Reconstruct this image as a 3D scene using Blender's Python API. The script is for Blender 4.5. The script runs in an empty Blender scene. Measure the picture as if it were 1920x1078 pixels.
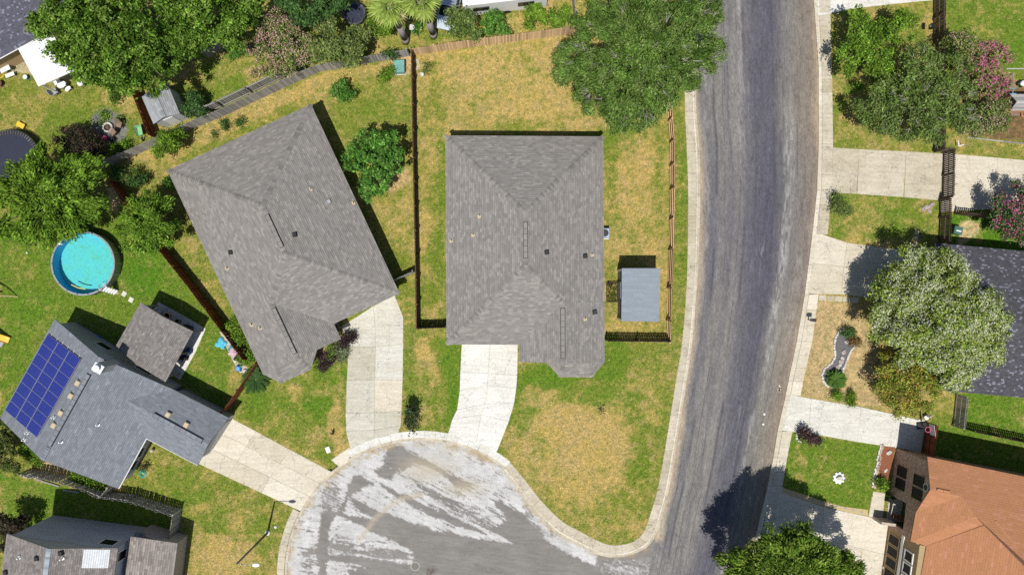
import bpy, math, random
import numpy as np
from mathutils import Vector, Matrix

random.seed(7)
RNG = np.random.default_rng(11)
S = bpy.context.scene
COL = S.collection
PI = math.pi

# ------------------------------------------------------------------ camera, sky, sun, exposure
CAM_H = 64.0
cam_d = bpy.data.cameras.new('aerial_camera')
cam_d.sensor_width = 36.0
cam_d.lens = 24.0
cam_d.clip_end = 8000.0
cam = bpy.data.objects.new('aerial_camera', cam_d)
cam.location = (0, 0, CAM_H)
COL.objects.link(cam)
S.camera = cam

SUN_TRAVEL = Vector((0.65, 2.9, -7.2)).normalized()
W = bpy.data.worlds.new('World')
S.world = W
W.use_nodes = True
wn = W.node_tree
sky = wn.nodes.new('ShaderNodeTexSky')
sky.sky_type = 'NISHITA'
sky.sun_disc = False
sky.sun_elevation = math.radians(67.6)
sky.sun_rotation = math.atan2(-SUN_TRAVEL.x, -SUN_TRAVEL.y)
sky.altitude = 200
bg = wn.nodes['Background']
bg.inputs['Strength'].default_value = 0.08
wn.links.new(sky.outputs[0], bg.inputs['Color'])

sun_d = bpy.data.lights.new('sun', 'SUN')
sun_d.energy = 4.6
sun_d.angle = math.radians(0.5)
sun_d.color = (1.0, 0.955, 0.88)
sun = bpy.data.objects.new('sun', sun_d)
sun.rotation_euler = SUN_TRAVEL.to_track_quat('-Z', 'Y').to_euler()
COL.objects.link(sun)

S.view_settings.view_transform = 'Standard'
S.view_settings.look = 'None'
S.view_settings.gamma = 1.0
S.view_settings.use_curve_mapping = False
S.view_settings.exposure = 0.0
S.render.engine = 'CYCLES'
S.cycles.use_denoising = False
S.cycles.max_bounces = 6
S.cycles.transparent_max_bounces = 6

# ------------------------------------------------------------------ layout helpers
MPP = 0.05                      # metres on the ground for one pixel of the survey photo


def P(px, py, h=0.0):
    """plan position of a point h metres up that is surveyed at px, py"""
    k = MPP * (CAM_H - h) / CAM_H
    return ((px - 960.0) * k, (539.0 - py) * k)


def P3(px, py, h=0.0):
    x, y = P(px, py, h)
    return Vector((x, y, h))


def noise2(x, y, scale, seed=0, octaves=4, gain=0.55):
    """fractal value noise in 0..1 on numpy arrays"""
    tot = np.zeros_like(x, dtype=float)
    amp, norm, f = 1.0, 0.0, scale
    for o in range(octaves):
        r = np.random.default_rng(seed * 31 + o * 7 + 1)
        T = r.random((128, 128))
        u, v = x * f + 17.3 * o, y * f + 9.1 * o
        iu, iv = np.floor(u).astype(int), np.floor(v).astype(int)
        fu, fv = u - iu, v - iv
        fu, fv = fu * fu * (3 - 2 * fu), fv * fv * (3 - 2 * fv)
        a = T[iu % 128, iv % 128]
        b = T[(iu + 1) % 128, iv % 128]
        c = T[iu % 128, (iv + 1) % 128]
        d = T[(iu + 1) % 128, (iv + 1) % 128]
        tot += amp * ((a * (1 - fu) + b * fu) * (1 - fv) + (c * (1 - fu) + d * fu) * fv)
        norm += amp
        amp *= gain
        f *= 2.03
    return tot / norm


def in_poly(x, y, poly):
    inside = np.zeros(x.shape, bool)
    n = len(poly)
    for i in range(n):
        x1, y1 = poly[i]
        x2, y2 = poly[(i + 1) % n]
        if y1 == y2:
            continue
        c = ((y1 > y) != (y2 > y)) & (x < (x2 - x1) * (y - y1) / (y2 - y1) + x1)
        inside ^= c
    return inside


def poly_dist(x, y, poly, closed=True):
    d = np.full(x.shape, 1e9)
    n = len(poly)
    for i in range(n if closed else n - 1):
        x1, y1 = poly[i]
        x2, y2 = poly[(i + 1) % n]
        dx, dy = x2 - x1, y2 - y1
        L = dx * dx + dy * dy + 1e-9
        t = np.clip(((x - x1) * dx + (y - y1) * dy) / L, 0, 1)
        d = np.minimum(d, np.hypot(x - x1 - t * dx, y - y1 - t * dy))
    return d


def mixc(a, b, t):
    t = np.clip(t, 0, 1)[..., None]
    return a * (1 - t) + np.array(b) * t


# ------------------------------------------------------------------ materials
MATS = {}


def new_mat(name):
    m = bpy.data.materials.new(name)
    m.use_nodes = True
    nt = m.node_tree
    b = nt.nodes['Principled BSDF']
    return m, nt, b


def N(nt, kind, **kw):
    n = nt.nodes.new(kind)
    for k, v in kw.items():
        if k in n.inputs.keys() if hasattr(n.inputs, 'keys') else False:
            n.inputs[k].default_value = v
        else:
            setattr(n, k, v)
    return n


def L(nt, a, b):
    nt.links.new(a, b)


def mul_rgb(nt, col_socket, fac_socket):
    m = nt.nodes.new('ShaderNodeMix')
    m.data_type = 'RGBA'
    m.blend_type = 'MULTIPLY'
    m.inputs[0].default_value = 1.0
    L(nt, col_socket, m.inputs[6])
    L(nt, fac_socket, m.inputs[7])
    return m.outputs[2]


def mix_rgb(nt, fac, a, b):
    m = nt.nodes.new('ShaderNodeMix')
    m.data_type = 'RGBA'
    if isinstance(fac, float):
        m.inputs[0].default_value = fac
    else:
        L(nt, fac, m.inputs[0])
    for i, s in ((6, a), (7, b)):
        if isinstance(s, (tuple, list)):
            m.inputs[i].default_value = (*s[:3], 1)
        else:
            L(nt, s, m.inputs[i])
    return m.outputs[2]


def ramp(nt, src, stops):
    r = nt.nodes.new('ShaderNodeValToRGB')
    e = r.color_ramp.elements
    while len(e) < len(stops):
        e.new(0.5)
    for i, (p, c) in enumerate(stops):
        e[i].position = p
        c = (c, c, c) if isinstance(c, (int, float)) else c
        e[i].color = (*c[:3], 1)
    L(nt, src, r.inputs[0])
    return r.outputs[0]


def tex_noise(nt, scale, detail=4, rough=0.6, vec=None, coord='Object', dist=0.0):
    n = nt.nodes.new('ShaderNodeTexNoise')
    n.inputs['Scale'].default_value = scale
    n.inputs['Detail'].default_value = detail
    n.inputs['Roughness'].default_value = rough
    n.inputs['Distortion'].default_value = dist
    if vec is None:
        tc = nt.nodes.new('ShaderNodeTexCoord')
        vec = tc.outputs[coord]
    L(nt, vec, n.inputs['Vector'])
    return n.outputs['Fac']


def world_vec(nt):
    g = nt.nodes.new('ShaderNodeNewGeometry')
    return g.outputs['Position']


def bump(nt, b, h, strength=0.4, dist=0.02):
    n = nt.nodes.new('ShaderNodeBump')
    n.inputs['Strength'].default_value = strength
    n.inputs['Distance'].default_value = dist
    L(nt, h, n.inputs['Height'])
    L(nt, n.outputs[0], b.inputs['Normal'])


def mat(name, col, rough=0.6, metal=0.0, var=0.16, scale=3.0, bumps=0.15, rnd=0.0, spec=0.3):
    """plain material with a little mottling and relief"""
    if name in MATS:
        return MATS[name]
    m, nt, b = new_mat(name)
    f = tex_noise(nt, scale, 5, 0.65, vec=world_vec(nt))
    f2 = tex_noise(nt, scale * 9, 3, 0.6, vec=world_vec(nt))
    c = ramp(nt, f, [(0.25, tuple(x * (1 - var) for x in col)), (0.75, tuple(min(1, x * (1 + var)) for x in col))])
    c = mul_rgb(nt, c, ramp(nt, f2, [(0.2, 1 - var * 0.6), (0.8, 1.0)]))
    if rnd:
        oi = nt.nodes.new('ShaderNodeObjectInfo')
        c = mul_rgb(nt, c, ramp(nt, oi.outputs['Random'], [(0, 1 - rnd), (1, 1 + rnd * .5)]))
    L(nt, c, b.inputs['Base Color'])
    b.inputs['Roughness'].default_value = rough
    b.inputs['Metallic'].default_value = metal
    b.inputs['Specular IOR Level'].default_value = spec
    if bumps:
        bump(nt, b, f2, bumps, 0.01)
    MATS[name] = m
    return m


def mat_attr(name, rough=0.9, fine=14.0, amp=0.25, spec=0.15, bumps=0.3, bdist=0.02, extra=None):
    """colour comes from the mesh's own 'col' attribute, with fine grain on top"""
    m, nt, b = new_mat(name)
    a = nt.nodes.new('ShaderNodeAttribute')
    a.attribute_name = 'col'
    f = tex_noise(nt, fine, 4, 0.7, vec=world_vec(nt))
    c = mul_rgb(nt, a.outputs['Color'], ramp(nt, f, [(0.25, 1 - amp), (0.75, 1 + amp)]))
    if extra:
        c = extra(nt, c)
    L(nt, c, b.inputs['Base Color'])
    b.inputs['Roughness'].default_value = rough
    b.inputs['Specular IOR Level'].default_value = spec
    if bumps:
        bump(nt, b, f, bumps, bdist)
    MATS[name] = m
    return m


def leaf_mat():
    m, nt, b = new_mat('foliage')
    a = nt.nodes.new('ShaderNodeAttribute')
    a.attribute_name = 'col'
    L(nt, a.outputs['Color'], b.inputs['Base Color'])
    b.inputs['Roughness'].default_value = 0.6
    b.inputs['Specular IOR Level'].default_value = 0.08
    t = nt.nodes.new('ShaderNodeBsdfTranslucent')
    h = nt.nodes.new('ShaderNodeHueSaturation')
    h.inputs['Saturation'].default_value = 1.15
    h.inputs['Value'].default_value = 1.25
    L(nt, a.outputs['Color'], h.inputs['Color'])
    L(nt, h.outputs[0], t.inputs['Color'])
    mx = nt.nodes.new('ShaderNodeMixShader')
    mx.inputs[0].default_value = 0.22
    L(nt, b.outputs[0], mx.inputs[1])
    L(nt, t.outputs[0], mx.inputs[2])
    L(nt, mx.outputs[0], nt.nodes['Material Output'].inputs['Surface'])
    MATS['foliage'] = m
    return m


def grass_extra(nt, c):
    f = tex_noise(nt, 2.6, 6, 0.75, vec=world_vec(nt), dist=0.4)
    f3 = tex_noise(nt, 7.5, 5, 0.75, vec=world_vec(nt), dist=0.8)
    c = mul_rgb(nt, c, ramp(nt, f, [(0.38, (0.62, 0.74, 0.60)), (0.62, (1.28, 1.18, 1.12))]))
    return mul_rgb(nt, c, ramp(nt, f3, [(0.38, (0.58, 0.66, 0.56)), (0.62, (1.30, 1.24, 1.18))]))


M_GRASS = mat_attr('lawn', 0.95, 22.0, 0.42, 0.05, 0.9, 0.05, grass_extra)
M_BLADE = mat_attr('grass_blades', 0.9, 5.0, 0.15, 0.05, 0.0)
M_SHINGLE = mat_attr('asphalt_shingle', 0.92, 38.0, 0.28, 0.12, 0.35, 0.01)
M_LEAF = leaf_mat()


def concrete_mat(name, col, stain=(0.30, 0.27, 0.21), amt=0.55, rnd=0.14):
    m, nt, b = new_mat(name)
    wv = world_vec(nt)
    f = tex_noise(nt, 0.55, 6, 0.7, vec=wv, dist=0.6)
    f2 = tex_noise(nt, 5.0, 5, 0.7, vec=wv)
    f3 = tex_noise(nt, 40.0, 2, 0.6, vec=wv)
    mp = nt.nodes.new('ShaderNodeMapping')
    mp.inputs['Scale'].default_value = (0.4, 3.2, 1)
    mp.inputs['Rotation'].default_value = (0, 0, 0.1)
    L(nt, wv, mp.inputs['Vector'])
    f4 = tex_noise(nt, 1.0, 5, 0.7, vec=mp.outputs[0])
    s = ramp(nt, f, [(0.45, 0.0), (0.68, amt)])
    c = mix_rgb(nt, s, col, stain)
    c = mul_rgb(nt, c, ramp(nt, f2, [(0.38, 0.86), (0.62, 1.06)]))
    c = mul_rgb(nt, c, ramp(nt, f4, [(0.38, 0.90), (0.6, 1.04)]))
    c = mul_rgb(nt, c, ramp(nt, f3, [(0.3, 0.93), (0.7, 1.03)]))
    oi = nt.nodes.new('ShaderNodeObjectInfo')
    c = mul_rgb(nt, c, ramp(nt, oi.outputs['Random'], [(0, (1 - rnd, 1 - rnd * 1.1, 1 - rnd * 1.5)), (1, 1.04)]))
    v = nt.nodes.new('ShaderNodeTexVoronoi')
    v.feature = 'DISTANCE_TO_EDGE'
    v.inputs['Scale'].default_value = 0.36
    wn_ = nt.nodes.new('ShaderNodeVectorMath')
    wn_.operation = 'ADD'
    nz = nt.nodes.new('ShaderNodeTexNoise')
    nz.inputs['Scale'].default_value = 1.6
    L(nt, wv, nz.inputs['Vector'])
    L(nt, wv, wn_.inputs[0])
    L(nt, nz.outputs['Color'], wn_.inputs[1])
    L(nt, wn_.outputs[0], v.inputs['Vector'])
    crack = ramp(nt, v.outputs['Distance'], [(0.0, 0.50), (0.008, 1.0)])
    c = mul_rgb(nt, c, crack)
    L(nt, c, b.inputs['Base Color'])
    b.inputs['Roughness'].default_value = 0.88
    b.inputs['Specular IOR Level'].default_value = 0.2
    bump(nt, b, f3, 0.25, 0.006)
    MATS[name] = m
    return m


M_CONC_W = concrete_mat('pale_concrete', (0.71, 0.70, 0.66), (0.54, 0.51, 0.44), 0.4, 0.10)
M_CONC_G = concrete_mat('grey_concrete', (0.60, 0.585, 0.52), (0.48, 0.44, 0.34), 0.55, 0.16)
M_CONC_T = concrete_mat('tan_concrete', (0.56, 0.51, 0.41), (0.38, 0.33, 0.24), 0.6)
M_CONC_Y = concrete_mat('cream_concrete', (0.67, 0.62, 0.52), (0.52, 0.46, 0.36), 0.5)


def wood_mat(name, c1, c2):
    m, nt, b = new_mat(name)
    tc = nt.nodes.new('ShaderNodeTexCoord')
    mp = nt.nodes.new('ShaderNodeMapping')
    mp.inputs['Scale'].default_value = (22, 22, 1.4)
    L(nt, tc.outputs['Object'], mp.inputs['Vector'])
    f = tex_noise(nt, 1.0, 5, 0.7, vec=mp.outputs[0])
    c = ramp(nt, f, [(0.3, c1), (0.7, c2)])
    oi = nt.nodes.new('ShaderNodeObjectInfo')
    c = mul_rgb(nt, c, ramp(nt, oi.outputs['Random'], [(0, 0.62), (0.5, 0.95), (1, 1.25)]))
    L(nt, c, b.inputs['Base Color'])
    b.inputs['Roughness'].default_value = 0.85
    b.inputs['Specular IOR Level'].default_value = 0.15
    bump(nt, b, f, 0.3, 0.004)
    MATS[name] = m
    return m


M_WOOD_G = wood_mat('weathered_grey_wood', (0.25, 0.24, 0.225), (0.46, 0.44, 0.42))
M_WOOD_T = wood_mat('new_tan_wood', (0.56, 0.37, 0.20), (0.80, 0.58, 0.36))
M_WOOD_B = wood_mat('brown_stained_wood', (0.13, 0.075, 0.045), (0.24, 0.14, 0.085))
M_WOOD_O = wood_mat('orange_brown_wood', (0.30, 0.15, 0.07), (0.46, 0.25, 0.12))
M_WOOD_R = wood_mat('red_brown_wood', (0.17, 0.05, 0.025), (0.27, 0.09, 0.045))
M_WOOD_D = wood_mat('dark_brown_wood', (0.07, 0.05, 0.04), (0.14, 0.10, 0.075))
M_BARK = mat('bark', (0.20, 0.165, 0.13), 0.95, 0, 0.4, 6, 0.6)
M_TWIG = mat('pale_grey_bark', (0.36, 0.33, 0.30), 0.9, 0, 0.3, 6, 0.4)
M_WHITE = mat('white_paint', (0.78, 0.78, 0.77), 0.4, 0, 0.06, 2, 0.05)
M_METALW = mat('white_sheet_metal', (0.80, 0.80, 0.80), 0.35, 0, 0.05, 1.2, 0.05)
M_BLACK = mat('black_plastic', (0.018, 0.018, 0.02), 0.45, 0, 0.2)
M_DARK = mat('dark_metal', (0.05, 0.05, 0.055), 0.45, 0.4, 0.2)
M_GREYM = mat('grey_metal', (0.40, 0.41, 0.43), 0.4, 0.6, 0.12)
M_TANM = mat('tan_vent_metal', (0.50, 0.41, 0.27), 0.6, 0, 0.12)
M_GLASS = mat('dark_window_glass', (0.012, 0.014, 0.018), 0.08, 0, 0.2, 1.0, 0.0, spec=0.5)
M_SCREEN = mat('black_solar_screen', (0.010, 0.010, 0.011), 0.7, 0, 0.15)
M_DECK = mat('roof_edge_metal', (0.30, 0.29, 0.28), 0.6, 0, 0.1)
M_STUCCO = mat('tan_stucco', (0.40, 0.29, 0.16), 0.9, 0, 0.1, 4, 0.3)
M_SIDING = mat('grey_lap_siding', (0.40, 0.405, 0.45), 0.75, 0, 0.14, 0.8, 0.1)
M_SIDINGL = mat('pale_grey_siding', (0.40, 0.40, 0.40), 0.75, 0, 0.1, 2, 0.1)
M_PINKST = mat('pale_limestone', (0.42, 0.36, 0.34), 0.9, 0, 0.22, 4, 0.4)
M_STONE = mat('pale_edging_stone', (0.62, 0.60, 0.55), 0.85, 0, 0.16, 5, 0.4, 0.2)
M_REDSTONE = mat('rose_edging_stone', (0.50, 0.36, 0.28), 0.85, 0, 0.2, 5, 0.4, 0.25)


def brick_mat():
    m, nt, b = new_mat('brown_brick')
    uv = nt.nodes.new('ShaderNodeUVMap')
    br = nt.nodes.new('ShaderNodeTexBrick')
    br.inputs['Scale'].default_value = 1.0
    br.inputs['Brick Width'].default_value = 0.23
    br.inputs['Row Height'].default_value = 0.085
    br.inputs['Mortar Size'].default_value = 0.008
    br.inputs['Color1'].default_value = (0.33, 0.17, 0.12, 1)
    br.inputs['Color2'].default_value = (0.52, 0.33, 0.25, 1)
    br.inputs['Mortar'].default_value = (0.48, 0.40, 0.34, 1)
    L(nt, uv.outputs[0], br.inputs['Vector'])
    f = tex_noise(nt, 3.5, 5, 0.75, vec=world_vec(nt))
    c = mul_rgb(nt, br.outputs['Color'], ramp(nt, f, [(0.3, 0.55), (0.7, 1.35)]))
    L(nt, c, b.inputs['Base Color'])
    b.inputs['Roughness'].default_value = 0.9
    bump(nt, b, br.outputs['Fac'], -0.5, 0.01)
    MATS['brown_brick'] = m
    return m


M_BRICK = brick_mat()

# ------------------------------------------------------------------ mesh builder and object registry
LOC = {}


class MB:
    def __init__(self):
        self.v, self.f, self.c, self.uv = [], [], [], None

    def add(self, vs, fs, col=None):
        o = len(self.v)
        self.v.extend([tuple(p) for p in vs])
        self.f.extend([tuple(i + o for i in f) for f in fs])
        self.c.extend([col] * len(fs))
        return self

    def box(self, c, s, rz=0.0, col=None, M=None):
        hx, hy, hz = s[0] / 2, s[1] / 2, s[2] / 2
        ca, sa = math.cos(rz), math.sin(rz)
        vs = []
        for z in (-hz, hz):
            for x, y in ((-hx, -hy), (hx, -hy), (hx, hy), (-hx, hy)):
                p = Vector((x * ca - y * sa, x * sa + y * ca, z))
                if M is not None:
                    p = M @ p
                vs.append(p + Vector(c))
        return self.add(vs, [(3, 2, 1, 0), (4, 5, 6, 7), (0, 1, 5, 4), (1, 2, 6, 5), (2, 3, 7, 6), (3, 0, 4, 7)], col)

    def bbox(self, c, s, rz=0.0, b=0.02, col=None):
        """box with chamfered top edges"""
        hx, hy, hz = s[0] / 2, s[1] / 2, s[2] / 2
        pts = [(-hx, -hy), (hx, -hy), (hx, hy), (-hx, hy)]
        ca, sa = math.cos(rz), math.sin(rz)
        pts = [(c[0] + x * ca - y * sa, c[1] + x * sa + y * ca) for x, y in pts]
        return self.prism(pts, c[2] - hz, c[2] + hz, b, col)

    def prism(self, pts, z0, z1, ch=0.0, col=None):
        a = sum(pts[i][0] * pts[(i + 1) % len(pts)][1] - pts[(i + 1) % len(pts)][0] * pts[i][1] for i in range(len(pts)))
        if a < 0:
            pts = pts[::-1]
        n = len(pts)
        rings = [[(x, y, z0) for x, y in pts]]
        if ch:
            rings.append([(x, y, z1 - ch) for x, y in pts])
            rings.append([(x, y, z1) for x, y in inset(pts, ch)])
        else:
            rings.append([(x, y, z1) for x, y in pts])
        vs = [p for r in rings for p in r]
        fs = []
        for k in range(len(rings) - 1):
            for i in range(n):
                j = (i + 1) % n
                fs.append((k * n + i, k * n + j, (k + 1) * n + j, (k + 1) * n + i))
        fs.append(tuple(range(n - 1, -1, -1)))
        t = (len(rings) - 1) * n
        fs.append(tuple(range(t, t + n)))
        return self.add(vs, fs, col)

    def tube(self, p0, p1, r0, r1=None, n=8, col=None):
        r1 = r0 if r1 is None else r1
        p0, p1 = Vector(p0), Vector(p1)
        d = (p1 - p0)
        if d.length < 1e-6:
            return self
        d.normalize()
        u = d.orthogonal().normalized()
        w = d.cross(u)
        vs = []
        for p, r in ((p0, r0), (p1, r1)):
            for i in range(n):
                a = 2 * PI * i / n
                vs.append(p + u * math.cos(a) * r + w * math.sin(a) * r)
        fs = [(i, (i + 1) % n, n + (i + 1) % n, n + i) for i in range(n)]
        fs += [tuple(range(n - 1, -1, -1)), tuple(range(n, 2 * n))]
        return self.add(vs, fs, col)

    def path(self, pts, r, n=6, col=None):
        rs = r if isinstance(r, (list, tuple)) else [r] * len(pts)
        for i in range(len(pts) - 1):
            self.tube(pts[i], pts[i + 1], rs[i], rs[i + 1], n, col)
        return self

    def lathe(self, c, prof, n=20, col=None, sx=1.0, sy=1.0, rz=0.0, cap=True):
        """prof: (radius, z) pairs from the bottom up"""
        vs, fs = [], []
        ca, sa = math.cos(rz), math.sin(rz)
        for r, z in prof:
            for i in range(n):
                a = 2 * PI * i / n
                x, y = math.cos(a) * r * sx, math.sin(a) * r * sy
                vs.append((c[0] + x * ca - y * sa, c[1] + x * sa + y * ca, c[2] + z))
        for k in range(len(prof) - 1):
            for i in range(n):
                j = (i + 1) % n
                fs.append((k * n + i, k * n + j, (k + 1) * n + j, (k + 1) * n + i))
        if cap and prof[0][0] > 1e-4:
            fs.append(tuple(range(n - 1, -1, -1)))
        t = (len(prof) - 1) * n
        if cap and prof[-1][0] > 1e-4:
            fs.append(tuple(range(t, t + n)))
        return self.add(vs, fs, col)

    def ball(self, c, r, n=12, sz=1.0, col=None, sx=1.0, sy=1.0, rz=0.0, jit=0.0):
        prof = [(math.sin(PI * k / 8) * r + 1e-5, -math.cos(PI * k / 8) * r * sz) for k in range(9)]
        o = len(self.v)
        self.lathe(c, prof, n, col, sx, sy, rz)
        if jit:
            for i in range(o, len(self.v)):
                x, y, z = self.v[i]
                self.v[i] = (x + random.uniform(-jit, jit), y + random.uniform(-jit, jit), z + random.uniform(-jit, jit))
        return self

    def build(self, name, material, parent=None, smooth=False, loc=None):
        me = bpy.data.meshes.new(name)
        base = LOC[parent.name] if parent is not None else Vector(loc) if loc is not None else Vector((0, 0, 0))
        me.from_pydata([(x - base[0], y - base[1], z - base[2]) for x, y, z in self.v], [], self.f)
        if any(c is not None for c in self.c):
            a = me.attributes.new('col', 'FLOAT_COLOR', 'FACE')
            arr = np.ones((len(self.c), 4), np.float32)
            arr[:, :3] = [c if c is not None else (.5, .5, .5) for c in self.c]
            a.data.foreach_set('color', arr.ravel())
        if smooth:
            me.polygons.foreach_set('use_smooth', [True] * len(me.polygons))
        me.materials.append(material)
        return link(name, me, parent, None if parent is not None else base)


def link(name, me, parent=None, loc=None):
    o = bpy.data.objects.new(name, me)
    COL.objects.link(o)
    if parent is not None:
        o.parent = parent
        LOC[o.name] = LOC[parent.name]
    else:
        o.location = loc if loc is not None else (0, 0, 0)
        LOC[o.name] = Vector(o.location)
    return o


def inset(pts, d):
    n = len(pts)
    out = []
    for i in range(n):
        p0, p1, p2 = Vector(pts[i - 1]), Vector(pts[i]), Vector(pts[(i + 1) % n])
        e1, e2 = (p1 - p0), (p2 - p1)
        if e1.length < 1e-6 or e2.length < 1e-6:
            out.append(tuple(p1))
            continue
        e1.normalize()
        e2.normalize()
        n1, n2 = Vector((-e1.y, e1.x)), Vector((-e2.y, e2.x))
        m = n1 + n2
        k = m.length_squared
        out.append(tuple(p1 + m * (2 * d / k)) if k > 0.2 else tuple(p1 + n1 * d))
    return out


def props(o, label=None, cat=None, group=None, kind=None):
    if label:
        o['label'] = label
    if cat:
        o['category'] = cat
    if group:
        o['group'] = group
    if kind:
        o['kind'] = kind
    return o


def thing(name, label, cat, loc, group=None):
    o = bpy.data.objects.new(name, None)
    o.empty_display_size = 0.2
    COL.objects.link(o)
    o.location = loc
    LOC[o.name] = Vector(loc)
    return props(o, label, cat, group)


def struct(name, kind='structure', loc=(0, 0, 0)):
    o = bpy.data.objects.new(name, None)
    COL.objects.link(o)
    o.location = loc
    LOC[o.name] = Vector(loc)
    o['kind'] = kind
    return o


def np_mesh(name, verts, faces, cols=None, domain='FACE', material=None):
    me = bpy.data.meshes.new(name)
    verts = np.asarray(verts, np.float32)
    faces = np.asarray(faces, np.int32)
    k = faces.shape[1]
    me.vertices.add(len(verts))
    me.vertices.foreach_set('co', verts.ravel())
    me.loops.add(faces.size)
    me.loops.foreach_set('vertex_index', faces.ravel())
    me.polygons.add(len(faces))
    me.polygons.foreach_set('loop_start', np.arange(0, faces.size, k, dtype=np.int32))
    me.update(calc_edges=True)
    if cols is not None:
        a = me.attributes.new('col', 'FLOAT_COLOR', domain)
        arr = np.ones((len(cols), 4), np.float32)
        arr[:, :3] = cols
        a.data.foreach_set('color', arr.ravel())
    if material:
        me.materials.append(material)
    return me

# ------------------------------------------------------------------ road outlines (survey pixels on the ground)
WEST = [((1270, -1500), (1300, -1500)), ((1280, -80), (1304, -80)), ((1282, 0), (1305, 0)), ((1284, 100), (1306, 100)), ((1284, 200), (1306, 200)),
        ((1287, 270), (1312, 270)), ((1290, 350), (1314, 350)), ((1290, 405), (1313, 405)), ((1289, 480), (1311, 480)),
        ((1287, 540), (1307, 540)), ((1279, 640), (1299, 640)), ((1267, 715), (1288, 715)), ((1252, 810), (1273, 810)),
        ((1235, 908), (1257, 908)), ((1221, 958), (1244, 962)), ((1209, 993), (1231, 1002)), ((1192, 1012), (1211, 1028)),
        ((1164, 1021), (1170, 1044)), ((1132, 1018), (1126, 1042)), ((1085, 994), (1071, 1017)), ((1052, 975), (1037, 996)),
        ((1012, 935), (996, 953)), ((985, 900), (969, 916)), ((957, 867), (942, 883))]
EAST = [(-1500, 1512), (-60, 1526), (0, 1529), (125, 1538), (270, 1538), (357, 1535), (432, 1527), (495, 1521), (552, 1512), (640, 1497),
        (715, 1481), (740, 1476), (808, 1461), (858, 1453), (908, 1443), (980, 1427), (1078, 1404), (1200, 1372), (1500, 1290)]
RC = (790.0, 1078.0)


def smooth_pairs(pairs, k=3):
    out = []
    n = len(pairs)
    for i in range(n - 1):
        q = [pairs[max(0, i - 1)], pairs[i], pairs[i + 1], pairs[min(n - 1, i + 2)]]
        for j in range(k):
            t = j / k
            w = (-.5 * t + t * t - .5 * t ** 3, 1 - 2.5 * t * t + 1.5 * t ** 3, .5 * t + 2 * t * t - 1.5 * t ** 3, -.5 * t * t + .5 * t ** 3)
            out.append(tuple(tuple(sum(w[m] * q[m][s][c] for m in range(4)) for c in (0, 1)) for s in (0, 1)))
    return out + [pairs[-1]]




def ring_pt(R, deg):
    a = math.radians(deg)
    return (RC[0] + R * math.cos(a), RC[1] - R * math.sin(a))


def east_x(y):
    return float(np.interp(y, [p[0] for p in EAST], [p[1] for p in EAST]))


WMAIN = [o for i, o in WEST[:15]] + [(1226, 1060), (1196, 1200), (1120, 1500)]


def west_x(y):
    return float(np.interp(y, [p[1] for p in WMAIN], [p[0] for p in WMAIN]))


ROADMASK = [((a[0] + b[0]) / 2, (a[1] + b[1]) / 2) for a, b in [WEST[0]] + smooth_pairs(WEST[1:])] + [ring_pt(262, d) for d in range(52, 185, 4)] + \
    [(527, 1110), (527, 1500), (1290 + 12, 1500)] + [(x + 12, y) for y, x in EAST[::-1][1:]]

# ------------------------------------------------------------------ ground: one sheet with its own patchy colours
G_GREEN = np.array((0.185, 0.225, 0.040))
G_LUSH = np.array((0.090, 0.205, 0.018))
G_DRY = np.array((0.45, 0.335, 0.125))
G_TAN = np.array((0.44, 0.325, 0.165))
G_SOIL = np.array((0.40, 0.275, 0.15))

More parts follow.
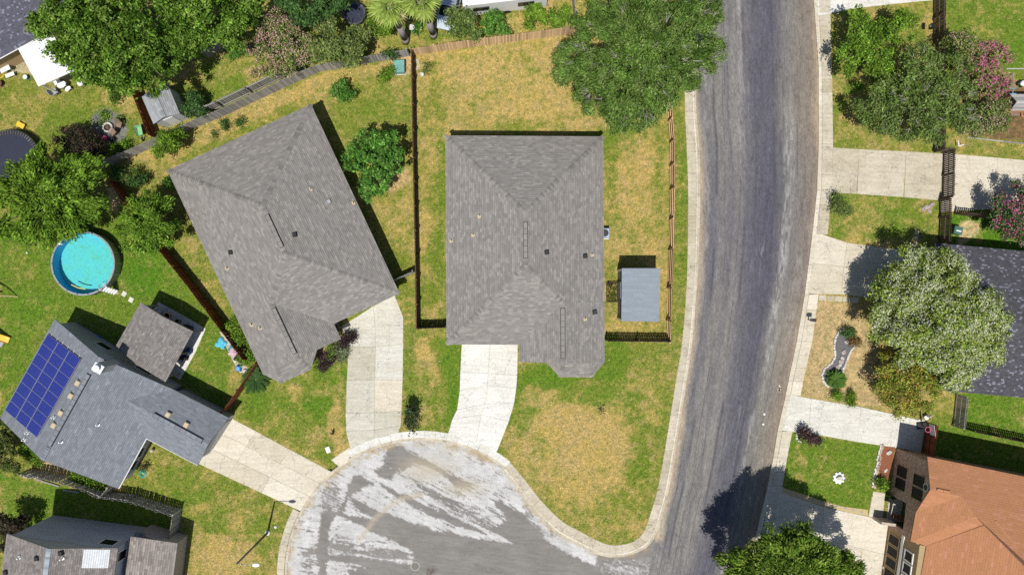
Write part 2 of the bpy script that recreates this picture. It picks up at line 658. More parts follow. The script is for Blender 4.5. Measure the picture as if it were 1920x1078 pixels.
# region: polygon, dryness, lushness
REG = [
    ([(780, 80), (1080, 55), (1250, 60), (1258, 250), (780, 250)], 0.74, 0.0),
    ([(780, 240), (838, 240), (838, 618), (780, 618)], 0.42, 0.14),
    ([(1128, 230), (1256, 230), (1252, 640), (1128, 640)], 0.60, 0.0),
    ([(1256, 150), (1300, 150), (1292, 640), (1252, 640)], 0.22, 0.14),
    ([(930, 640), (1280, 640), (1250, 880), (1190, 1040), (930, 860)], 0.36, 0.12),
    ([(757, 560), (868, 640), (845, 812), (757, 812)], 0.36, 0.18),
    ([(320, 200), (600, 130), (770, 105), (783, 560), (740, 560), (590, 190), (320, 320)], 0.38, 0.04),
    ([(200, 310), (330, 250), (600, 140), (770, 108), (770, 130), (600, 165), (330, 300), (220, 345)], 0.72, 0.0),
    ([(200, 310), (330, 300), (520, 720), (440, 700), (215, 350)], 0.42, 0.10),
    ([(430, 720), (655, 640), (652, 845), (640, 880), (430, 770)], 0.27, 0.24),
    ([(0, 430), (240, 380), (440, 620), (420, 780), (250, 640), (0, 800)], 0.05, 0.42),
    ([(0, 120), (250, 160), (285, 265), (100, 330), (0, 300)], 0.32, 0.08),
    ([(230, 920), (290, 830), (370, 870), (548, 960), (530, 1078), (350, 1078), (340, 960)], 0.33, 0.12),
    ([(0, 890), (340, 960), (320, 1010), (0, 1010)], 0.05, 0.5),
    ([(330, 60), (520, 70), (540, 140), (330, 215)], 0.32, 0.15),
    ([(520, 0), (1080, 0), (1080, 65), (760, 100), (600, 125)], 0.42, 0.10),
    ([(1556, 20), (1752, 5), (1752, 290), (1560, 280)], 0.40, 0.12),
    ([(1770, -100), (2000, -100), (2000, 135), (1770, 135)], 0.16, 0.35),
    ([(1770, 270), (2000, 260), (2000, 310), (1770, 290)], 0.38, 0.12),
    ([(1556, 362), (1762, 372), (1760, 470), (1556, 445)], 0.26, 0.25),
    ([(1762, 400), (2000, 410), (2000, 520), (1755, 500)], 0.02, 0.95),
    ([(1790, 735), (2000, 740), (2000, 830), (1790, 810)], 0.12, 0.55),
    ([(1730, 790), (2000, 830), (2000, 900), (1730, 860)], 0.10, 0.5),
    ([(1470, 812), (1655, 835), (1632, 968), (1466, 915)], 0.10, 0.42),
    ([(1502, 545), (1650, 552), (1780, 740), (1700, 785), (1500, 745)], 0.85, 0.0),
    ([(330, 1000), (540, 1000), (540, 1078), (330, 1078)], 0.62, 0.0),
]
# blotches: cx, cy, rx, ry, dryness change, lush change
BLOT = [
    (1085, 850, 110, 100, .66, 0), (1130, 830, 70, 50, .25, 0), (1000, 800, 60, 55, .18, 0), (1040, 700, 70, 30, -.5, .35), (1140, 670, 40, 50, -.45, .4),
    (985, 760, 30, 60, -.3, .25), (1110, 742, 90, 18, -.25, .2), (1010, 740, 45, 28, .32, 0), (1190, 860, 30, 60, -.25, .08), (1010, 850, 22, 40, -.4, .2),
    (1150, 985, 60, 30, .05, 0), (1040, 900, 40, 30, -.15, .05), (1180, 760, 60, 60, .05, 0), (1220, 700, 40, 50, -.05, 0),
    (850, 640, 22, 130, -.4, .3), (800, 690, 26, 60, .36, 0), (790, 650, 20, 20, .4, 0), (845, 770, 14, 50, -.3, .25), (800, 780, 30, 20, .2, 0), (795, 735, 24, 24, -.2, .12),
    (830, 400, 8, 180, -.3, .15), (800, 300, 16, 40, .25, 0), (815, 480, 16, 60, -.2, .1), (805, 560, 20, 30, -.2, .05), (795, 430, 14, 50, .25, 0),
    (900, 140, 90, 40, .22, 0), (1000, 190, 70, 45, .18, 0), (870, 215, 50, 25, -.10, 0), (980, 235, 60, 16, -.25, .1), (830, 170, 40, 60, -.18, 0), (1150, 250, 40, 20, -.3, .25),
    (1210, 300, 24, 40, .28, 0), (1190, 370, 30, 50, .25, 0), (1215, 440, 24, 40, .2, 0), (1145, 300, 14, 60, -.35, .12), (1150, 420, 18, 60, -.25, .05), (1235, 300, 14, 100, -.25, .05),
    (1160, 620, 40, 14, .2, 0), (1225, 520, 14, 60, .05, 0), (1195, 255, 40, 40, -.1, 0),
    (600, 760, 30, 20, -.4, .35), (632, 790, 14, 60, .5, 0), (552, 738, 12, 18, .5, 0), (600, 810, 40, 20, .25, 0), (500, 760, 45, 35, -.2, .1), (620, 700, 40, 20, -.25, .2), (470, 740, 30, 20, -.1, .2), (570, 690, 40, 14, .15, 0), (650, 845, 30, 18, .7, 0),
    (640, 310, 30, 50, -.1, 0), (690, 220, 60, 40, -.10, 0), (740, 390, 40, 30, .30, 0), (745, 430, 30, 25, .12, 0), (760, 480, 14, 70, -.1, 0), (700, 165, 60, 20, -.05, 0), (560, 175, 60, 16, .12, 0), (480, 215, 40, 25, .1, 0),
    (215, 180, 30, 20, .5, 0), (240, 200, 30, 30, .25, 0), (130, 250, 60, 50, -.25, .12), (205, 245, 55, 50, -.25, .2), (30, 200, 40, 40, .1, 0), (80, 190, 60, 25, .05, 0),
    (235, 470, 16, 40, .0, .0), (210, 375, 10, 30, .75, 0), (40, 480, 60, 40, .14, 0), (60, 640, 70, 40, .15, 0), (270, 500, 40, 60, -.05, .25), (385, 690, 40, 40, .12, 0), (120, 570, 60, 30, -.05, .12), (20, 590, 60, 40, -.05, .1), (20, 740, 50, 50, .12, 0),
    (440, 960, 80, 40, .18, 0), (500, 1000, 40, 30, -.12, .05), (430, 1030, 50, 25, .35, 0), (290, 880, 30, 30, .12, 0), (360, 930, 40, 20, -.22, .2), (400, 1060, 60, 30, .4, 0),
    (355, 130, 40, 30, .22, 0), (440, 140, 50, 30, -.08, .1), (420, 100, 40, 20, .1, 0), (700, 80, 40, 20, .1, 0), (850, 75, 60, 15, -.1, .1), (1035, 30, 60, 60, .3, 0), (960, 60, 40, 20, .25, 0),
    (1600, 160, 22, 14, -.3, .5), (1590, 230, 30, 30, .1, 0), (1740, 60, 12, 60, .3, 0), (1620, 410, 40, 30, .15, 0), (1700, 420, 40, 30, -.1, .1), (1690, 450, 50, 15, .15, 0), (1735, 400, 14, 14, .5, 0), (1640, 455, 60, 10, .3, 0),
    (1860, 40, 50, 40, .12, 0), (1900, 100, 40, 30, .0, .2), (1850, 280, 40, 16, .1, 0), (1560, 900, 60, 40, .06, 0), (1500, 870, 10, 40, .4, 0), (1850, 770, 50, 20, .1, 0), (1800, 755, 20, 12, .4, 0),
    (1600, 700, 40, 40, -.1, 0), (1620, 760, 60, 10, -.35, 0),
]
SOILP = [  # bare earth / mulch / gravel pads: polygon, colour, softness (px)
    ([(1514, 562), (1605, 566), (1640, 640), (1690, 770), (1600, 762), (1505, 742), (1520, 640)], (0.47, 0.345, 0.205), 10),
    ([(1795, 170), (1990, 160), (1990, 268), (1860, 262), (1810, 250)], (0.20, 0.13, 0.075), 6),
    ([(0, 116), (40, 94), (110, 60), (150, 130), (115, 165), (60, 140), (0, 132)], (0.45, 0.39, 0.29), 3),
    ([(370, 95), (425, 62), (430, 78), (395, 108)], (0.42, 0.36, 0.28), 4),
    ([(85, 862), (135, 880), (135, 900), (70, 880)], (0.50, 0.37, 0.22), 5),
    ([(600, 640), (665, 620), (650, 660), (610, 690), (590, 690)], (0.42, 0.30, 0.2), 6),
    ([(200, 350), (222, 358), (222, 400), (208, 398)], (0.55, 0.42, 0.26), 6),
    ([(1790, 470), (1830, 440), (1842, 420), (1820, 408), (1800, 418)], (0.50, 0.40, 0.24), 6),
    ([(498, 100), (560, 96), (560, 140), (505, 150)], (0.40, 0.27, 0.17), 10),
    ([(740, 100), (775, 100), (775, 142), (738, 140)], (0.50, 0.36, 0.2), 8),
    ([(700, 355), (770, 310), (772, 345), (735, 362)], (0.46, 0.33, 0.18), 8),
    ([(1800, 225), (1812, 225), (1812, 250), (1800, 250)], (0.50, 0.36, 0.2), 6),
]
GRAVEL = ([(170, 222), (182, 210), (200, 205), (222, 214), (240, 225), (240, 245), (232, 265), (205, 272), (186, 262), (172, 248)], (0.20, 0.20, 0.22), 4)


def ground_colour(px, py):
    wob = (noise2(px, py, 1 / 26., 3, 4) - 0.5) * 26
    wob2 = (noise2(px, py, 1 / 26., 5, 4) - 0.5) * 26
    dry = np.full(px.shape, 0.42)
    lush = np.full(px.shape, 0.08)
    for poly, d, l in REG:
        m = in_poly(px + wob * .25, py + wob2 * .25, poly)
        dry[m] = d
        lush[m] = l
    n_big = noise2(px, py, 1 / 34., 21, 5, 0.62)
    n_mid = noise2(px, py, 1 / 11., 23, 4, 0.6)
    for cx, cy, rx, ry, dd, dl in BLOT:
        r = np.hypot((px + wob * 1.1 - cx) / rx, (py + wob2 * 1.1 - cy) / ry)
        f = np.clip((1.15 - r) / 0.5, 0, 1)
        f = f * f * (3 - 2 * f)
        dry += dd * f
        lush += dl * f
    n_sm = noise2(px, py, 1 / 4.5, 27, 4, 0.65)
    dry = dry - .05 + (n_big - .5) * 1.0 + (n_mid - .5) * 1.0 + (n_sm - .5) * .9
    lush = lush + (noise2(px, py, 1 / 40., 33, 4) - .5) * 0.5
    d = np.clip(dry, 0, 1)
    d = d * d * (3 - 2 * d)
    c = mixc(np.broadcast_to(G_GREEN, px.shape + (3,)), G_LUSH, lush * 1.25)
    dc = mixc(np.broadcast_to(G_DRY, px.shape + (3,)), G_TAN, (noise2(px, py, 1 / 18., 41, 3) - .35) * 1.8)
    c = c * (1 - d[..., None]) + dc * d[..., None]
    grassy = np.ones(px.shape)
    for poly, sc, soft in SOILP + [GRAVEL]:
        x, y = px + wob * .3, py + wob2 * .3
        ins = in_poly(x, y, poly)
        dist = poly_dist(x, y, poly)
        f = np.clip(np.where(ins, dist, -dist) / soft + 0.5 + (n_mid - .5) * 1.2, 0, 1)
        sc2 = np.array(sc) * (0.72 + 0.56 * noise2(px, py, 1 / 9., 51, 4))[..., None]
        c = c * (1 - f[..., None]) + sc2 * f[..., None]
        grassy = np.minimum(grassy, 1 - f)
    return c, grassy


def build_ground():
    xs = np.concatenate([[-4000, -1500, -500, -200, -100, -70], np.arange(-52, 52.01, 0.2), [70, 100, 200, 500, 1500, 4000]])
    ys = np.concatenate([[-4000, -1500, -500, -200, -100, -50], np.arange(-30, 30.01, 0.2), [50, 100, 200, 500, 1500, 4000]])
    X, Y = np.meshgrid(xs, ys)
    px, py = X / MPP + 960, 539 - Y / MPP
    cl = lambda a, lo, hi: np.clip(a, lo, hi)
    c, _ = ground_colour(cl(px, -120, 2040), cl(py, -80, 1160))
    out = np.clip(np.maximum(np.maximum(-px, px - 1920) / 100, np.maximum(-py, py - 1078) / 60), 0, 1)
    c = mixc(c, (.235, .245, .062), out)
    Z = np.where(in_poly(px, py, ROADMASK), -0.32, 0.0)
    v = np.stack([X, Y, Z], -1).reshape(-1, 3)
    ny, nx = X.shape
    i = np.arange(ny * nx).reshape(ny, nx)
    f = np.stack([i[:-1, :-1], i[:-1, 1:], i[1:, 1:], i[1:, :-1]], -1).reshape(-1, 4)
    me = np_mesh('ground', v, f, c.reshape(-1, 3), 'POINT', M_GRASS)
    o = link('ground', me)
    o['kind'] = 'structure'


build_ground()

# ------------------------------------------------------------------ asphalt
def cul_extra(nt, c):
    f3 = tex_noise(nt, 26.0, 4, 0.8, vec=world_vec(nt))
    c = mul_rgb(nt, c, ramp(nt, f3, [(0.38, 0.76), (0.62, 1.22)]))
    mp = nt.nodes.new('ShaderNodeMapping')
    mp.inputs['Scale'].default_value = (.8, 5.5, 1)
    mp.inputs['Rotation'].default_value = (0, 0, .40)
    L(nt, world_vec(nt), mp.inputs['Vector'])
    return mul_rgb(nt, c, ramp(nt, tex_noise(nt, 1.0, 6, 0.8, vec=mp.outputs[0]), [(0.38, .91), (0.62, 1.08)]))


def asphalt_extra(nt, c):
    f3 = tex_noise(nt, 30.0, 3, 0.75, vec=world_vec(nt))
    c = mul_rgb(nt, c, ramp(nt, f3, [(0.38, 0.72), (0.62, 1.24)]))
    for sc, lo, hi in (((9.0, 2.6, 1), .80, 1.20), ((2.4, .5, 1), .93, 1.07)):
        mp = nt.nodes.new('ShaderNodeMapping')
        mp.inputs['Scale'].default_value = sc
        mp.inputs['Rotation'].default_value = (0, 0, .05)
        L(nt, world_vec(nt), mp.inputs['Vector'])
        c = mul_rgb(nt, c, ramp(nt, tex_noise(nt, 1.0, 6, 0.8, vec=mp.outputs[0]), [(0.40, lo), (0.60, hi)]))
    v = nt.nodes.new('ShaderNodeTexVoronoi')
    v.feature = 'DISTANCE_TO_EDGE'
    v.inputs['Scale'].default_value = 0.13
    ad = nt.nodes.new('ShaderNodeVectorMath')
    ad.operation = 'ADD'
    nz = nt.nodes.new('ShaderNodeTexNoise')
    nz.inputs['Scale'].default_value = 0.9
    nz.inputs['Detail'].default_value = 5
    L(nt, world_vec(nt), nz.inputs['Vector'])
    L(nt, world_vec(nt), ad.inputs[0])
    L(nt, nz.outputs['Color'], ad.inputs[1])
    L(nt, ad.outputs[0], v.inputs['Vector'])
    return mul_rgb(nt, c, ramp(nt, v.outputs['Distance'], [(0.0, 0.78), (0.004, 1.0)]))


M_ASPH = mat_attr('worn_asphalt', 0.9, 9.0, 0.14, 0.25, 0.3, 0.01, asphalt_extra)
M_CUL = mat_attr('patched_asphalt', 0.9, 9.0, 0.14, 0.25, 0.3, 0.01, cul_extra)
ZR = -0.12
PROF = [(0, .42, .35, .25), (.03, .37, .31, .235), (.055, .27, .245, .215), (.08, .165, .16, .162), (.12, .145, .144, .156), (.165, .19, .185, .18), (.24, .188, .182, .177),
        (.275, .15, .149, .156), (.315, .205, .198, .19), (.375, .165, .162, .168), (.43, .125, .125, .142), (.50, .098, .099, .124), (.60, .094, .095, .120), (.655, .118, .118, .13),
        (.71, .172, .166, .16), (.78, .205, .192, .175), (.86, .208, .183, .154), (.93, .225, .19, .154), (.96, .30, .245, .18), (1, .40, .32, .21)]


def build_road():
    ypx = np.concatenate([[-9000, -3000, -1200, -500, -200, -100], np.arange(-60, 1141, 8), [1200, 1300, 1500, 1900, 4000, 9000]]).astype(float)
    nc = 170
    s = np.linspace(0, 1, nc)
    wx = np.array([west_x(y) for y in ypx])
    ex = np.array([east_x(y) for y in ypx])
    far = ypx > 1500
    wx[far] = 1120 - (ypx[far] - 1500) * .26
    ex[far] = 1290 - (ypx[far] - 1500) * .26
    wx = wx - 6
    ex = ex + 6
    PX = wx[:, None] + (ex - wx)[:, None] * s[None]
    PY = np.repeat(ypx[:, None], nc, 1)
    Sg = np.repeat(s[None], len(ypx), 0)
    T = np.clip(PY, -300, 1500) * MPP
    Xm = Sg * 11.5
    sw = Sg + (noise2(Xm * 0.25, T, 0.12, 61, 3) - .5) * 0.10 + (noise2(Xm * 1.2, T, 0.25, 62, 4) - .5) * 0.05
    pr = np.array(PROF)
    mouth = np.clip((PY - 1005) / 30, 0, 1)
    sw = np.maximum(sw, mouth * .16)
    c = np.stack([np.interp(np.clip(sw, 0, 1), pr[:, 0], pr[:, k]) for k in (1, 2, 3)], -1)
    c = (c * .94 + np.array((.165, .162, .160)) * .06) * np.array((1.02, 1.0, .955))
    # drift between the upper, paler end and the bluer middle
    blue = np.clip((noise2(Xm * .25, T, 0.08, 66, 3) - .42) * 3, 0, 1)
    c = c * (1 - 0.18 * blue[..., None] * np.array([1, 1, .55]))
    st = noise2(Xm, T * 0.12, 5.5, 63, 3, .7)
    c = c * (0.80 + 0.40 * st)[..., None]
    sp = noise2(Xm, T, 3.5, 67, 4, .75)
    c = c * (0.72 + 0.56 * sp)[..., None]
    scuff = np.clip((noise2(Xm, T * .09, 4.0, 64, 4, .7) - .60) * 7, 0, 1) * np.clip((noise2(Xm * .4, T * .2, .5, 65, 3) - .45) * 4, 0, 1)
    scuff *= np.clip((noise2(Xm * 1.0, T * 1.0, 5., 68, 2) - .38) * 5, 0, 1)
    c = mixc(c, (.40, .39, .38), scuff * .55)
    for s0, sd in ((.10, 1), (.16, 9), (.40, 10), (.62, 11), (.222, 2), (.245, 3), (.345, 4), (.475, 5), (.535, 6), (.69, 7), (.80, 8)):
        off = s0 + (noise2(Xm * 0 + sd * 9.7, T, .10, 90 + sd, 3) - .5) * .02
        f = np.clip(1.2 - np.abs(Sg - off) / (.0045 if sd < 9 else .014), 0, 1) * np.clip((noise2(Xm * 0 + sd * 3.1, T, .2, 100 + sd, 3) - .40) * 6, 0, 1)
        c = mixc(c, (.07, .07, .085), f * .75)
    for s0, wd, y0, y1, amt in ((.735, .045, 8, 38, .75), (.70, .03, 36, 60, .5), (.085, .02, -5, 30, .4), (.36, .03, -5, 18, .4), (.88, .05, 20, 34, .35)):
        f = np.clip(1.3 - np.abs(Sg - s0 - (noise2(Xm * 0, T, .1, 120, 2) - .5) * .03) / wd, 0, 1) * np.clip((T - y0) / 4, 0, 1) * np.clip((y1 - T) / 4, 0, 1)
        f = f * np.clip((noise2(Xm, T * .3, 4.5, 121, 4, .75) - .42) * 5, 0, 1)
        c = mixc(c, (.36, .35, .335), f * amt)
    line = np.clip((0.006 - np.abs(((sw * 5.3) % 1.0) - .5) * .2) * 300, 0, 1) * np.clip((noise2(Xm * .3, T, .11, 69, 2) - .45) * 6, 0, 1)
    c = mixc(c, (.06, .06, .07), line * .55)
    grime = np.clip(1 - np.minimum(Sg + mouth, 1 - Sg) * 11.5 / 0.8, 0, 1) * np.clip((noise2(Xm, T, .9, 70, 4) - .3) * 2.5, 0, 1)
    c = mixc(c, (.36, .28, .18), grime * .5)
    v = np.stack([(PX - 960) * MPP, (539 - PY) * MPP, np.full(PX.shape, ZR)], -1).reshape(-1, 3)
    i = np.arange(PX.size).reshape(PX.shape)
    f = np.stack([i[:-1, :-1], i[1:, :-1], i[1:, 1:], i[:-1, 1:]], -1).reshape(-1, 4)
    o = link('road', np_mesh('road', v, f, c.reshape(-1, 3), 'POINT', M_ASPH))
    o['kind'] = 'structure'


build_road()
Zc = lambda pts: [(480 + x / 4., 808 + y / 4.) for x, y in pts]
CUL_DARK = [
    Zc([(990, 130), (1080, 120), (1220, 200), (1340, 260), (1420, 310), (1600, 400), (1540, 435), (1480, 410), (1390, 320), (1300, 265), (1180, 250), (1110, 300), (1040, 290), (980, 260), (950, 230)]),
    Zc([(960, 255), (1060, 310), (1000, 370), (920, 350), (890, 290)]),
    Zc([(735, 330), (790, 330), (830, 370), (890, 390), (840, 410), (780, 440), (720, 480), (690, 500), (640, 640), (600, 620), (640, 560), (700, 400)]),
    Zc([(510, 590), (600, 610), (540, 760), (530, 940), (520, 1150), (470, 1150), (470, 1000), (445, 920), (470, 760), (490, 620)]),
    Zc([(600, 620), (700, 635), (930, 675), (1300, 740), (1500, 775), (1870, 845), (1960, 860), (2600, 1000), (2700, 1400), (1180, 1400), (1180, 930), (1170, 895), (1080, 855), (830, 738)]),
    Zc([(930, 400), (1100, 480), (1300, 570), (1500, 660), (1620, 720), (1740, 775), (1560, 735), (1340, 650), (1180, 570), (960, 435)]),
    Zc([(1770, 510), (1850, 540), (1960, 600), (2160, 720), (2500, 900), (2700, 1100), (1960, 870), (1780, 740), (1890, 660), (1800, 560)]),
    Zc([(690, 490), (760, 520), (900, 590), (1060, 650), (1290, 720), (1300, 745), (930, 680), (780, 600)]),
    Zc([(480, 930), (700, 940), (900, 970), (1180, 1000), (1180, 1100), (1000, 1050), (760, 1000), (520, 975)]),
    Zc([(700, 1040), (900, 1020), (1200, 1060), (1200, 1400), (700, 1400)]),
]
CUL_MID = [Zc([(540, 790), (760, 830), (1160, 895), (1170, 980), (700, 945), (520, 930)]), Zc([(480, 450), (620, 400), (640, 520), (560, 600), (480, 560)]),
           Zc([(1200, 400), (1500, 520), (1760, 640), (1790, 780), (1600, 700), (1400, 600)]), Zc([(330, 890), (420, 880), (420, 1078), (340, 1050)]), Zc([(380, 660), (420, 640), (420, 800), (390, 780)])]


def build_cul():
    pxs = np.concatenate([np.arange(520, 1262, 2.0)])
    pys = np.concatenate([np.arange(815, 1110, 2.0), [1130, 1160, 1240, 1400]])
    PX, PY = np.meshgrid(pxs, pys)
    wa, wb = (noise2(PX, PY, 1 / 7., 71, 4) - .5), (noise2(PX, PY, 1 / 7., 72, 4) - .5)
    X, Y = PX + wa * 7, PY + wb * 7
    white = np.full(PX.shape, .92)
    # brushed streaks run down the slope to the mouth
    ang = math.radians(27)
    u, w = PX * math.cos(ang) + PY * math.sin(ang), -PX * math.sin(ang) + PY * math.cos(ang)
    streak = noise2(u * .14, w, 1 / 4.0, 73, 4, .65)
    u2, w2 = PX * math.cos(.13) + PY * math.sin(.13), -PX * math.sin(.13) + PY * math.cos(.13)
    streak2 = noise2(u2 * .14, w2, 1 / 4.0, 74, 4, .65)
    for p in CUL_MID:
        ins = in_poly(X, Y, p)
        d = np.where(ins, 1, -1) * poly_dist(X, Y, p)
        white -= np.clip(d / 10 + .5, 0, 1) * .52
    for p in CUL_DARK:
        ins = in_poly(X, Y, p)
        d = np.where(ins, 1, -1) * poly_dist(X, Y, p)
        edge = 3.0 + 9 * noise2(PX, PY, 1 / 30., 75, 2)
        white -= np.clip(d / edge + .5, 0, 1) * 1.0
    white = np.clip(white, 0, 1)
    st = np.where(PY - 1000 < (PX - 640) * .25 - 40, streak, streak2)
    white = white - np.clip((st - .53) * 4.0, -.25, .6) * (1 - np.abs(white * 2 - 1) * .55)
    rr = np.hypot(PX - RC[0], PY - RC[1])
    mouth = np.clip((PX - 975 - wa * 30) / 30, 0, 1)
    edge_w = np.clip(1 - (poly_dist(X, Y, [b for a, b in WEST[17:]], False) - 18) / 8, 0, 1) * np.clip((noise2(PX, PY, 1 / 40., 79, 2) - .25) * 4, 0, 1)
    white = np.maximum(white * (1 - mouth), edge_w * .9 * mouth * np.clip((1130 - PX) / 20, 0, 1))
    white = np.maximum(white, .6 * np.clip(1 - np.hypot((X - 1180) / 75, (Y - 1066) / 24), 0, 1) ** .5)
    white = np.clip(white, 0, 1)
    dark = np.stack([.165 + .05 * noise2(PX, PY, 1 / 25., 76, 4)] * 3, -1) * np.array([1.06, 1.0, .93])
    dark *= (.8 + .4 * streak2)[..., None]
    pale = np.array((.54, .54, .53)) * (.74 + .4 * noise2(PX, PY, 1 / 14., 77, 4))[..., None]
    fine = np.where(PY - 1000 < (PX - 640) * .25 - 40, noise2(u * .05, w, 1 / 2.2, 83, 4, .7), noise2(u2 * .05, w2, 1 / 2.2, 84, 4, .7))
    pale = pale * (.80 + .36 * fine)[..., None]
    white = np.clip(white - np.clip((fine - .56) * 5, 0, .55) * np.clip((noise2(PX, PY, 1 / 45., 85, 3) - .38) * 5, 0, 1), 0, 1)
    wsharp = np.clip((white - .34) * 2.5 + (noise2(PX, PY, 1 / 3., 78, 3) - .5) * 2.2, 0, 1)
    c = dark * (1 - wsharp[..., None]) + pale * wsharp[..., None]
    # tan silt: an arc where water runs, the kerb line, a fan at the top
    arc = Zc([(770, 820), (900, 650), (1000, 570), (1080, 510), (1240, 480)])
    f = np.clip(1 - poly_dist(X, Y, arc, False) / 8, 0, 1) * .65
    f = np.maximum(f, np.clip(1 - np.hypot((X - 800) / 75, (Y - 880) / 36), 0, 1) * .75)
    f = np.maximum(f, np.clip(1 - np.hypot((X - 870) / 55, (Y - 915) / 26), 0, 1) * .7)
    f = np.maximum(f, np.clip(1 - np.hypot((X - 850) / 60, (Y - 850) / 30), 0, 1) * .35)
    c = mixc(c, (.42, .36, .26), f)
    kerb = np.clip((rr - 238 + wa * 16) / 12, 0, 1) * (rr < 262) * (PX - RC[0] < (RC[1] - PY) * .74) * np.clip(.55 + (noise2(PX, PY, 1 / 12., 80, 3) - .5) * 2, 0, 1)
    c = mixc(c, (.36, .27, .13), kerb * .85)
    e2 = np.clip(1 - poly_dist(X, Y, [b for a, b in WEST[15:]], False) / 10, 0, 1)
    c = mixc(c, (.38, .29, .15), e2 * .7 * np.clip(.5 + (noise2(PX, PY, 1 / 12., 81, 3) - .5) * 2.5, 0, 1))
    oil = np.clip(1 - np.hypot((X - 808) / 14, (Y - 1072) / 12), 0, 1) * np.clip((noise2(PX, PY, 1 / 3., 82, 3) - .4) * 5, 0, 1)
    c = mixc(c, (.08, .05, .035), oil)
    i = np.arange(PX.size).reshape(PX.shape)
    f4 = np.stack([i[:-1, :-1], i[1:, :-1], i[1:, 1:], i[:-1, 1:]], -1).reshape(-1, 4)
    poly = [((a[0] + b[0] * 3) / 4, (a[1] + b[1] * 3) / 4) for a, b in smooth_pairs(WEST[14:])] + [ring_pt(257, d) for d in range(52, 184, 2)] + [(532, 1450), (1290, 1450), (1262, 1100)]
    cx, cy = PX.ravel()[f4].mean(1), PY.ravel()[f4].mean(1)
    f4 = f4[in_poly(cx, cy, poly)]
    v = np.stack([(PX - 960) * MPP, (539 - PY) * MPP, np.full(PX.shape, ZR - .004)], -1).reshape(-1, 3)
    used = np.unique(f4)
    remap = np.zeros(len(v), int)
    remap[used] = np.arange(len(used))
    o = link('cul_de_sac', np_mesh('cul_de_sac', v[used], remap[f4], c.reshape(-1, 3)[used], 'POINT', M_CUL))
    o['kind'] = 'structure'


build_cul()


# ------------------------------------------------------------------ kerbs, pavements, driveways (each slab its own piece)
def slab(parent, pts_px, material, z1=0.02, z0=-0.3, gap=0.007, name='slab', ch=0.01, h=0.0):
    pts = [P(x, y, h) for x, y in pts_px]
    a = sum(pts[i][0] * pts[(i + 1) % len(pts)][1] - pts[(i + 1) % len(pts)][0] * pts[i][1] for i in range(len(pts)))
    if a < 0:
        pts = pts[::-1]
    return MB().prism(inset(pts, gap), z0, z1 + random.uniform(-.004, .004), ch).build(name, material, parent)


def lerp2(a, b, t):
    return (a[0] + (b[0] - a[0]) * t, a[1] + (b[1] - a[1]) * t)


def resample(pairs, step):
    """walk two matching edge lines in about equal steps (px)"""
    if step >= 60:                       # long stones follow the drawn points, kept as short chords
        out, acc = [pairs[0]], 0.0
        for (a0, b0), (a1, b1) in zip(pairs[:-1], pairs[1:]):
            d = math.hypot(a1[0] - a0[0] + b1[0] - b0[0], a1[1] - a0[1] + b1[1] - b0[1]) / 2
            n = max(1, round(d / step))
            for k in range(1, n + 1):
                out.append((lerp2(a0, a1, k / n), lerp2(b0, b1, k / n)))
        return out
    out = [pairs[0]]
    for (a0, b0), (a1, b1) in zip(pairs[:-1], pairs[1:]):
        d = math.hypot(a1[0] - a0[0] + b1[0] - b0[0], a1[1] - a0[1] + b1[1] - b0[1]) / 2
        n = max(1, round(d / step))
        for k in range(1, n + 1):
            out.append((lerp2(a0, a1, k / n), lerp2(b0, b1, k / n)))
    return out


def band(parent, pairs, f0, f1, step, material, z1, name='slab', z0=-0.35, gap=0.006, grp=1):
    seg = resample(pairs, step)
    for i in range(0, len(seg) - 1, grp):
        q = seg[i:i + grp + 1]
        slab(parent, [lerp2(a, b, f0) for a, b in q] + [lerp2(a, b, f1) for a, b in q[::-1]], material, z1, z0, gap, name)


kw = struct('west_pavement')
wp = [((1276, -200), (1302, -200))] + smooth_pairs(WEST[1:])
band(kw, wp, 0.0, 0.66, 60, M_CONC_T, 0.02, grp=2)
band(kw, wp, 0.66, 0.80, 60, M_CONC_Y, 0.0, 'kerb_stone', grp=3)
band(kw, wp, 0.80, 1.0, 60, M_CONC_T, -0.10, 'gutter_slab', grp=3)
kc = struct('cul_de_sac_pavement')
rp = [(ring_pt(271, d), ring_pt(252, d)) for d in np.arange(52, 121, 4.6)]
band(kc, [(WEST[-1][0], WEST[-1][1])] + rp, 0.0, 0.72, 22, M_CONC_W, 0.02)
band(kc, [(WEST[-1][0], WEST[-1][1])] + rp, 0.72, 1.0, 22, M_CONC_T, -0.09, 'gutter_slab')
rp2 = [(ring_pt(271, d), ring_pt(252, d)) for d in np.arange(120, 205, 5)]
band(kc, rp2, 0.72, 1.0, 24, M_CONC_T, -0.07, 'gutter_slab')
band(kc, [(ring_pt(271, d), ring_pt(252, d)) for d in np.arange(152.5, 205, 5)], 0.0, 0.72, 24, M_CONC_T, 0.02)
slab(kc, [(621, 862), (636, 851), (655, 839), (660, 846), (652, 866), (637, 876)], M_CONC_Y)

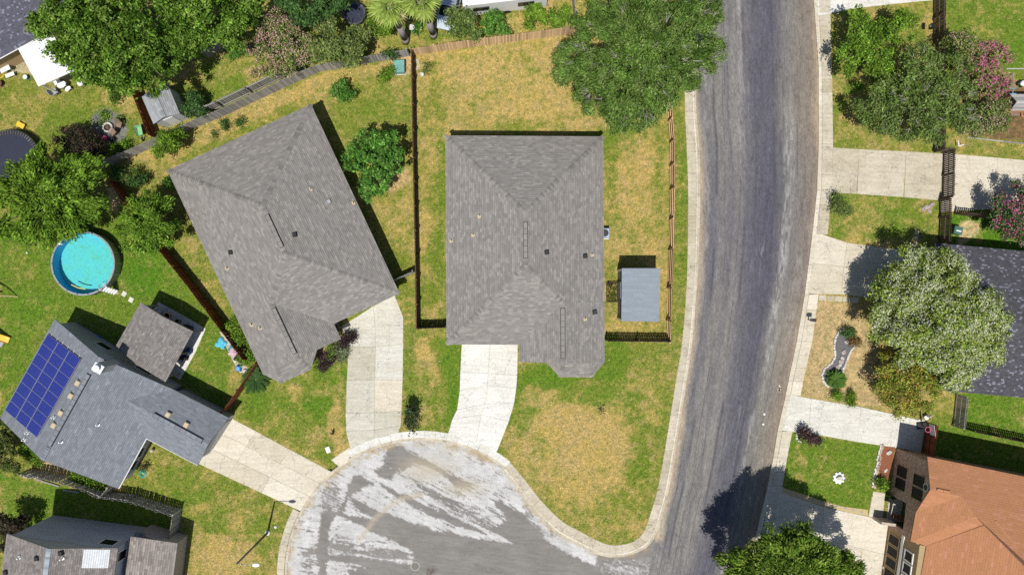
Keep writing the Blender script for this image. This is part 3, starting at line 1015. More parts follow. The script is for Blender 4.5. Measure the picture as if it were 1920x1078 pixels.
ke = struct('east_pavement')
EK = [(-300, 1515, 1520, 1542), (-60, 1526, 1531, 1553), (0, 1529, 1535, 1556), (125, 1538, 1541, 1560), (270, 1538, 1542, 1562), (357, 1535, 1540, 1559), (440, 1526, 1531, 1552)]
EK2 = [(552, 1512, 1517, 1535), (640, 1497, 1503, 1523), (715, 1481, 1487, 1506), (742, 1476, 1482, 1501)]
EK3 = [(808, 1461, 1467, 1486), (858, 1453, 1458, 1476), (912, 1443, 1448, 1467)]
EKALL = EK + EK2 + EK3 + [(980, 1427, 1432, 1450), (1078, 1404, 1409, 1430), (1200, 1372, 1377, 1400)]
for ek in (EK, EK2, EK3):
    band(ke, [((b, y), (c, y)) for y, a, b, c in ek], 0, 1, 26, M_CONC_Y if ek is not EK else M_CONC_T, 0.02)
band(ke, [((a - 3, y), (b, y)) for y, a, b, c in EKALL], 0, 1, 60, M_CONC_Y, 0.0, 'kerb_stone')

# driveways
d = struct('middle_house_driveway')
Lf = [(866, 640), (863, 697), (862, 732), (857, 768), (848, 786), (840, 813)]
Md = [(919, 640), (915, 700), (914, 722), (910, 757), (902, 777), (893, 829)]
Rt = [(971, 640), (970, 703), (968, 728), (964, 756), (954, 790), (931, 848)]
for i in range(5):
    slab(d, [Lf[i], Md[i], Md[i + 1], Lf[i + 1]], M_CONC_W)
    slab(d, [Md[i], Rt[i], Rt[i + 1], Md[i + 1]], M_CONC_W)
d = struct('neighbour_house_driveway')
slab(d, [(640, 612), (700, 574), (703, 606), (704, 650), (654, 650)], M_CONC_G)
slab(d, [(700, 574), (740, 553), (756, 594), (756, 645), (704, 650), (703, 606)], M_CONC_G)
Lf = [(654, 650), (650, 713), (648, 775), (649, 808), (657, 843)]
Md = [(704, 650), (703, 712), (702, 773), (702, 806), (701, 824)]
Rt = [(756, 645), (755, 712), (753, 770), (752, 797), (746, 812)]
for i in range(4):
    slab(d, [Lf[i], Md[i], Md[i + 1], Lf[i + 1]], M_CONC_G)
    slab(d, [Md[i], Rt[i], Rt[i + 1], Md[i + 1]], M_CONC_G if i != 1 else M_CONC_Y)
d = struct('solar_house_driveway')
ring_b = [ring_pt(255, a) for a in (131, 136, 141, 146, 152)]
A0, A1 = (420, 776), (370, 868)
for (s0, s1) in ((0, .33), (.33, .66), (.66, 1)):
    for (t0, t1) in ((0, .30), (.30, .62), (.62, 1)):
        q = []
        for (s, t) in ((s0, t0), (s1, t0), (s1, t1), (s0, t1)):
            st = lerp2(A0, A1, s)
            en = ring_pt(257, 131 + 21 * s)
            q.append(lerp2(st, en, t))
        slab(d, q, M_CONC_Y)
d = struct('upper_east_driveway')
for x0, x1, ty0, ty1, by0, by1 in ((1562, 1611, 277, 280, 361, 364), (1611, 1699, 280, 284, 364, 370), (1699, 1768, 284, 288, 370, 376)):
    slab(d, [(x0, ty0), (x1, ty1), (x1 - 5, by1), (x0 - 4, by0)], M_CONC_T)
slab(d, [(1770, 287), (1870, 296), (1866, 392), (1764, 398)], M_CONC_Y)
slab(d, [(1870, 296), (2010, 308), (2000, 385), (1866, 392)], M_CONC_Y)
d = struct('dark_roof_house_driveway')
slab(d, [(1531, 436), (1588, 455), (1582, 500), (1524, 493)], M_CONC_Y)
slab(d, [(1524, 493), (1582, 500), (1577, 552), (1514, 551)], M_CONC_Y)
slab(d, [(1588, 455), (1665, 466), (1660, 510), (1582, 500)], M_CONC_Y)
slab(d, [(1582, 500), (1660, 510), (1655, 560), (1577, 552)], M_CONC_Y)
slab(d, [(1665, 466), (1742, 472), (1736, 520), (1660, 510)], M_CONC_Y)
slab(d, [(1660, 510), (1736, 520), (1730, 570), (1655, 560)], M_CONC_Y)
d = struct('orange_house_upper_driveway')
slab(d, [(1482, 740), (1521, 747), (1516, 812), (1466, 807)], M_CONC_W)
slab(d, [(1521, 747), (1615, 763), (1607, 828), (1516, 812)], M_CONC_W)
slab(d, [(1615, 763), (1706, 783), (1698, 842), (1607, 828)], M_CONC_W)
slab(d, [(1706, 783), (1736, 788), (1727, 850), (1698, 842)], M_CONC_W)
d = struct('orange_house_lower_driveway')
slab(d, [(1447, 910), (1467, 912), (1500, 935), (1545, 950), (1540, 1010), (1432, 985)], M_CONC_Y)
slab(d, [(1545, 950), (1580, 958), (1628, 968), (1672, 983), (1664, 1040), (1540, 1010)], M_CONC_Y)
slab(d, [(1432, 985), (1540, 1010), (1530, 1100), (1403, 1085)], M_CONC_Y)
slab(d, [(1540, 1010), (1664, 1040), (1652, 1120), (1530, 1100)], M_CONC_Y)
slab(d, [(1403, 1085), (1652, 1120), (1640, 1220), (1375, 1190)], M_CONC_Y)
slab(d, [(1637, 921), (1660, 924), (1655, 972), (1628, 968)], M_CONC_Y)
d = struct('north_east_driveway')
slab(d, [(1531, -30), (1556, -30), (1558, 26), (1534, 30)], M_CONC_W)
slab(d, [(1556, -30), (1590, -34), (1592, 18), (1558, 26)], M_CONC_W)
slab(d, [(1590, -34), (1665, -40), (1667, 9), (1592, 18)], M_CONC_W)
slab(d, [(1665, -40), (1749, -44), (1749, 1), (1667, 9)], M_CONC_W)
d = struct('garden_path_by_fence')
for q in ([(411, 622), (425, 618), (440, 645), (424, 650)], [(424, 650), (440, 645), (452, 672), (436, 676)], [(436, 676), (452, 672), (466, 692), (450, 700)]):
    slab(d, q, M_CONC_T, 0.012)
d = struct('paved_strip_by_driveway')
for k in range(5):
    x0, x1 = 1536 + k * 15, 1550 + k * 15
    slab(d, [(x0, 553 + k), (x1, 554 + k), (x1 - 1, 564 + k), (x0 - 1, 563 + k)], M_CONC_T, 0.014, name='paver')

# ------------------------------------------------------------------ roofs
def clip2(poly, clipper):
    """clip convex poly by a convex counter-clockwise clipper, both 2-D"""
    out = poly
    n = len(clipper)
    for i in range(n):
        ax, ay = clipper[i]
        bx, by = clipper[(i + 1) % n]
        ex, ey = bx - ax, by - ay
        inp, out = out, []
        if not inp:
            return out
        for k in range(len(inp)):
            p, q = inp[k - 1], inp[k]
            dp = ex * (p[1] - ay) - ey * (p[0] - ax)
            dq = ex * (q[1] - ay) - ey * (q[0] - ax)
            if dq >= 0:
                if dp < 0:
                    t = dp / (dp - dq)
                    out.append((p[0] + (q[0] - p[0]) * t, p[1] + (q[1] - p[1]) * t))
                out.append(q)
            elif dp >= 0:
                t = dp / (dp - dq)
                out.append((p[0] + (q[0] - p[0]) * t, p[1] + (q[1] - p[1]) * t))
    return out


def face_frame(pts):
    n = Vector((0, 0, 0))
    for i in range(len(pts)):
        n += (pts[i] - pts[0]).cross(pts[(i + 1) % len(pts)] - pts[0])
    n.normalize()
    if n.z < 0:
        pts = pts[::-1]
        n = -n
    dn = n * n.z - Vector((0, 0, 1))
    if dn.length < 1e-3:
        dn = Vector((0, -1, 0))
    dn.normalize()
    e = n.cross(dn) * -1
    return pts, n, dn, e


def shingle_face(mb, pts, base, var, rng, exposure=0.16, lens=(0.28, 0.62), pale=0.12, palec=None, thick=0.011):
    pts, n, dn, e = face_frame(pts)
    o = pts[0]
    p2 = [((p - o).dot(e), (p - o).dot(dn)) for p in pts]
    ar = sum(p2[i][0] * p2[(i + 1) % len(p2)][1] - p2[(i + 1) % len(p2)][0] * p2[i][1] for i in range(len(p2)))
    if ar < 0:
        p2 = p2[::-1]
    amin, amax = min(p[0] for p in p2), max(p[0] for p in p2)
    bmin, bmax = min(p[1] for p in p2), max(p[1] for p in p2)
    b = bmax
    while b > bmin:
        b0 = b - exposure
        a = amin - rng.random() * lens[1]
        rt = 0.97 + 0.06 * rng.random()
        while a < amax:
            ln = lens[0] + rng.random() * (lens[1] - lens[0])
            quad = [(a, b0), (a + ln - .006, b0), (a + ln - .006, b), (a, b)]
            cl = clip2(quad, p2)
            a += ln
            if len(cl) < 3:
                continue
            t = rt * (1 + rng.uniform(-var, var))
            c = base
            if rng.random() < pale:
                c = palec or tuple(x * 1.2 for x in base)
            c = tuple(x * t for x in c)
            bs = b0 + exposure * .32
            band_ = clip2([(a - ln, b0), (a, b0), (a, bs), (a - ln, bs)], cl)      # dark band as printed on laminated shingles, also painting in the shade between courses
            if len(band_) >= 3 and var > .051:
                mb.add([o + e * x + dn * y + n * (0.0065 + thick * (y - b0) / exposure) for x, y in band_], [tuple(range(len(band_)))], tuple(x * .79 for x in c))
            vs = [o + e * x + dn * y + n * (0.005 + thick * (y - b0) / exposure) for x, y in cl]
            k = len(vs)
            fs = [tuple(range(k))]
            lo = [i for i in range(k) if abs(cl[i][1] - b) < 1e-6]
            if len(lo) == 2:
                vs += [vs[lo[0]] - n * (thick + .004), vs[lo[1]] - n * (thick + .004)]
                fs.append((lo[0], lo[1], k + 1, k))
            mb.add(vs, fs, c)
        b = b0


def cap_line(mb, p0, p1, base, var, rng, half=0.21, drop=0.065, lift=0.035):
    d = p1 - p0
    ln = d.length
    if ln < .2:
        return
    d.normalize()
    side = Vector((0, 0, 1)).cross(d).normalized()
    up = d.cross(side)
    k = max(1, int(ln / .21))
    for i in range(k):
        a, b = p0 + d * (ln * i / k), p0 + d * (ln * (i + 1.12) / k)
        t = 1 + rng.uniform(-.24, .26)
        l0, l1 = lift, lift + .03
        vs = [a + side * half + up * (l0 - drop), a + up * l0, a - side * half + up * (l0 - drop),
              b + side * half + up * (l1 - drop), b + up * l1, b - side * half + up * (l1 - drop)]
        mb.add(vs, [(0, 1, 4, 3), (1, 2, 5, 4)], tuple(x * t for x in base))


def make_roof(parent, faces, base, var=0.22, caps=(), vents=(), seed=1, exposure=0.16, lens=(0.28, 0.62), pale=0.12, palec=None,
              thick=0.13, deck=None, caplift=.03, name='roof', capc=None):
    rng = random.Random(seed)
    flat = []
    for f in faces:
        pts, n, dn, e = face_frame([Vector(p) for p in f])
        c = sum(pts, Vector()) / len(pts)
        flat.append([Vector((p.x, p.y, c.z - ((p.x - c.x) * n.x + (p.y - c.y) * n.y) / n.z)) for p in pts])
    faces = flat
    dk = MB()
    for f in faces:
        pts, n, dn, e = face_frame([Vector(p) for p in f])
        m = len(pts)
        lowp = [p - Vector((0, 0, thick)) for p in pts]
        dk.add(list(pts) + lowp, [tuple(range(m)), tuple(range(2 * m - 1, m - 1, -1))] + [(i, m + i, m + (i + 1) % m, (i + 1) % m) for i in range(m)])
    roof = dk.build(name, deck or M_DECK, parent)
    sh = MB()
    for f in faces:
        shingle_face(sh, [Vector(p) for p in f], base, var, rng, exposure, lens, pale, palec)
    props(sh.build('shingles', M_SHINGLE, roof), kind='stuff')
    if caps:
        cp = MB()
        for a, b in caps:
            cap_line(cp, Vector(a), Vector(b), capc or base, var, rng, lift=caplift)
        props(cp.build('cap_shingles', M_SHINGLE, roof), kind='stuff')
    for a, b in vents:
        ridge_vent(roof, Vector(a), Vector(b), tuple(x * 1.02 for x in base), rng)
    return roof


def ridge_vent(roof, a, b, base, rng, w=0.34):
    d = (b - a)
    ln = d.length
    d.normalize()
    k = max(2, int(ln / .5))
    mb = MB()
    rz = math.atan2(d.y, d.x)
    for i in range(k):
        c = a + d * (ln * (i + .5) / k) + Vector((0, 0, .075))
        t = rng.uniform(.9, 1.12)
        mb.bbox(c, (ln / k - .02, w, .06), rz, .015, tuple(x * t for x in base))
    mb.box(a + d * (ln / 2) + Vector((0, 0, .02)), (ln + .06, w * 1.22, .06), rz, (.03, .03, .03))  # black base, wider than the vent, painting in its shadow line
    mb.build('ridge_vent', M_SHINGLE, roof)


def pipe_vent(parent, p, kind):
    """little roof jacks and flues, standing on the slope at p"""
    mb = MB()
    if kind == 'tan':
        mb.box(p + Vector((0, 0, .03)), (.30, .30, .06), .2)
        mb.tube(p, p + Vector((0, 0, .36)), .065, .06, 10)
        mb.build('roof_jack', M_TANM, parent)
    elif kind == 'black':
        mb.bbox(p + Vector((0, 0, .07)), (.40, .40, .14), .15, .05)
        mb.bbox(p + Vector((0, 0, .17)), (.34, .34, .08), .15, .03)
        mb.build('roof_vent', M_BLACK, parent)
    elif kind == 'grey':
        mb.bbox(p + Vector((0, 0, .06)), (.36, .36, .12), .5, .04)
        mb.build('roof_vent', M_GREYM, parent)
    elif kind == 'box':
        mb.bbox(p + Vector((0, 0, .10)), (.48, .42, .20), 1.05, .05)
        mb.build('roof_vent', M_TANM, parent)
    elif kind == 'pipe':
        mb.box(p + Vector((0, 0, .02)), (.26, .26, .04), .5)
        mb.tube(p, p + Vector((0, 0, .42)), .055, .055, 10)
        mb.build('vent_pipe', M_WHITE, parent)


class Plane:
    def __init__(self, a, b, c):
        a, b, c = Vector(a), Vector(b), Vector(c)
        self.n = (b - a).cross(c - a).normalized()
        self.d = self.n.dot(a)

    def at(self, px, py):
        g = P3(px, py)
        o = Vector((0, 0, CAM_H))
        r = g - o
        t = (self.d - self.n.dot(o)) / self.n.dot(r)
        return o + r * t


def wall_quad(mb, a, b, z0, z1, uvs=None):
    """vertical wall panel 12 cm thick between plan points a and b"""
    a, b = Vector(a), Vector(b)
    d = (b - a).normalized()
    nn = Vector((-d.y, d.x)) * .06
    mb.prism([tuple(a + nn), tuple(b + nn), tuple(b - nn), tuple(a - nn)], z0, z1)


def window(parent, a, b, z0, z1, out=0.05, mullions=(1, 1), glass=M_GLASS, frame=M_WHITE, fw=.06, name='window'):
    """window on the vertical plane through plan points a-b (outside on the left of a->b)"""
    a, b = Vector(a), Vector(b)
    d = (b - a)
    ln = d.length
    d.normalize()
    nn = Vector((-d.y, d.x))
    fr = MB()

    def bar(s0, s1, y0, y1, dep):
        p0, p1 = a + d * s0, a + d * s1
        fr.prism([tuple(p0 + nn * dep), tuple(p1 + nn * dep), tuple(p1 - nn * .03), tuple(p0 - nn * .03)], y0, y1)
    bar(0, ln, z0, z0 + fw, out)
    bar(0, ln, z1 - fw, z1, out)
    bar(0, fw, z0 + fw, z1 - fw, out)
    bar(ln - fw, ln, z0 + fw, z1 - fw, out)
    for i in range(1, mullions[0]):
        s = ln * i / mullions[0]
        bar(s - fw / 2, s + fw / 2, z0 + fw, z1 - fw, out * .9)
    f = fr.build(name, frame, parent)
    p = MB()
    p.prism([tuple(a + d * fw + nn * out * .5), tuple(b - d * fw + nn * out * .5), tuple(b - d * fw - nn * .02), tuple(a + d * fw - nn * .02)], z0 + fw, z1 - fw)
    p.build('pane', glass, f)
    return f


# ------------------------------------------------------------------ the two hip-roofed houses (one mirrored plan)
GREY_SH = (0.224, 0.210, 0.196)


def hip_house(label, O, X, Y, seed, vents, door_on=False, name='house'):
    """O plan origin at an eave corner, X along the back eave, Y towards the street"""
    ez = 2.7
    Wd, D, wx, wy, by, p = 14.18, 18.73, 6.51, 20.26, 21.6, 0.36
    c = Wd / 2
    wr = (wx + Wd) / 2
    hw = (Wd - wx) / 2
    yw = D - hw
    X, Y = Vector(X).normalized(), Vector(Y).normalized()

    def T(x, y, z=0.0):
        q = Vector(O) + X * x + Y * y
        return Vector((q.x, q.y, ez + z))
    rz, wz = c * p, hw * p
    h = thing(name, label, 'house', (T(c, D / 2).x, T(c, D / 2).y, 0), 'grey shingled hip roof houses')
    e = .45
    foot = [(e, e), (Wd - e, e), (Wd - e, wy - e), (wx + e, wy - e), (wx + e, D - e), (e, D - e)]
    w = MB()
    w.prism([tuple(T(x, y).xy) for x, y in foot], 0, ez - .12)
    bay = [(9.2, wy - e), (10.35, by - .4), (12.83, by - .4), (13.7, wy - e)]
    w.prism([tuple(T(x, y).xy) for x, y in bay], 0, ez - .15)
    g = [T(wx + e, wy - e - .02, -.14), T(Wd - e, wy - e - .02, -.14), T(wr, wy - e - .02, wz - .3)]
    w.add(g, [(0, 1, 2)])
    w.build('wall', M_STUCCO, h)
    faces = [
        [T(0, 0), T(Wd, 0), T(c, c, rz)],
        [T(0, 0), T(c, c, rz), T(c, D - c, rz), T(0, D)],
        [T(Wd, 0), T(c, c, rz), T(c, D - c, rz), T(wr, yw, wz), T(Wd, yw)],
        [T(wr, yw, wz), T(wr, wy, wz), T(Wd, wy), T(Wd, yw)],
        [T(0, D), T(c, D - c, rz), T(wr, yw, wz), T(wx, D)],
        [T(wx, D), T(wr, yw, wz), T(wr, wy, wz), T(wx, wy)],
    ]
    bz = .52
    t0, t1 = T(10.55, wy - .06, bz), T(12.6, wy - .06, bz)
    faces += [[T(8.86, wy - .06, -.02), T(10.15, by, -.02), t0], [T(10.15, by, -.02), T(13.03, by, -.02), t1, t0], [T(13.03, by, -.02), T(Wd, wy - .06, -.02), t1]]
    caps = [(T(0, 0), T(c, c, rz)), (T(Wd, 0), T(c, c, rz)), (T(c, c, rz), T(c, c + .9, rz)), (T(c, D - c - .6, rz), T(c, D - c, rz)), (T(0, D), T(c, D - c, rz)),
            (T(c, D - c, rz), T(wr, yw, wz)), (T(wr, yw, wz), T(wr, yw + .5, wz)), (T(10.15, by), t0), (T(13.03, by), t1), (T(wr, wy - .5, wz), T(wr, wy, wz))]
    roof = make_roof(h, faces, GREY_SH, .125, caps, [(T(c, c + .9, rz), T(c, D - c - .6, rz)), (T(wr, yw + .5, wz), T(wr, wy - .5, wz))], seed, exposure=.175, lens=(.30, .46), pale=.30)
    # garage door, entry, bay windows
    def at(x, y):
        return tuple(T(x, y).xy)
    flip = X.x * Y.y - X.y * Y.x > 0
    def win(p, q, z0, z1, **k):
        if flip:
            p, q = q, p
        return window(h, p, q, z0, z1, **k)
    gd = MB()
    for k in range(4):
        pts = [at(1.0, D - e + .02), at(5.8, D - e + .02), at(5.8, D - e - .03), at(1.0, D - e - .03)]
        gd.prism(pts, .03 + k * .55, .55 + k * .55, .01)
    gd.build('garage_door', M_WHITE, h)
    win(at(10.6, by - .4), at(12.6, by - .4), .7, 2.1, mullions=(2, 1))
    win(at(9.3, wy - e + .12), at(10.2, by - .52), .7, 2.1)
    win(at(wx + e, wy - 1.6), at(wx + e, wy - .7), .05, 2.1, glass=M_DARK, name='door')
    # vents picked off the slopes
    for px, py, kind in vents:
        best = None
        for f in faces[:6]:
            q = Plane(f[0], f[1], f[2]).at(px, py)
            poly = [(v.x, v.y) for v in f]
            if in_poly(np.array([q.x]), np.array([q.y]), poly)[0]:
                best = q
        if best:
            pipe_vent(roof, best, kind)
    return h


oA = Vector(P(835, 254.5, 2.7))
hip_house('grey hip roofed house with a bay front in the fenced corner lot', oA, (1, -.006), (.006, -1), 3,
          [(899, 406, 'tan'), (887, 441, 'tan'), (846, 452, 'tan'), (1025, 473, 'black'), (1097, 480, 'black'), (1110, 478, 'tan'), (1115, 585, 'black'), (1097, 598, 'tan')])
oB = Vector(P(583, 196, 2.7))
hip_house('grey hip roofed house set at an angle behind the two-lane driveway and the purple shrubs', oB, (-.908, -.418), (.425, -.905), 5,
          [(583, 355, 'tan'), (617, 378, 'grey'), (663, 381, 'tan'), (553, 440, 'black'), (433, 473, 'black'), (426, 503, 'tan'), (488, 615, 'tan'), (472, 609, 'tan')])


# ------------------------------------------------------------------ solar house
def panel_mat():
    m, nt, b = new_mat('solar_cells')
    uv = nt.nodes.new('ShaderNodeUVMap')
    br = nt.nodes.new('ShaderNodeTexBrick')
    br.offset = 0.0
    br.inputs['Scale'].default_value = 1.0
    br.inputs['Brick Width'].default_value = 1 / 9.
    br.inputs['Row Height'].default_value = 1 / 6.
    br.inputs['Mortar Size'].default_value = 0.010
    br.inputs['Color1'].default_value = (0.012, 0.020, 0.185, 1)
    br.inputs['Color2'].default_value = (0.018, 0.029, 0.225, 1)
    br.inputs['Mortar'].default_value = (0.06, 0.075, 0.27, 1)
    L(nt, uv.outputs[0], br.inputs['Vector'])
    L(nt, br.outputs['Color'], b.inputs['Base Color'])
    b.inputs['Roughness'].default_value = 0.18
    return m


M_PANEL = panel_mat()
M_ALU = mat('panel_frame_aluminium', (0.40, 0.41, 0.48), 0.4, .3, .05)
BLUE_SH = (0.195, 0.212, 0.240)


def solar_house():
    ez = 2.6
    W1, E1, E2, W2 = P3(103, 598, ez), P3(325, 730, ez), P3(222, 916, ez), P3(0, 784, ez)
    up = Vector((0, 0, 2.3))
    R1, R2 = (W1 + E1) / 2 + up, (W2 + E2) / 2 + up
    NE, SE = P3(428, 783, ez), P3(371, 872, ez)
    sw = P3(293, 832, ez)
    ed = (E2 - E1).normalized()
    SW = E1 + ed * (sw - E1).dot(ed)
    wup = 1.02
    Re = (NE + SE) / 2 + Vector((0, 0, wup))
    Rs = (E1 + SW) / 2 + (W1 - E1).normalized() * (wup / 2.3 * (W1 - E1).length / 2) + Vector((0, 0, wup))
    c = (W1 + E2) / 2
    h = thing('house', 'blue grey gabled house with a solar array on one slope and a white chimney', 'house', (c.x, c.y, 0))
    k = .4
    inn = lambda p, *qs: p
    cen = (W1 + E2) / 2
    ax = (E1 - W1).normalized()
    ay = (W2 - W1).normalized()
    wl = MB()
    m = [W1 + ax * k + ay * .25, E1 - ax * k + ay * .25, E2 - ax * k - ay * .25, W2 + ax * k - ay * .25]
    wl.prism([tuple(p.xy) for p in m], 0, ez - .13)
    r1, r2 = R1 + ay * .25, R2 - ay * .25
    dz = Vector((0, 0, -.15))
    wl.add([m[0] + dz, m[1] + dz, r1 + dz * 2], [(0, 1, 2)])
    wl.add([m[3] + dz, m[2] + dz, r2 + dz * 2], [(1, 0, 2)])
    wx_ = (NE - E1).normalized()
    wyv = (SE - NE).normalized()
    n = [E1 + wyv * k, NE + wyv * k - wx_ * .3, SE - wyv * k - wx_ * .3, SW - wyv * k]
    wl.prism([tuple(p.xy) for p in n], 0, ez - .14)
    wl.add([n[1] + dz, n[2] + dz, Re - wx_ * .3 + dz * 2], [(0, 1, 2)])
    wl.build('wall', M_SIDING, h)
    faces = [[W1, R1, R2, W2], [E1, E2, R2, R1], [E1, Rs, Re, NE], [SW, SE, Re, Rs]]
    roof = make_roof(h, faces, BLUE_SH, .13, [(R2, R2 + (R1 - R2) * .12), (R1 + (R2 - R1) * .16, R1 + (R2 - R1) * .1)],
                     [(R1 + (R2 - R1) * .17, R1 + (R2 - R1) * .86), (Rs + (Re - Rs) * .33, Rs + (Re - Rs) * .93)], 9, .16, (.22, .5), .06)
    pw, pe = Plane(W1, R1, R2), Plane(E1, E2, R2)
    pn, ps = Plane(E1, Rs, Re), Plane(SW, SE, Re)
    for px, py in ((147, 718), (134, 742), (115, 774), (102, 797)):
        pipe_vent(roof, pw.at(px, py), 'box')
    for px, py in ((316, 777), (350, 796)):
        pipe_vent(roof, pn.at(px, py), 'box')
    for px, py, pl in ((185, 796, pe), (102, 782, pw), (116, 828, pe), (47, 824, pw), (53, 811, pw)):
        pipe_vent(roof, pl.at(px, py), 'pipe')
    # cricket: small raised strip where the wing meets the main slope
    # gutters and downspouts
    g = MB()
    for a, b in ((E2, SW), (SW, SE)):
        g.tube(a + Vector((0, 0, -.05)), b + Vector((0, 0, -.05)), .06, .06, 6)
    g.build('gutter', M_WHITE, h)
    # windows on the end walls that show
    def two(a, b, s0, s1):
        return tuple(lerp2(a.xy, b.xy, s0)), tuple(lerp2(a.xy, b.xy, s1))
    for s0, s1, z0, z1 in ((.66, .80, 1.0, 2.1), (.30, .42, 1.0, 2.1)):
        a, b = two(m[1], m[0], 1 - s1, 1 - s0)
        window(h, b, a, z0, z1)
    # dark screened windows under the eave of the front
    for s0, s1 in ((.30, .52), (.56, .78)):
        a, b = two(SW, E2, s0, s1)
        off = -ax * .42
        window(h, (a[0] + off.x, a[1] + off.y), (b[0] + off.x, b[1] + off.y), .6, 2.1, glass=M_SCREEN)
    gd = MB()
    q0, q1 = lerp2(n[1].xy, n[2].xy, .12), lerp2(n[1].xy, n[2].xy, .88)
    for i in range(4):
        gd.prism([(q0[0], q0[1]), (q1[0], q1[1]), (q1[0] + wx_.x * .05, q1[1] + wx_.y * .05), (q0[0] + wx_.x * .05, q0[1] + wx_.y * .05)], .03 + i * .52, .53 + i * .52, .008)
    gd.build('garage_door', M_SIDINGL, h)
    # chimney
    b = pe.at(203, 688)
    t = P3(183, 690, 6.3)
    cb = Vector((t.x, t.y, 0))
    ch = MB()
    rz = math.atan2(ax.y, ax.x)
    ch.box((cb.x, cb.y, 4.9), (.72, .64, 2.6), rz)
    ch.build('chimney', M_SIDINGL, roof)
    cc = MB().bbox((cb.x, cb.y, 6.26), (.86, .78, .1), rz, .03)
    cc.lathe((cb.x, cb.y, 6.3), [(.22, 0), (.22, .22), (.30, .24), (.30, .30), (.02, .36)], 14)
    cc.build('chimney_cap', M_WHITE, roof)
    for s in (.15, .4, .7, .93):
        q = lerp2(NE.xy, SE.xy, s)
    # solar array: a thing clamped on the slope
    A = [pw.at(92, 626), pw.at(152, 675), pw.at(72, 820), pw.at(10, 770)]
    pts, nn, dn, e = face_frame([W1, R1, R2, W2])
    o = A[0]
    sx, sy = (A[1] - A[0] + A[2] - A[3]) / 2, (A[3] - A[0] + A[2] - A[1]) / 2
    arr = thing('solar_array', 'dark blue solar array of three columns clamped to the blue grey roof', 'solar panels', tuple(o))
    lx, ly = sx.length, sy.length
    ux, uy = sx.normalized(), sy.normalized()
    for i in range(3):
        for j in range(8):
            x0, x1 = lx * (i + .012 + (i > 0) * .01) / 3, lx * (i + .985) / 3
            y0, y1 = ly * (j + .012) / 8, ly * (j + .99) / 8
            cn = [o + ux * x0 + uy * y0, o + ux * x1 + uy * y0, o + ux * x1 + uy * y1, o + ux * x0 + uy * y1]
            lo, hi = nn * .10, nn * .145
            fm = MB()
            ctr = sum(cn, Vector()) / 4
            ringi = [q + (ctr - q).normalized() * .022 for q in cn]
            fm.add([q + lo for q in cn] + [q + hi for q in cn] + [q + hi for q in ringi],
                   [(0, 1, 2, 3)] + [(a, (a + 1) % 4, 4 + (a + 1) % 4, 4 + a) for a in range(4)] + [(4 + a, 4 + (a + 1) % 4, 8 + (a + 1) % 4, 8 + a) for a in range(4)])
            fr = fm.build('solar_panel', M_ALU, arr)
            cl = MB().add([q + nn * .142 for q in ringi], [(0, 1, 2, 3)])
            co = cl.build('cell_sheet', M_PANEL, fr)
            uvl = co.data.uv_layers.new(name='UVMap')
            for li, u in enumerate(((0, 0), (1, 0), (1, 1), (0, 1))):
                uvl.data[li].uv = (u[0], u[1])
    rl = MB()
    for i in range(6):
        x = lx * (i + .5) / 6
        rl.tube(o + ux * x + nn * .06 - uy * .3, o + ux * x + uy * (ly) + nn * .06, .03, .03, 4)
    rl.build('mounting_rail', M_GREYM, arr)


solar_house()
BROWN_SH = (0.205, 0.19, 0.18)


def patio_cover():
    z = 2.75
    N_, E_, S_, W_ = P3(264, 567, z), P3(362, 621, z), P3(310, 716, z), P3(217, 649, z)
    a, b = (N_ + E_) / 2 + Vector((0, 0, .55)), (W_ + S_) / 2 + Vector((0, 0, .55))
    c = (N_ + S_) / 2
    t = thing('patio_cover', 'brown shingled patio cover on posts behind the solar roofed house', 'patio cover', (c.x, c.y, 0))
    make_roof(t, [[N_, a, b, W_], [E_, S_, b, a]], BROWN_SH, .22, [(a, b)], (), 12, .16, (.18, .36), .12)
    for s, u in ((.05, .06), (.95, .06), (.05, .5), (.95, .5), (.05, .94), (.95, .94)):
        q = N_.lerp(W_, u).lerp(E_.lerp(S_, u), s)
        MB().box((q.x, q.y, 1.34), (.14, .14, 2.66), .5).build('post', M_WOOD_G, t)
    bm = MB()
    for p, q in ((N_, W_), (E_, S_), (N_, E_)):
        p, q = p + (c - p) * .06, q + (c - q) * .06
        bm.tube(Vector((p.x, p.y, 2.52)), Vector((q.x, q.y, 2.52)), .09, .09, 4)
    bm.build('beam', M_WOOD_G, t)
    s = struct('patio_slab')
    for q in ([(297, 566), (345, 592), (322, 640), (272, 612)], [(345, 592), (386, 616), (366, 662), (322, 640)], [(272, 612), (322, 640), (300, 690), (246, 655)], [(322, 640), (366, 662), (338, 712), (300, 690)]):
        slab(s, q, M_CONC_W, .03)


patio_cover()
M_LIMBLUE = mat('blue_plastic', (0.04, 0.22, 0.62), .4, 0, .1)
M_CYAN = mat('turquoise_plastic', (0.10, 0.50, 0.68), .5, 0, .15)
M_YEL = mat('yellow_plastic', (0.85, 0.50, 0.05), .4, 0, .06)
M_PINK = mat('pink_plastic', (0.75, 0.12, 0.28), .5, 0, .1)
M_GREEN = mat('green_plastic', (0.12, 0.36, 0.13), .5, 0, .1)
M_DGREEN = mat('dark_green_plastic', (0.035, 0.10, 0.075), .5, 0, .1)
M_TEAL = mat('teal_painted_metal', (0.16, 0.37, 0.33), .6, 0, .14)
M_GREYP = mat('grey_plastic', (0.34, 0.35, 0.36), .5, 0, .1)
M_BROWNP = mat('brown_wicker', (0.24, 0.165, 0.125), .8, 0, .2)


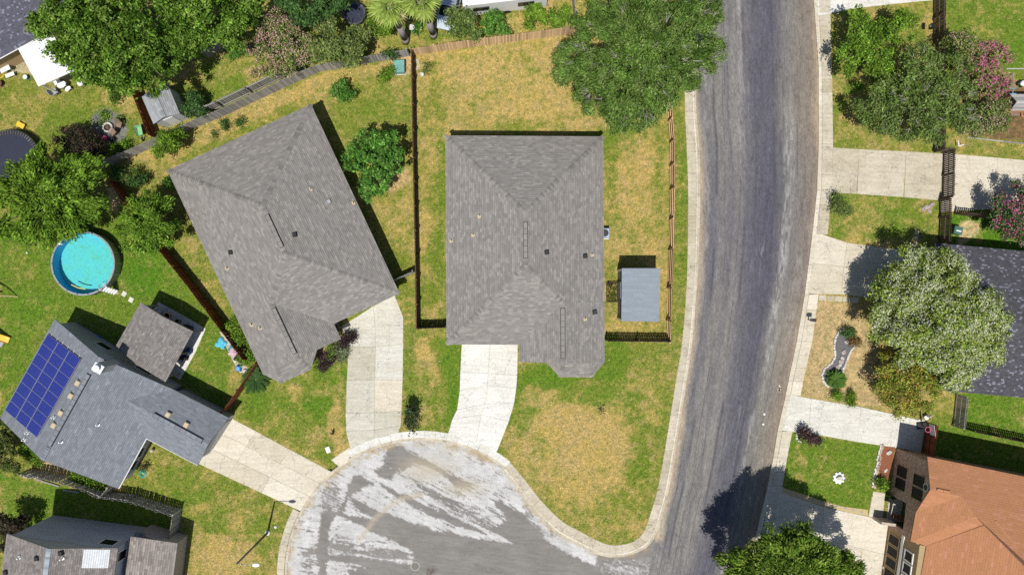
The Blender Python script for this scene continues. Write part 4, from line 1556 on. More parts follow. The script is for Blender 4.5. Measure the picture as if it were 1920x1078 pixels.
# ------------------------------------------------------------------ two-storey house by the street lamp
def two_storey():
    z = 5.5
    NW, NE = P3(13, 1000, z), P3(221, 1027, z)
    dv = (P3(212, 1078, z) - NE)
    dv = Vector((dv.x, dv.y, 0)).normalized()
    ex = (NE - NW).normalized()
    dv = Vector((ex.y, -ex.x, 0)) * .9 + dv * .1
    dv.normalize()
    ln = 11.0
    SW, SE = NW + dv * ln, NE + dv * ln
    up = Vector((0, 0, 1.75))
    r0, r1 = (NW + NE) / 2 + up, (SW + SE) / 2 + up
    h = thing('house', 'two storey grey sided house with a patch of pale new shingles on its brown roof', 'house', ((NW + SE) / 2).xy.to_3d())
    k = .35
    w = MB()
    a, b, c, d = NW + ex * k + dv * .2, NE - ex * k + dv * .2, SE - ex * k - dv * .2, SW + ex * k - dv * .2
    w.prism([tuple(p.xy) for p in (a, b, c, d)], 0, z - .13)
    dz = Vector((0, 0, -.15))
    w.add([a + dz, b + dz, r0 + dv * .2 + dz * 1.6], [(0, 1, 2)])
    w.build('wall', M_SIDINGL, h)
    # lap boards on the two walls that show
    lap = MB()
    for p, q, nrm in ((b, a, -dv), (c, b, ex)):
        for i in range(27):
            z0 = .1 + i * .195
            p0, p1 = p + nrm * .012, q + nrm * .012
            p0b, p1b = p + nrm * .034, q + nrm * .034
            vs = [Vector((p0.x, p0.y, z0 + .195)), Vector((p1.x, p1.y, z0 + .195)), Vector((p1b.x, p1b.y, z0)), Vector((p0b.x, p0b.y, z0)),
                  Vector((p0.x, p0.y, z0)), Vector((p1.x, p1.y, z0))]
            lap.add(vs, [(0, 1, 2, 3), (3, 2, 5, 4)])
    props(lap.build('lap_board', M_SIDING, h), kind='stuff')
    br = (0.215, 0.195, 0.185)
    roof = make_roof(h, [[NW, r0, r1, SW], [NE, SE, r1, r0]], br, .24, [(r0, r1)], (), 21, .17, (.2, .42), .05, capc=(.30, .34, .38))
    pe = Plane(NE, SE, r1)
    pw = Plane(NW, r0, r1)
    patch = [pe.at(157, 1029), pe.at(207, 1029.5), pe.at(203, 1064), pe.at(153, 1064)]
    mb = MB()
    pts, nn, dn, e = face_frame(patch)
    shingle_face(mb, [p + nn * .03 for p in patch], (.62, .64, .66), .06, random.Random(5), .17, (.3, .5), 0)
    props(mb.build('new_shingles', M_SHINGLE, roof), label='patch of pale new shingles on the brown roof', kind='stuff')
    for px, py, pl in ((70, 1046, pw), (12, 1072, pw), (115, 1036, pe), (118, 1046, pe), (38, 1044, pw)):
        pipe_vent(roof, pl.at(px, py), 'pipe' if px in (118, 38) else 'black')
    # windows on the back wall and side wall
    la = lambda p, q, s: tuple(lerp2(p.xy, q.xy, s))
    off = -dv * .03
    sh = lambda t, o: (t[0] + o.x, t[1] + o.y)
    for s0, s1, z0, z1 in ((.80, .95, 3.7, 4.9),):
        window(h, sh(la(a, b, s0), off), sh(la(a, b, s1), off), z0, z1)
    o2 = ex * .03
    for s0, s1, z0, z1 in ((.05, .14, 3.4, 4.8), (.40, .5, 3.4, 4.8)):
        window(h, sh(la(b, c, s0), o2), sh(la(b, c, s1), o2), z0, z1)
    # single-storey garage on the street side, higher ridge towards the house
    g1, g2 = P3(243, 1005, 3.75), P3(333, 1018, 2.7)
    h3, h4 = g1 + dv * 9, g2 + dv * 9
    outer = P3(353, 1000, 2.5)
    gr = make_roof(h, [[g1, g2, h4, h3]], (.26, .235, .215), .26, (), (), 23, .2, (.3, .6), .1, name='garage_roof')
    w2 = MB()
    i1, i2 = g1 + dv * .25, g2 + dv * .25 - ex * .3
    w2.prism([tuple(p.xy) for p in (i1, i2, i2 + dv * 8.5, i1 + dv * 8.5)], 0, 2.5)
    w2.build('garage_wall', M_PINKST, h)
    mt = MB().box(P3(262, 1001, 2.6), (.8, .5, .4), -.15)
    mt.build('wall_cooler', M_GREYM, h)


two_storey()


# ------------------------------------------------------------------ dark-roofed houses at the edges of the lot
DARK_SH = (0.078, 0.077, 0.090)


def east_dark_house():
    z = 2.7
    NW = P3(1754, 456, z)
    ex = (P3(1920, 471, z) - NW).normalized()
    dy = Vector((ex.y, -ex.x, 0))
    SW = NW + dy * 13.1
    ln = 14.0
    NE, SE = NW + ex * ln, SW + ex * ln
    # front part steps back beside the porch
    up = Vector((0, 0, 2.3))
    r0, r1 = (NW + SW) / 2 + up, (NE + SE) / 2 + up
    h = thing('house', 'single storey house with a speckled near-black roof behind the white blossoming tree', 'house', ((NW + SE) / 2).xy.to_3d())
    w = MB()
    k = .35
    a, b, c, d = NW + ex * .3 + dy * k, NE + dy * k, SE - dy * k, SW + ex * .3 - dy * k
    w.prism([tuple(p.xy) for p in (a, b, c, d)], 0, z - .13)
    w.add([a + Vector((0, 0, -.15)), d + Vector((0, 0, -.15)), r0 + ex * .3 + Vector((0, 0, -.25))], [(0, 1, 2)])
    w.build('wall', M_SIDINGL, h)
    make_roof(h, [[NW, NE, r1, r0], [SW, r0, r1, SE]], DARK_SH, .2, [(r0, r1)], (), 31, .15, (.12, .3), .13, (.19, .19, .235))
    gd = MB()
    q0, q1 = lerp2(a.xy, d.xy, .05), lerp2(a.xy, d.xy, .42)
    for i in range(4):
        gd.prism([tuple(q0), tuple(q1), (q1[0] - ex.x * .06, q1[1] - ex.y * .06), (q0[0] - ex.x * .06, q0[1] - ex.y * .06)], .03 + i * .55, .56 + i * .55, .008)
    gdo = gd.build('garage_door', M_WHITE, h)
    for k2 in range(4):
        s0, s1 = lerp2(q0, q1, .06 + k2 * .24), lerp2(q0, q1, .22 + k2 * .24)
        p = MB()
        p.prism([(s0[0] - ex.x * .05, s0[1] - ex.y * .05), (s1[0] - ex.x * .05, s1[1] - ex.y * .05), (s1[0] - ex.x * .075, s1[1] - ex.y * .075), (s0[0] - ex.x * .075, s0[1] - ex.y * .075)], 1.72, 2.12)
        p.build('pane', M_LIMBLUE if False else M_GLASS, gdo)
    window(h, lerp2(d.xy, a.xy, .12), lerp2(d.xy, a.xy, .3), .8, 2.0, mullions=(2, 1))


east_dark_house()


def north_west_house():
    z = 2.7
    A, B = P3(-60, 142, z), P3(62, 76, z)
    ex = (B - A).normalized()
    dy = Vector((-ex.y, ex.x, 0))
    p = A - ex * 6
    q = B + ex * 4.5
    up = Vector((0, 0, 2.2))
    r0, r1 = p + dy * 6 + up, q + dy * 6 + up
    p2, q2 = p + dy * 12, q + dy * 12
    h = thing('house', 'house with a slate purple roof beside the white metal patio roof', 'house', ((p + q2) / 2).xy.to_3d())
    w = MB()
    w.prism([tuple((v).xy) for v in (p + ex * .3 + dy * .4, q - ex * .3 + dy * .4, q2 - ex * .3 - dy * .4, p2 + ex * .3 - dy * .4)], 0, z - .13)
    w.build('wall', M_STUCCO, h)
    make_roof(h, [[p, q, r1, r0], [q2, p2, r0, r1]], (.10, .10, .13), .16, [(r0, r1)], (), 35, .15, (.12, .3), .10, (.20, .20, .25))
    g = MB().tube(p + Vector((0, 0, -.05)), q + Vector((0, 0, -.05)), .06, .06, 6).build('gutter', M_WHITE, h)


north_west_house()
ORANGE_SH = (0.390, 0.186, 0.095)


def orange_house():
    z = 5.0
    A, A2 = P3(1739, 856, z), P3(1935, 896, z)
    Mp = P3(1830, 968, 6.45)
    Np_ = Plane(A, A2, Mp)
    B, K, Nn = Np_.at(1744, 918), Np_.at(1804, 930), Np_.at(1867, 975)
    C, D, E, F = P3(1717, 960, z), P3(1707, 1014, z), P3(1737, 1023, z), P3(1726, 1085, z)
    P1 = Plane(C, D, Mp)
    K = (K + P1.at(1804, 930)) / 2
    # the far hip runs on down and out of view
    X1 = Np_.at(1915, 1035)
    X2 = Np_.at(1985, 1125)
    far = Np_.at(2060, 930)
    A3 = P3(2080, 926, z)
    F2 = P3(1700, 1240, z)
    P2 = Plane(E, F, Nn)
    ctr = P3(1850, 1010)
    h = thing('house', 'two storey brick fronted house with a terracotta orange roof and black screened windows', 'house', (ctr.x, ctr.y, 0))
    faces = [[A, A3, Np_.at(2060, 1180), X2, X1, Nn, Mp, K, B], [B, K, C], [C, K, Mp], [C, Mp, D], [D, Mp, Nn, E], [E, Nn, X1, X2, P2.at(1960, 1240), F2, F]]
    # shingle faces must be convex: split the north slope
    north = [[A, A3, K, B], [K, A3, Np_.at(2060, 1180), Mp], [Mp, Np_.at(2060, 1180), X2, X1, Nn]]
    faces = north + faces[1:]
    roof = make_roof(h, faces, ORANGE_SH, .05, (), (), 41, .2, (.35, .8), .10, (.43, .205, .125), deck=mat('orange_roof_edge', (.34, .18, .12), .8))
    for s, t, pl in (((1756, 917), (1780, 922), Np_), ((1907, 1066), (1913, 1040), P2)):
        ridge_vent(roof, pl.at(*s), pl.at(*t), ORANGE_SH, random.Random(2), .2)
    # brick front: base line on the ground, slightly behind the eave line
    wa, wc = P3(1680, 840), P3(1671, 905)
    wd = (wc - wa).normalized()
    we = wa + wd * 7.2
    nin = Vector((-wd.y, wd.x, 0))          # into the house (east)
    if nin.x < 0:
        nin = -nin
    wall = MB()
    quad_uv = []

    def brick(p0, p1, z0, z1, top=None, dep=.25):
        pts = [p0, p1, p1 + nin * dep, p0 + nin * dep]
        wall.prism([tuple(p.xy) for p in pts], z0, z1)
    brick(wa, we, 2.75, 4.88)
    brick(wa, wa + wd * 4.35, 0, 2.75)
    brick(wa + wd * 6.75, we, 0, 2.75)
    gb = [wa + Vector((0, 0, 4.86)), we + Vector((0, 0, 4.86)), Vector((B.x, B.y, B.z - .2)) - nin * .1]
    sB, sC = (B - wa).xy.dot(wd.xy), (C - wa).xy.dot(wd.xy)
    gb[2] = (wa + wd * sB) + Vector((0, 0, B.z - .25))
    gb[1] = wa + wd * sC + Vector((0, 0, 4.86))
    wall.add([g for g in gb] + [g + nin * .25 for g in gb], [(0, 1, 2), (3, 5, 4), (0, 2, 5, 3), (1, 4, 5, 2)])
    ws = wall.build('wall', M_BRICK, h)
    uvl = ws.data.uv_layers.new(name='UVMap')
    base = Vector(h.location)
    for poly in ws.data.polygons:
        for li in poly.loop_indices:
            co = ws.data.vertices[ws.data.loops[li].vertex_index].co + base - wa
            uvl.data[li].uv = (co.dot(wd) + co.dot(nin), co.z)
    body = MB()
    tz = lambda p: tuple(p.xy)
    n0 = wa + nin * .25
    east = Vector((A2 - A)).normalized()
    body.prism([tz(n0 + wd * .05 + nin * .02), tz(n0 + nin * .02 + east * 16), tz(n0 + nin * .02 + east * 16 + wd * 18), tz(we + nin * .6 + wd * 3.0), tz(we + nin * .6)], 2.7, 4.85)
    body.prism([tz(n0 + wd * .05 + nin * 1.2), tz(n0 + nin * 1.2 + east * 15), tz(n0 + nin * 1.2 + east * 15 + wd * 18), tz(we + nin * 1.6 + wd * 3.0), tz(we + nin * 1.6)], 0, 2.7)
    body.prism([tz(n0 + wd * .06), tz(n0 + wd * .06 + nin * 1.3), tz(n0 + wd * 4.3 + nin * 1.3), tz(n0 + wd * 4.3)], 0, 2.7)
    body.build('stucco_wall', M_STUCCO, h)
    o = -nin * .03

    def win(s0, s1, z0, z1, base_=wa, dirn=wd, off=o, **kw):
        p, q = base_ + dirn * s0 + off, base_ + dirn * s1 + off
        return window(h, tuple(q.xy), tuple(p.xy), z0, z1, **kw)
    for s0 in (1.35, 2.5):
        win(s0, s0 + .95, .75, 2.15, glass=M_SCREEN, frame=M_BLACK)
        win(s0 + .1, s0 + 1.05, 3.35, 4.75, glass=M_SCREEN, frame=M_BLACK)
    # round gable vent
    rv = MB()
    cc = wa + wd * sB - nin * .02 + Vector((0, 0, B.z - .75))
    rv.tube(cc, cc - nin * .06, .36, .36, 20)
    rvo = rv.build('gable_vent', M_STONE, h)
    MB().tube(cc - nin * .055, cc - nin * .08, .26, .26, 20).build('louvre', M_DARK, rvo)
    # porch recess: side pier, window and floor
    win(4.9, 5.7, .9, 2.2, base_=wa + nin * 1.2, glass=M_GLASS)
    MB().prism([tz(wa + wd * 4.3), tz(wa + wd * 6.8), tz(wa + wd * 6.8 + nin * 1.3), tz(wa + wd * 4.3 + nin * 1.3)], 0, .06).build('porch_floor', M_CONC_Y, h)
    MB().prism([tz(wa + wd * 6.6 - nin * 1.3), tz(wa + wd * 6.85 - nin * 1.3), tz(wa + wd * 6.85 + nin * .02), tz(wa + wd * 6.6 + nin * .02)], 0, 1.6).build('porch_pier', M_BRICK, h)
    # garage bay, in two steps of tan wall with columns of dark panes
    g0 = we + wd * .05 + nin * .3
    ga = MB()
    ga.prism([tz(g0), tz(g0 + wd * 9), tz(g0 + wd * 9 + nin * 1.4), tz(g0 + nin * 1.4)], 0, 4.9)
    ga.build('garage_wall', M_STUCCO, h)
    for i in range(6):
        s = .5 + i * 1.05
        win(s, s + .95, .35 if i < 3 else .35, 2.1, base_=g0, glass=M_SCREEN, frame=M_STUCCO, fw=.08)
    for i in range(6):
        s = 1.0 + i * 1.1
        win(s, s + 1.0, 3.0, 4.3, base_=g0, glass=M_SCREEN, frame=M_WHITE, fw=.12)
    tr = MB()
    tr.prism([tz(g0 - nin * .08), tz(g0 + wd * 9 - nin * .08), tz(g0 + wd * 9 - nin * .01), tz(g0 - nin * .01)], 2.35, 2.7)
    tr.build('trim_board', M_WHITE, h)


orange_house()

# ------------------------------------------------------------------ timber fences, picket by picket
PICKETS = {}


def picket_mesh(w, h, material):
    key = (round(w, 3), round(h, 2), material.name)
    if key not in PICKETS:
        mb = MB()
        t, c = .009, .03
        prof = [(-w / 2, 0), (w / 2, 0), (w / 2, h - c), (w / 2 - c, h), (-w / 2 + c, h), (-w / 2, h - c)]
        vs = [(x, -t, z) for x, z in prof] + [(x, t, z) for x, z in prof]
        n = 6
        mb.add(vs, [tuple(range(n)), tuple(range(2 * n - 1, n - 1, -1))] + [(i, n + i, n + (i + 1) % n, (i + 1) % n) for i in range(n)])
        me = bpy.data.meshes.new('picket')
        me.from_pydata(mb.v, [], mb.f)
        me.materials.append(material)
        PICKETS[key] = me
    return PICKETS[key]


def fence(label, pts, material, side=1, h=1.83, w=.14, gap=.006, rails=3, post=2.35, lean=.004, group=None, skip=(), name='wood_fence', closed_ends=True, railmat=None):
    """pts: base line in survey px; side=+1 puts rails and posts on the left of the run"""
    p0 = P(*pts[0])
    t = thing(name, label, 'fence', (p0[0], p0[1], 0), group)
    rng = random.Random(len(label) * 7 + int(pts[0][0]))
    me = picket_mesh(w, h, material)
    for (a, b) in zip(pts[:-1], pts[1:]):
        A, B = Vector(P(*a)), Vector(P(*b))
        d = B - A
        ln = d.length
        d.normalize()
        nn = Vector((-d.y, d.x)) * side
        rz = math.atan2(d.y, d.x)
        k = max(1, int(ln / (w + gap)))
        for i in range(k):
            if rng.random() < (skip[0] if skip else 0):
                continue
            s = (i + .5) * ln / k
            q = A + d * s
            o = bpy.data.objects.new('picket', me)
            COL.objects.link(o)
            o.parent = t
            o.location = (q.x - p0[0], q.y - p0[1], rng.uniform(0, .03))
            o.rotation_euler = (rng.gauss(0, lean), rng.gauss(0, lean * .5), rz)
            o.scale = (1, 1, 1 + rng.uniform(-.015, .02))
        rb = railmat or material
        for r in range(rails):
            z = .25 + r * (h - .45) / max(1, rails - 1)
            c = (A + B) / 2 + nn * .035
            MB().box((c.x, c.y, z), (ln, .045, .09), rz).build('rail', rb, t)
        kp = max(1, round(ln / post))
        for i in range(kp + 1):
            q = A + d * (ln * i / kp) + nn * .10
            MB().box((q.x, q.y, h * .49), (.09, .09, h * .98), rz).build('post', rb, t)
    return t


FG = 'timber fences between the yards'
fence('weathered grey timber fence running behind the angled house', [(203, 312), (281, 280), (335, 253), (425, 216), (480, 190), (542, 161), (600, 135), (720, 114), (768, 106)], M_WOOD_G, 1, group=FG)
fence('second grey fence with black brackets just behind the weathered grey fence', [(372, 220), (418, 200), (473, 174), (535, 145), (575, 127)], M_WOOD_G, -1, group=FG, post=3.4, gap=.05, rails=2)
fence('new tan timber fence along the back of the dry corner lot', [(774, 105), (860, 92), (960, 79), (1075, 64), (1160, 54), (1244, 46)], M_WOOD_T, 1, group=FG)
fence('brown timber fence with rails between the two hip roofed houses', [(776, 106), (779, 300), (783, 480), (785, 615)], M_WOOD_B, 1, group=FG)
fence('short brown timber fence closing the gap to the garage of the corner house', [(786, 614), (839, 612)], M_WOOD_D, 1, group=FG)
fence('short grey timber fence from the angled house to the long side fence', [(741, 527), (779, 510)], M_WOOD_G, 1, group=FG)
fence('red brown timber fence beside the swimming pool lawn', [(224, 345), (309, 462), (371, 540), (428, 616), (470, 672)], M_WOOD_R, 1, group=FG)
fence('short red brown timber fence beside the spiky plant', [(492, 678), (459, 727), (430, 768)], M_WOOD_R, -1, group=FG)
fence('red brown timber fence between the fire pit and the small grey shed', [(264, 176), (297, 262)], M_WOOD_R, 1, group=FG)
fence('dark brown timber fence by the grass verge under the grey green tree', [(1750, -60), (1750, 283)], M_WOOD_D, -1, group=FG, gap=.02)
fence('dark slatted timber gate fence at the end of the tan concrete driveway', [(1751, 284), (1769, 286)], M_WOOD_D, -1, group=FG, gap=.03)
fence('dark slatted timber fence with wide gaps standing across the concrete pad', [(1768, 287), (1766, 372), (1761, 376), (1761, 408)], M_WOOD_D, -1, group=FG, gap=.035)
fence('dark timber fence beside the green utility bin and the dark roof', [(1761, 409), (1759, 462)], M_WOOD_D, -1, group=FG, gap=.02)
fence('low timber fence behind the pink blossoming shrub by the concrete pad', [(1788, 402), (1868, 412)], M_WOOD_D, 1, group=FG, gap=.05)
fence('orange brown timber fence with three rails along the curving road verge', [(1251, 190), (1257, 270), (1257.5, 357), (1255, 470), (1252, 540), (1251, 600), (1250, 640)], M_WOOD_O, -1, group=FG, w=.14, gap=.008, railmat=M_WOOD_T)
fence('dark timber fence in front of the blue grey shed', [(1134, 637), (1250, 638)], M_WOOD_D, 1, group=FG, gap=.018)
fence('grey brown timber fence below the white blossoming tree', [(1792, 739), (1786, 797)], M_WOOD_G, -1, group=FG)
fence('red brown timber gate fence beside the brick fronted house', [(1737, 791), (1729, 847)], M_WOOD_R, -1, group=FG)
fence('leaning weathered timber fence between the solar house and the two storey house', [(60, 880), (130, 893), (176, 908), (209, 922), (256, 928), (302, 943), (341, 955)], M_WOOD_G, 1, lean=.03, gap=.012, group=FG, skip=(.02,))
fence('short weathered timber fence turning down to the two storey house', [(341, 955), (334, 998)], M_WOOD_G, -1, lean=.02, gap=.012, group=FG)
fence('grey timber fence stub between the solar house corner and the leaning fence', [(208, 922), (222, 905)], M_WOOD_G, 1, lean=.03, group=FG)
fence('weathered timber fence beyond the travel trailer', [(1070, -20), (1076, 34)], M_WOOD_G, 1, lean=.02, group=FG)


fence('dark timber fence along the bright lawn by the orange roof', [(1806, 803), (1990, 842)], M_WOOD_D, 1, group=FG, gap=.03, h=1.7)

# ------------------------------------------------------------------ trees and shrubs, leaf by leaf
PAL = {
    'oak': [(.095, .185, .020), (.145, .255, .032), (.060, .130, .014), (.19, .29, .055)],
    'live': [(.105, .190, .034), (.145, .240, .048), (.070, .135, .022), (.18, .25, .075)],
    'lime': [(.145, .255, .026), (.200, .320, .040), (.100, .190, .020)],
    'bright': [(.140, .255, .026), (.200, .320, .040), (.090, .180, .022)],
    'glossy': [(.100, .240, .036), (.155, .310, .060), (.065, .165, .026)],
    'dark': [(.060, .130, .034), (.095, .180, .050), (.040, .090, .026)],
    'olive': [(.165, .220, .060), (.215, .265, .085), (.110, .160, .045)],
    'grey': [(.145, .220, .052), (.200, .265, .085), (.105, .170, .036)],
    'white': [(.225, .310, .050), (.310, .380, .085), (.165, .240, .034)],
    'rust': [(.25, .29, .05), (.20, .27, .04), (.33, .29, .06)],
    'purple': [(.062, .030, .045), (.085, .050, .060), (.040, .022, .030), (.07, .075, .035)],
    'sage': [(.20, .25, .13), (.25, .29, .17), (.15, .19, .09)],
    'brown': [(.055, .050, .030), (.035, .035, .025), (.09, .065, .045)],  # darkened leaf tones, shade on the foliage put into the colour
    'pinkgreen': [(.160, .220, .050), (.215, .260, .070), (.110, .160, .040)],
}
NLEAF = [0]


def leaf_cloud(rng, cent, nrm, size, aspect, cols, radial=None, up=.55, rand=.5, scale=None):
    """rhombic leaves at cent, facing roughly nrm; returns verts, faces, colours"""
    n = len(cent)
    r = rng.normal(size=(n, 3))
    nn = nrm * .7 + np.array([0, 0, up]) + r * rand
    nn /= np.linalg.norm(nn, axis=1, keepdims=True) + 1e-9
    t = rng.normal(size=(n, 3))
    if radial is not None:
        t = t * .45 + radial
    t -= nn * (t * nn).sum(1, keepdims=True)
    t /= np.linalg.norm(t, axis=1, keepdims=True) + 1e-9
    b = np.cross(nn, t)
    s = (size * 1.15 * rng.uniform(.6, 1.45, n) * (1 if scale is None else scale))[:, None]
    ws = s * aspect
    fold = nn * (ws * .25)
    v = np.stack([cent - t * s * .5, cent + b * ws * .5 + fold, cent + t * s * .5 - nn * s * .12, cent - b * ws * .5 + fold], 1).reshape(-1, 3)
    f = np.arange(4 * n).reshape(n, 4)
    return v, f, cols


def crown_leaves(lobes, pal, leaf, aspect, dens, seed, radial=0.0, flowers=None, rough=.34, clumpr=.30, cover=3.2, centre=None):
    """lobes: (x, y, z, rx, rz).  Sub-lobes break each one up, clumps sit on the sub-lobes, leaves in the clumps."""
    rng = np.random.default_rng(seed)
    P_, N_, C_, F_ = [], [], [], []
    S_ = []
    pal = np.array(pal)
    for (x, y, z, R, b) in lobes:
        nsub = int(np.clip(9 + R * R * 2.2, 9, 90))
        u = rng.normal(size=(nsub, 3))
        u[:, 2] = np.abs(u[:, 2]) * 1.0 - .15
        u /= np.linalg.norm(u, axis=1, keepdims=True)
        rad = rng.uniform(.45, 1.0, (nsub, 1))
        sc = np.array([x, y, z]) + u * rad * np.array([R, R, b])
        sr = rng.uniform(.5, 1.1, nsub) * R * rough * (1.6 / max(1.6, R)) ** .35
        tone = rng.uniform(.78, 1.22, nsub)
        area = PI * R * R
        nl = int(dens * cover * area / (leaf * leaf * aspect * .5) * .92)
        per = 14
        nc = max(6, nl // per)
        k = rng.integers(0, nsub, nc)
        d = rng.normal(size=(nc, 3))
        d[:, 2] = d[:, 2] * .9 + .35
        d /= np.linalg.norm(d, axis=1, keepdims=True)
        cc = sc[k] + d * (sr[k] * rng.uniform(.55, 1.08, nc))[:, None] * np.array([1, 1, .8])
        ctone = tone[k] * rng.uniform(.72, 1.32, nc)
        ci = rng.integers(0, len(pal), nc)
        off = rng.normal(size=(nc, per, 3)) * clumpr * np.array([.55, .55, .35])
        pts = (cc[:, None] + off).reshape(-1, 3)
        nr = np.repeat(d, per, 0) * .6 + off.reshape(-1, 3) / clumpr * .35
        col = np.repeat(pal[ci] * ctone[:, None], per, 0)
        col = col * rng.uniform(.62, 1.42, (len(col), 1))
        if flowers:
            fc, frac = flowers
            fcl = rng.random(nc) < min(.95, frac * 2.6)
            top = np.repeat(fcl & (d[:, 2] > -.1), per) & (rng.random(len(col)) < .55)
            fcs = np.array(fc)[rng.integers(0, len(fc), int(top.sum()))]
            col[top] = fcs * rng.uniform(.8, 1.12, (len(fcs), 1))
            pts[top] += np.array([0, 0, .10]) + np.repeat(d, per, 0)[top] * .12
        sz = np.ones(len(col))
        if flowers:
            sz[top] = .62
        S_.append(sz)
        P_.append(pts)
        N_.append(nr)
        C_.append(col)
    P_, N_, C_ = np.concatenate(P_), np.concatenate(N_), np.concatenate(C_)
    P_[:, 2] = np.maximum(P_[:, 2], .05)
    rd = None
    if radial:
        c = np.array(centre if centre is not None else P_.mean(0))
        q = P_ - c
        q[:, 2] = q[:, 2] * .3 + .2
        rd = q / (np.linalg.norm(q, axis=1, keepdims=True) + 1e-6) * radial * 2.2
    NLEAF[0] += len(P_)
    return leaf_cloud(rng, P_, N_, leaf, aspect, C_, rd, scale=np.concatenate(S_))


def plant(label, lobes_px, H, pal, leaf=.20, aspect=.55, dens=1.0, name='tree', cat='tree', group=None, flowers=None, radial=0.0, flat=.72,
          seed=None, clumpr=.34, rough=.27, trunk=None, twigs=0, cover=2.8, base=None, crown_name='crown', stem_mat=None):
    """lobes_px: (px, py, radius px) as seen from above; H top height in metres"""
    seed = seed if seed is not None else int(lobes_px[0][0] * 13 + lobes_px[0][1] * 7)
    rng = random.Random(seed)
    tot = sum(l[2] ** 2 for l in lobes_px)
    cx = sum(l[0] * l[2] ** 2 for l in lobes_px) / tot
    cy = sum(l[1] * l[2] ** 2 for l in lobes_px) / tot
    ext = max(math.hypot(l[0] - cx, l[1] - cy) + l[2] * .4 for l in lobes_px) + 1e-6
    lobes = []
    for px, py, r in lobes_px:
        top = H * (1 - .28 * (math.hypot(px - cx, py - cy) / ext) ** 1.5) if len(lobes_px) > 1 else H
        hz = top * .62
        R = r * MPP * (1 - hz / CAM_H)
        bz = min(R * flat, top * .46)
        zc = top - bz
        x, y = P(px, py, zc + bz * .4)
        lobes.append((x, y, zc, R, bz))
    if base is None:
        gx = sum(l[0] * l[3] ** 2 for l in lobes) / sum(l[3] ** 2 for l in lobes)
        gy = sum(l[1] * l[3] ** 2 for l in lobes) / sum(l[3] ** 2 for l in lobes)
    else:
        gx, gy = P(*base)
    t = thing(name, label, cat, (gx, gy, 0), group)
    tr = trunk or max(.04, H * .026)
    mb = MB()
    zf = min(l[2] for l in lobes) * (.45 if H > 2.5 else .3)
    fork = Vector((gx, gy, max(.12, zf)))
    mb.path([(gx, gy, -.05), (gx + rng.uniform(-.05, .05), gy, fork.z * .5), tuple(fork)], [tr * 1.25, tr, tr * .85], 8)
    mbl = MB()
    if H > 2.2:
        for (x, y, z, R, bz) in lobes:
            k = 5 if len(lobes) == 1 else 3
            for i in range(k):
                a = rng.uniform(0, 2 * PI)
                q = Vector((x + math.cos(a) * R * .55, y + math.sin(a) * R * .55, z + bz * rng.uniform(.1, .55)))
                m = fork.lerp(q, .5) + Vector((rng.uniform(-.15, .15), rng.uniform(-.15, .15), rng.uniform(0, .25)))
                mbl.path([tuple(fork), tuple(m), tuple(q)], [tr * .5, tr * .32, tr * .1], 5)
    mb.build('trunk' if H > 2.2 else 'stem', stem_mat or M_BARK, t, smooth=True)
    if mbl.v:
        mbl.build('limb', stem_mat or M_BARK, t, smooth=True)
    if twigs:
        tw = MB()
        for i in range(twigs):
            x, y, z, R, bz = lobes[rng.randrange(len(lobes))]
            a, rr = rng.uniform(0, 2 * PI), rng.uniform(.15, .95)
            q0 = Vector((x + math.cos(a) * R * rr * .7, y + math.sin(a) * R * rr * .7, z + bz * math.sqrt(max(.02, 1 - rr * rr)) * .8))
            d = Vector((q0.x - gx, q0.y - gy, .3)).normalized()
            d = (d + Vector((rng.uniform(-.6, .6), rng.uniform(-.6, .6), rng.uniform(-.1, .3)))).normalized()
            for j in range(3):
                e = (d + Vector((rng.uniform(-.5, .5), rng.uniform(-.5, .5), rng.uniform(-.1, .3)))).normalized()
                tw.path([tuple(q0), tuple(q0 + e * rng.uniform(.25, .5)), tuple(q0 + e * rng.uniform(.6, 1.0) + Vector((0, 0, .08)))], [.022, .015, .007], 4)
        props(tw.build('twigs', M_TWIG, t), kind='stuff')
    v, f, c = crown_leaves(lobes, PAL[pal] if isinstance(pal, str) else pal, leaf, aspect, dens, seed, radial, flowers, rough, clumpr, cover, (gx, gy, fork.z))
    v = v - np.array([gx, gy, 0])
    link(crown_name, np_mesh(crown_name, v, f, np.clip(c, 0, .85), 'FACE', M_LEAF), t)
    return t


PINK = [(.72, .42, .42), (.66, .34, .36), (.76, .52, .50)]
MAG = [(.72, .17, .38), (.62, .12, .30), (.76, .28, .46)]
CREAM = [(.66, .68, .50), (.58, .62, .40), (.72, .73, .60)]
RED = [(.45, .06, .07), (.40, .10, .08), (.48, .16, .10)]

TG = 'broadleaf trees in the yards'
# the big tree over the white patio roof: two crowns that run together
plant('huge bright green tree spreading over the white patio roof', [(150, 60, 72), (95, 45, 52), (215, 100, 74), (270, 60, 74), (200, 25, 66), (280, 125, 56), (235, 150, 40), (130, 15, 60), (320, 90, 40), (165, 120, 36)], 9.5, 'oak', .21, .55, 1.0, group=TG)
plant('broad bright green tree touching the huge tree near the pink blossoming tree', [(390, 30, 62), (350, 60, 42), (440, 10, 52), (420, 65, 36), (335, 10, 50)], 8.0, 'oak', .20, .55, 1.0, group=TG, seed=77)
plant('pale pink blossoming tree behind the grey fence', [(515, 55, 42), (550, 85, 38), (490, 100, 36), (530, 110, 34), (510, 70, 40)], 5.0, 'pinkgreen', .16, .55, .8, flowers=(PINK, .25), group='blossoming crape trees')
plant('round dark olive green tree beside the pale pink tree', [(618, 72, 42), (650, 85, 36), (600, 95, 24), (670, 60, 24)], 4.8, 'olive', .20, .6, 1.05, group=TG)
plant('deep green tree top between the pink tree and the trampoline net', [(580, 5, 44), (550, -10, 36), (612, -5, 30), (634, 8, 22)], 5.5, 'dark', .18, .6, 1.1, group=TG)
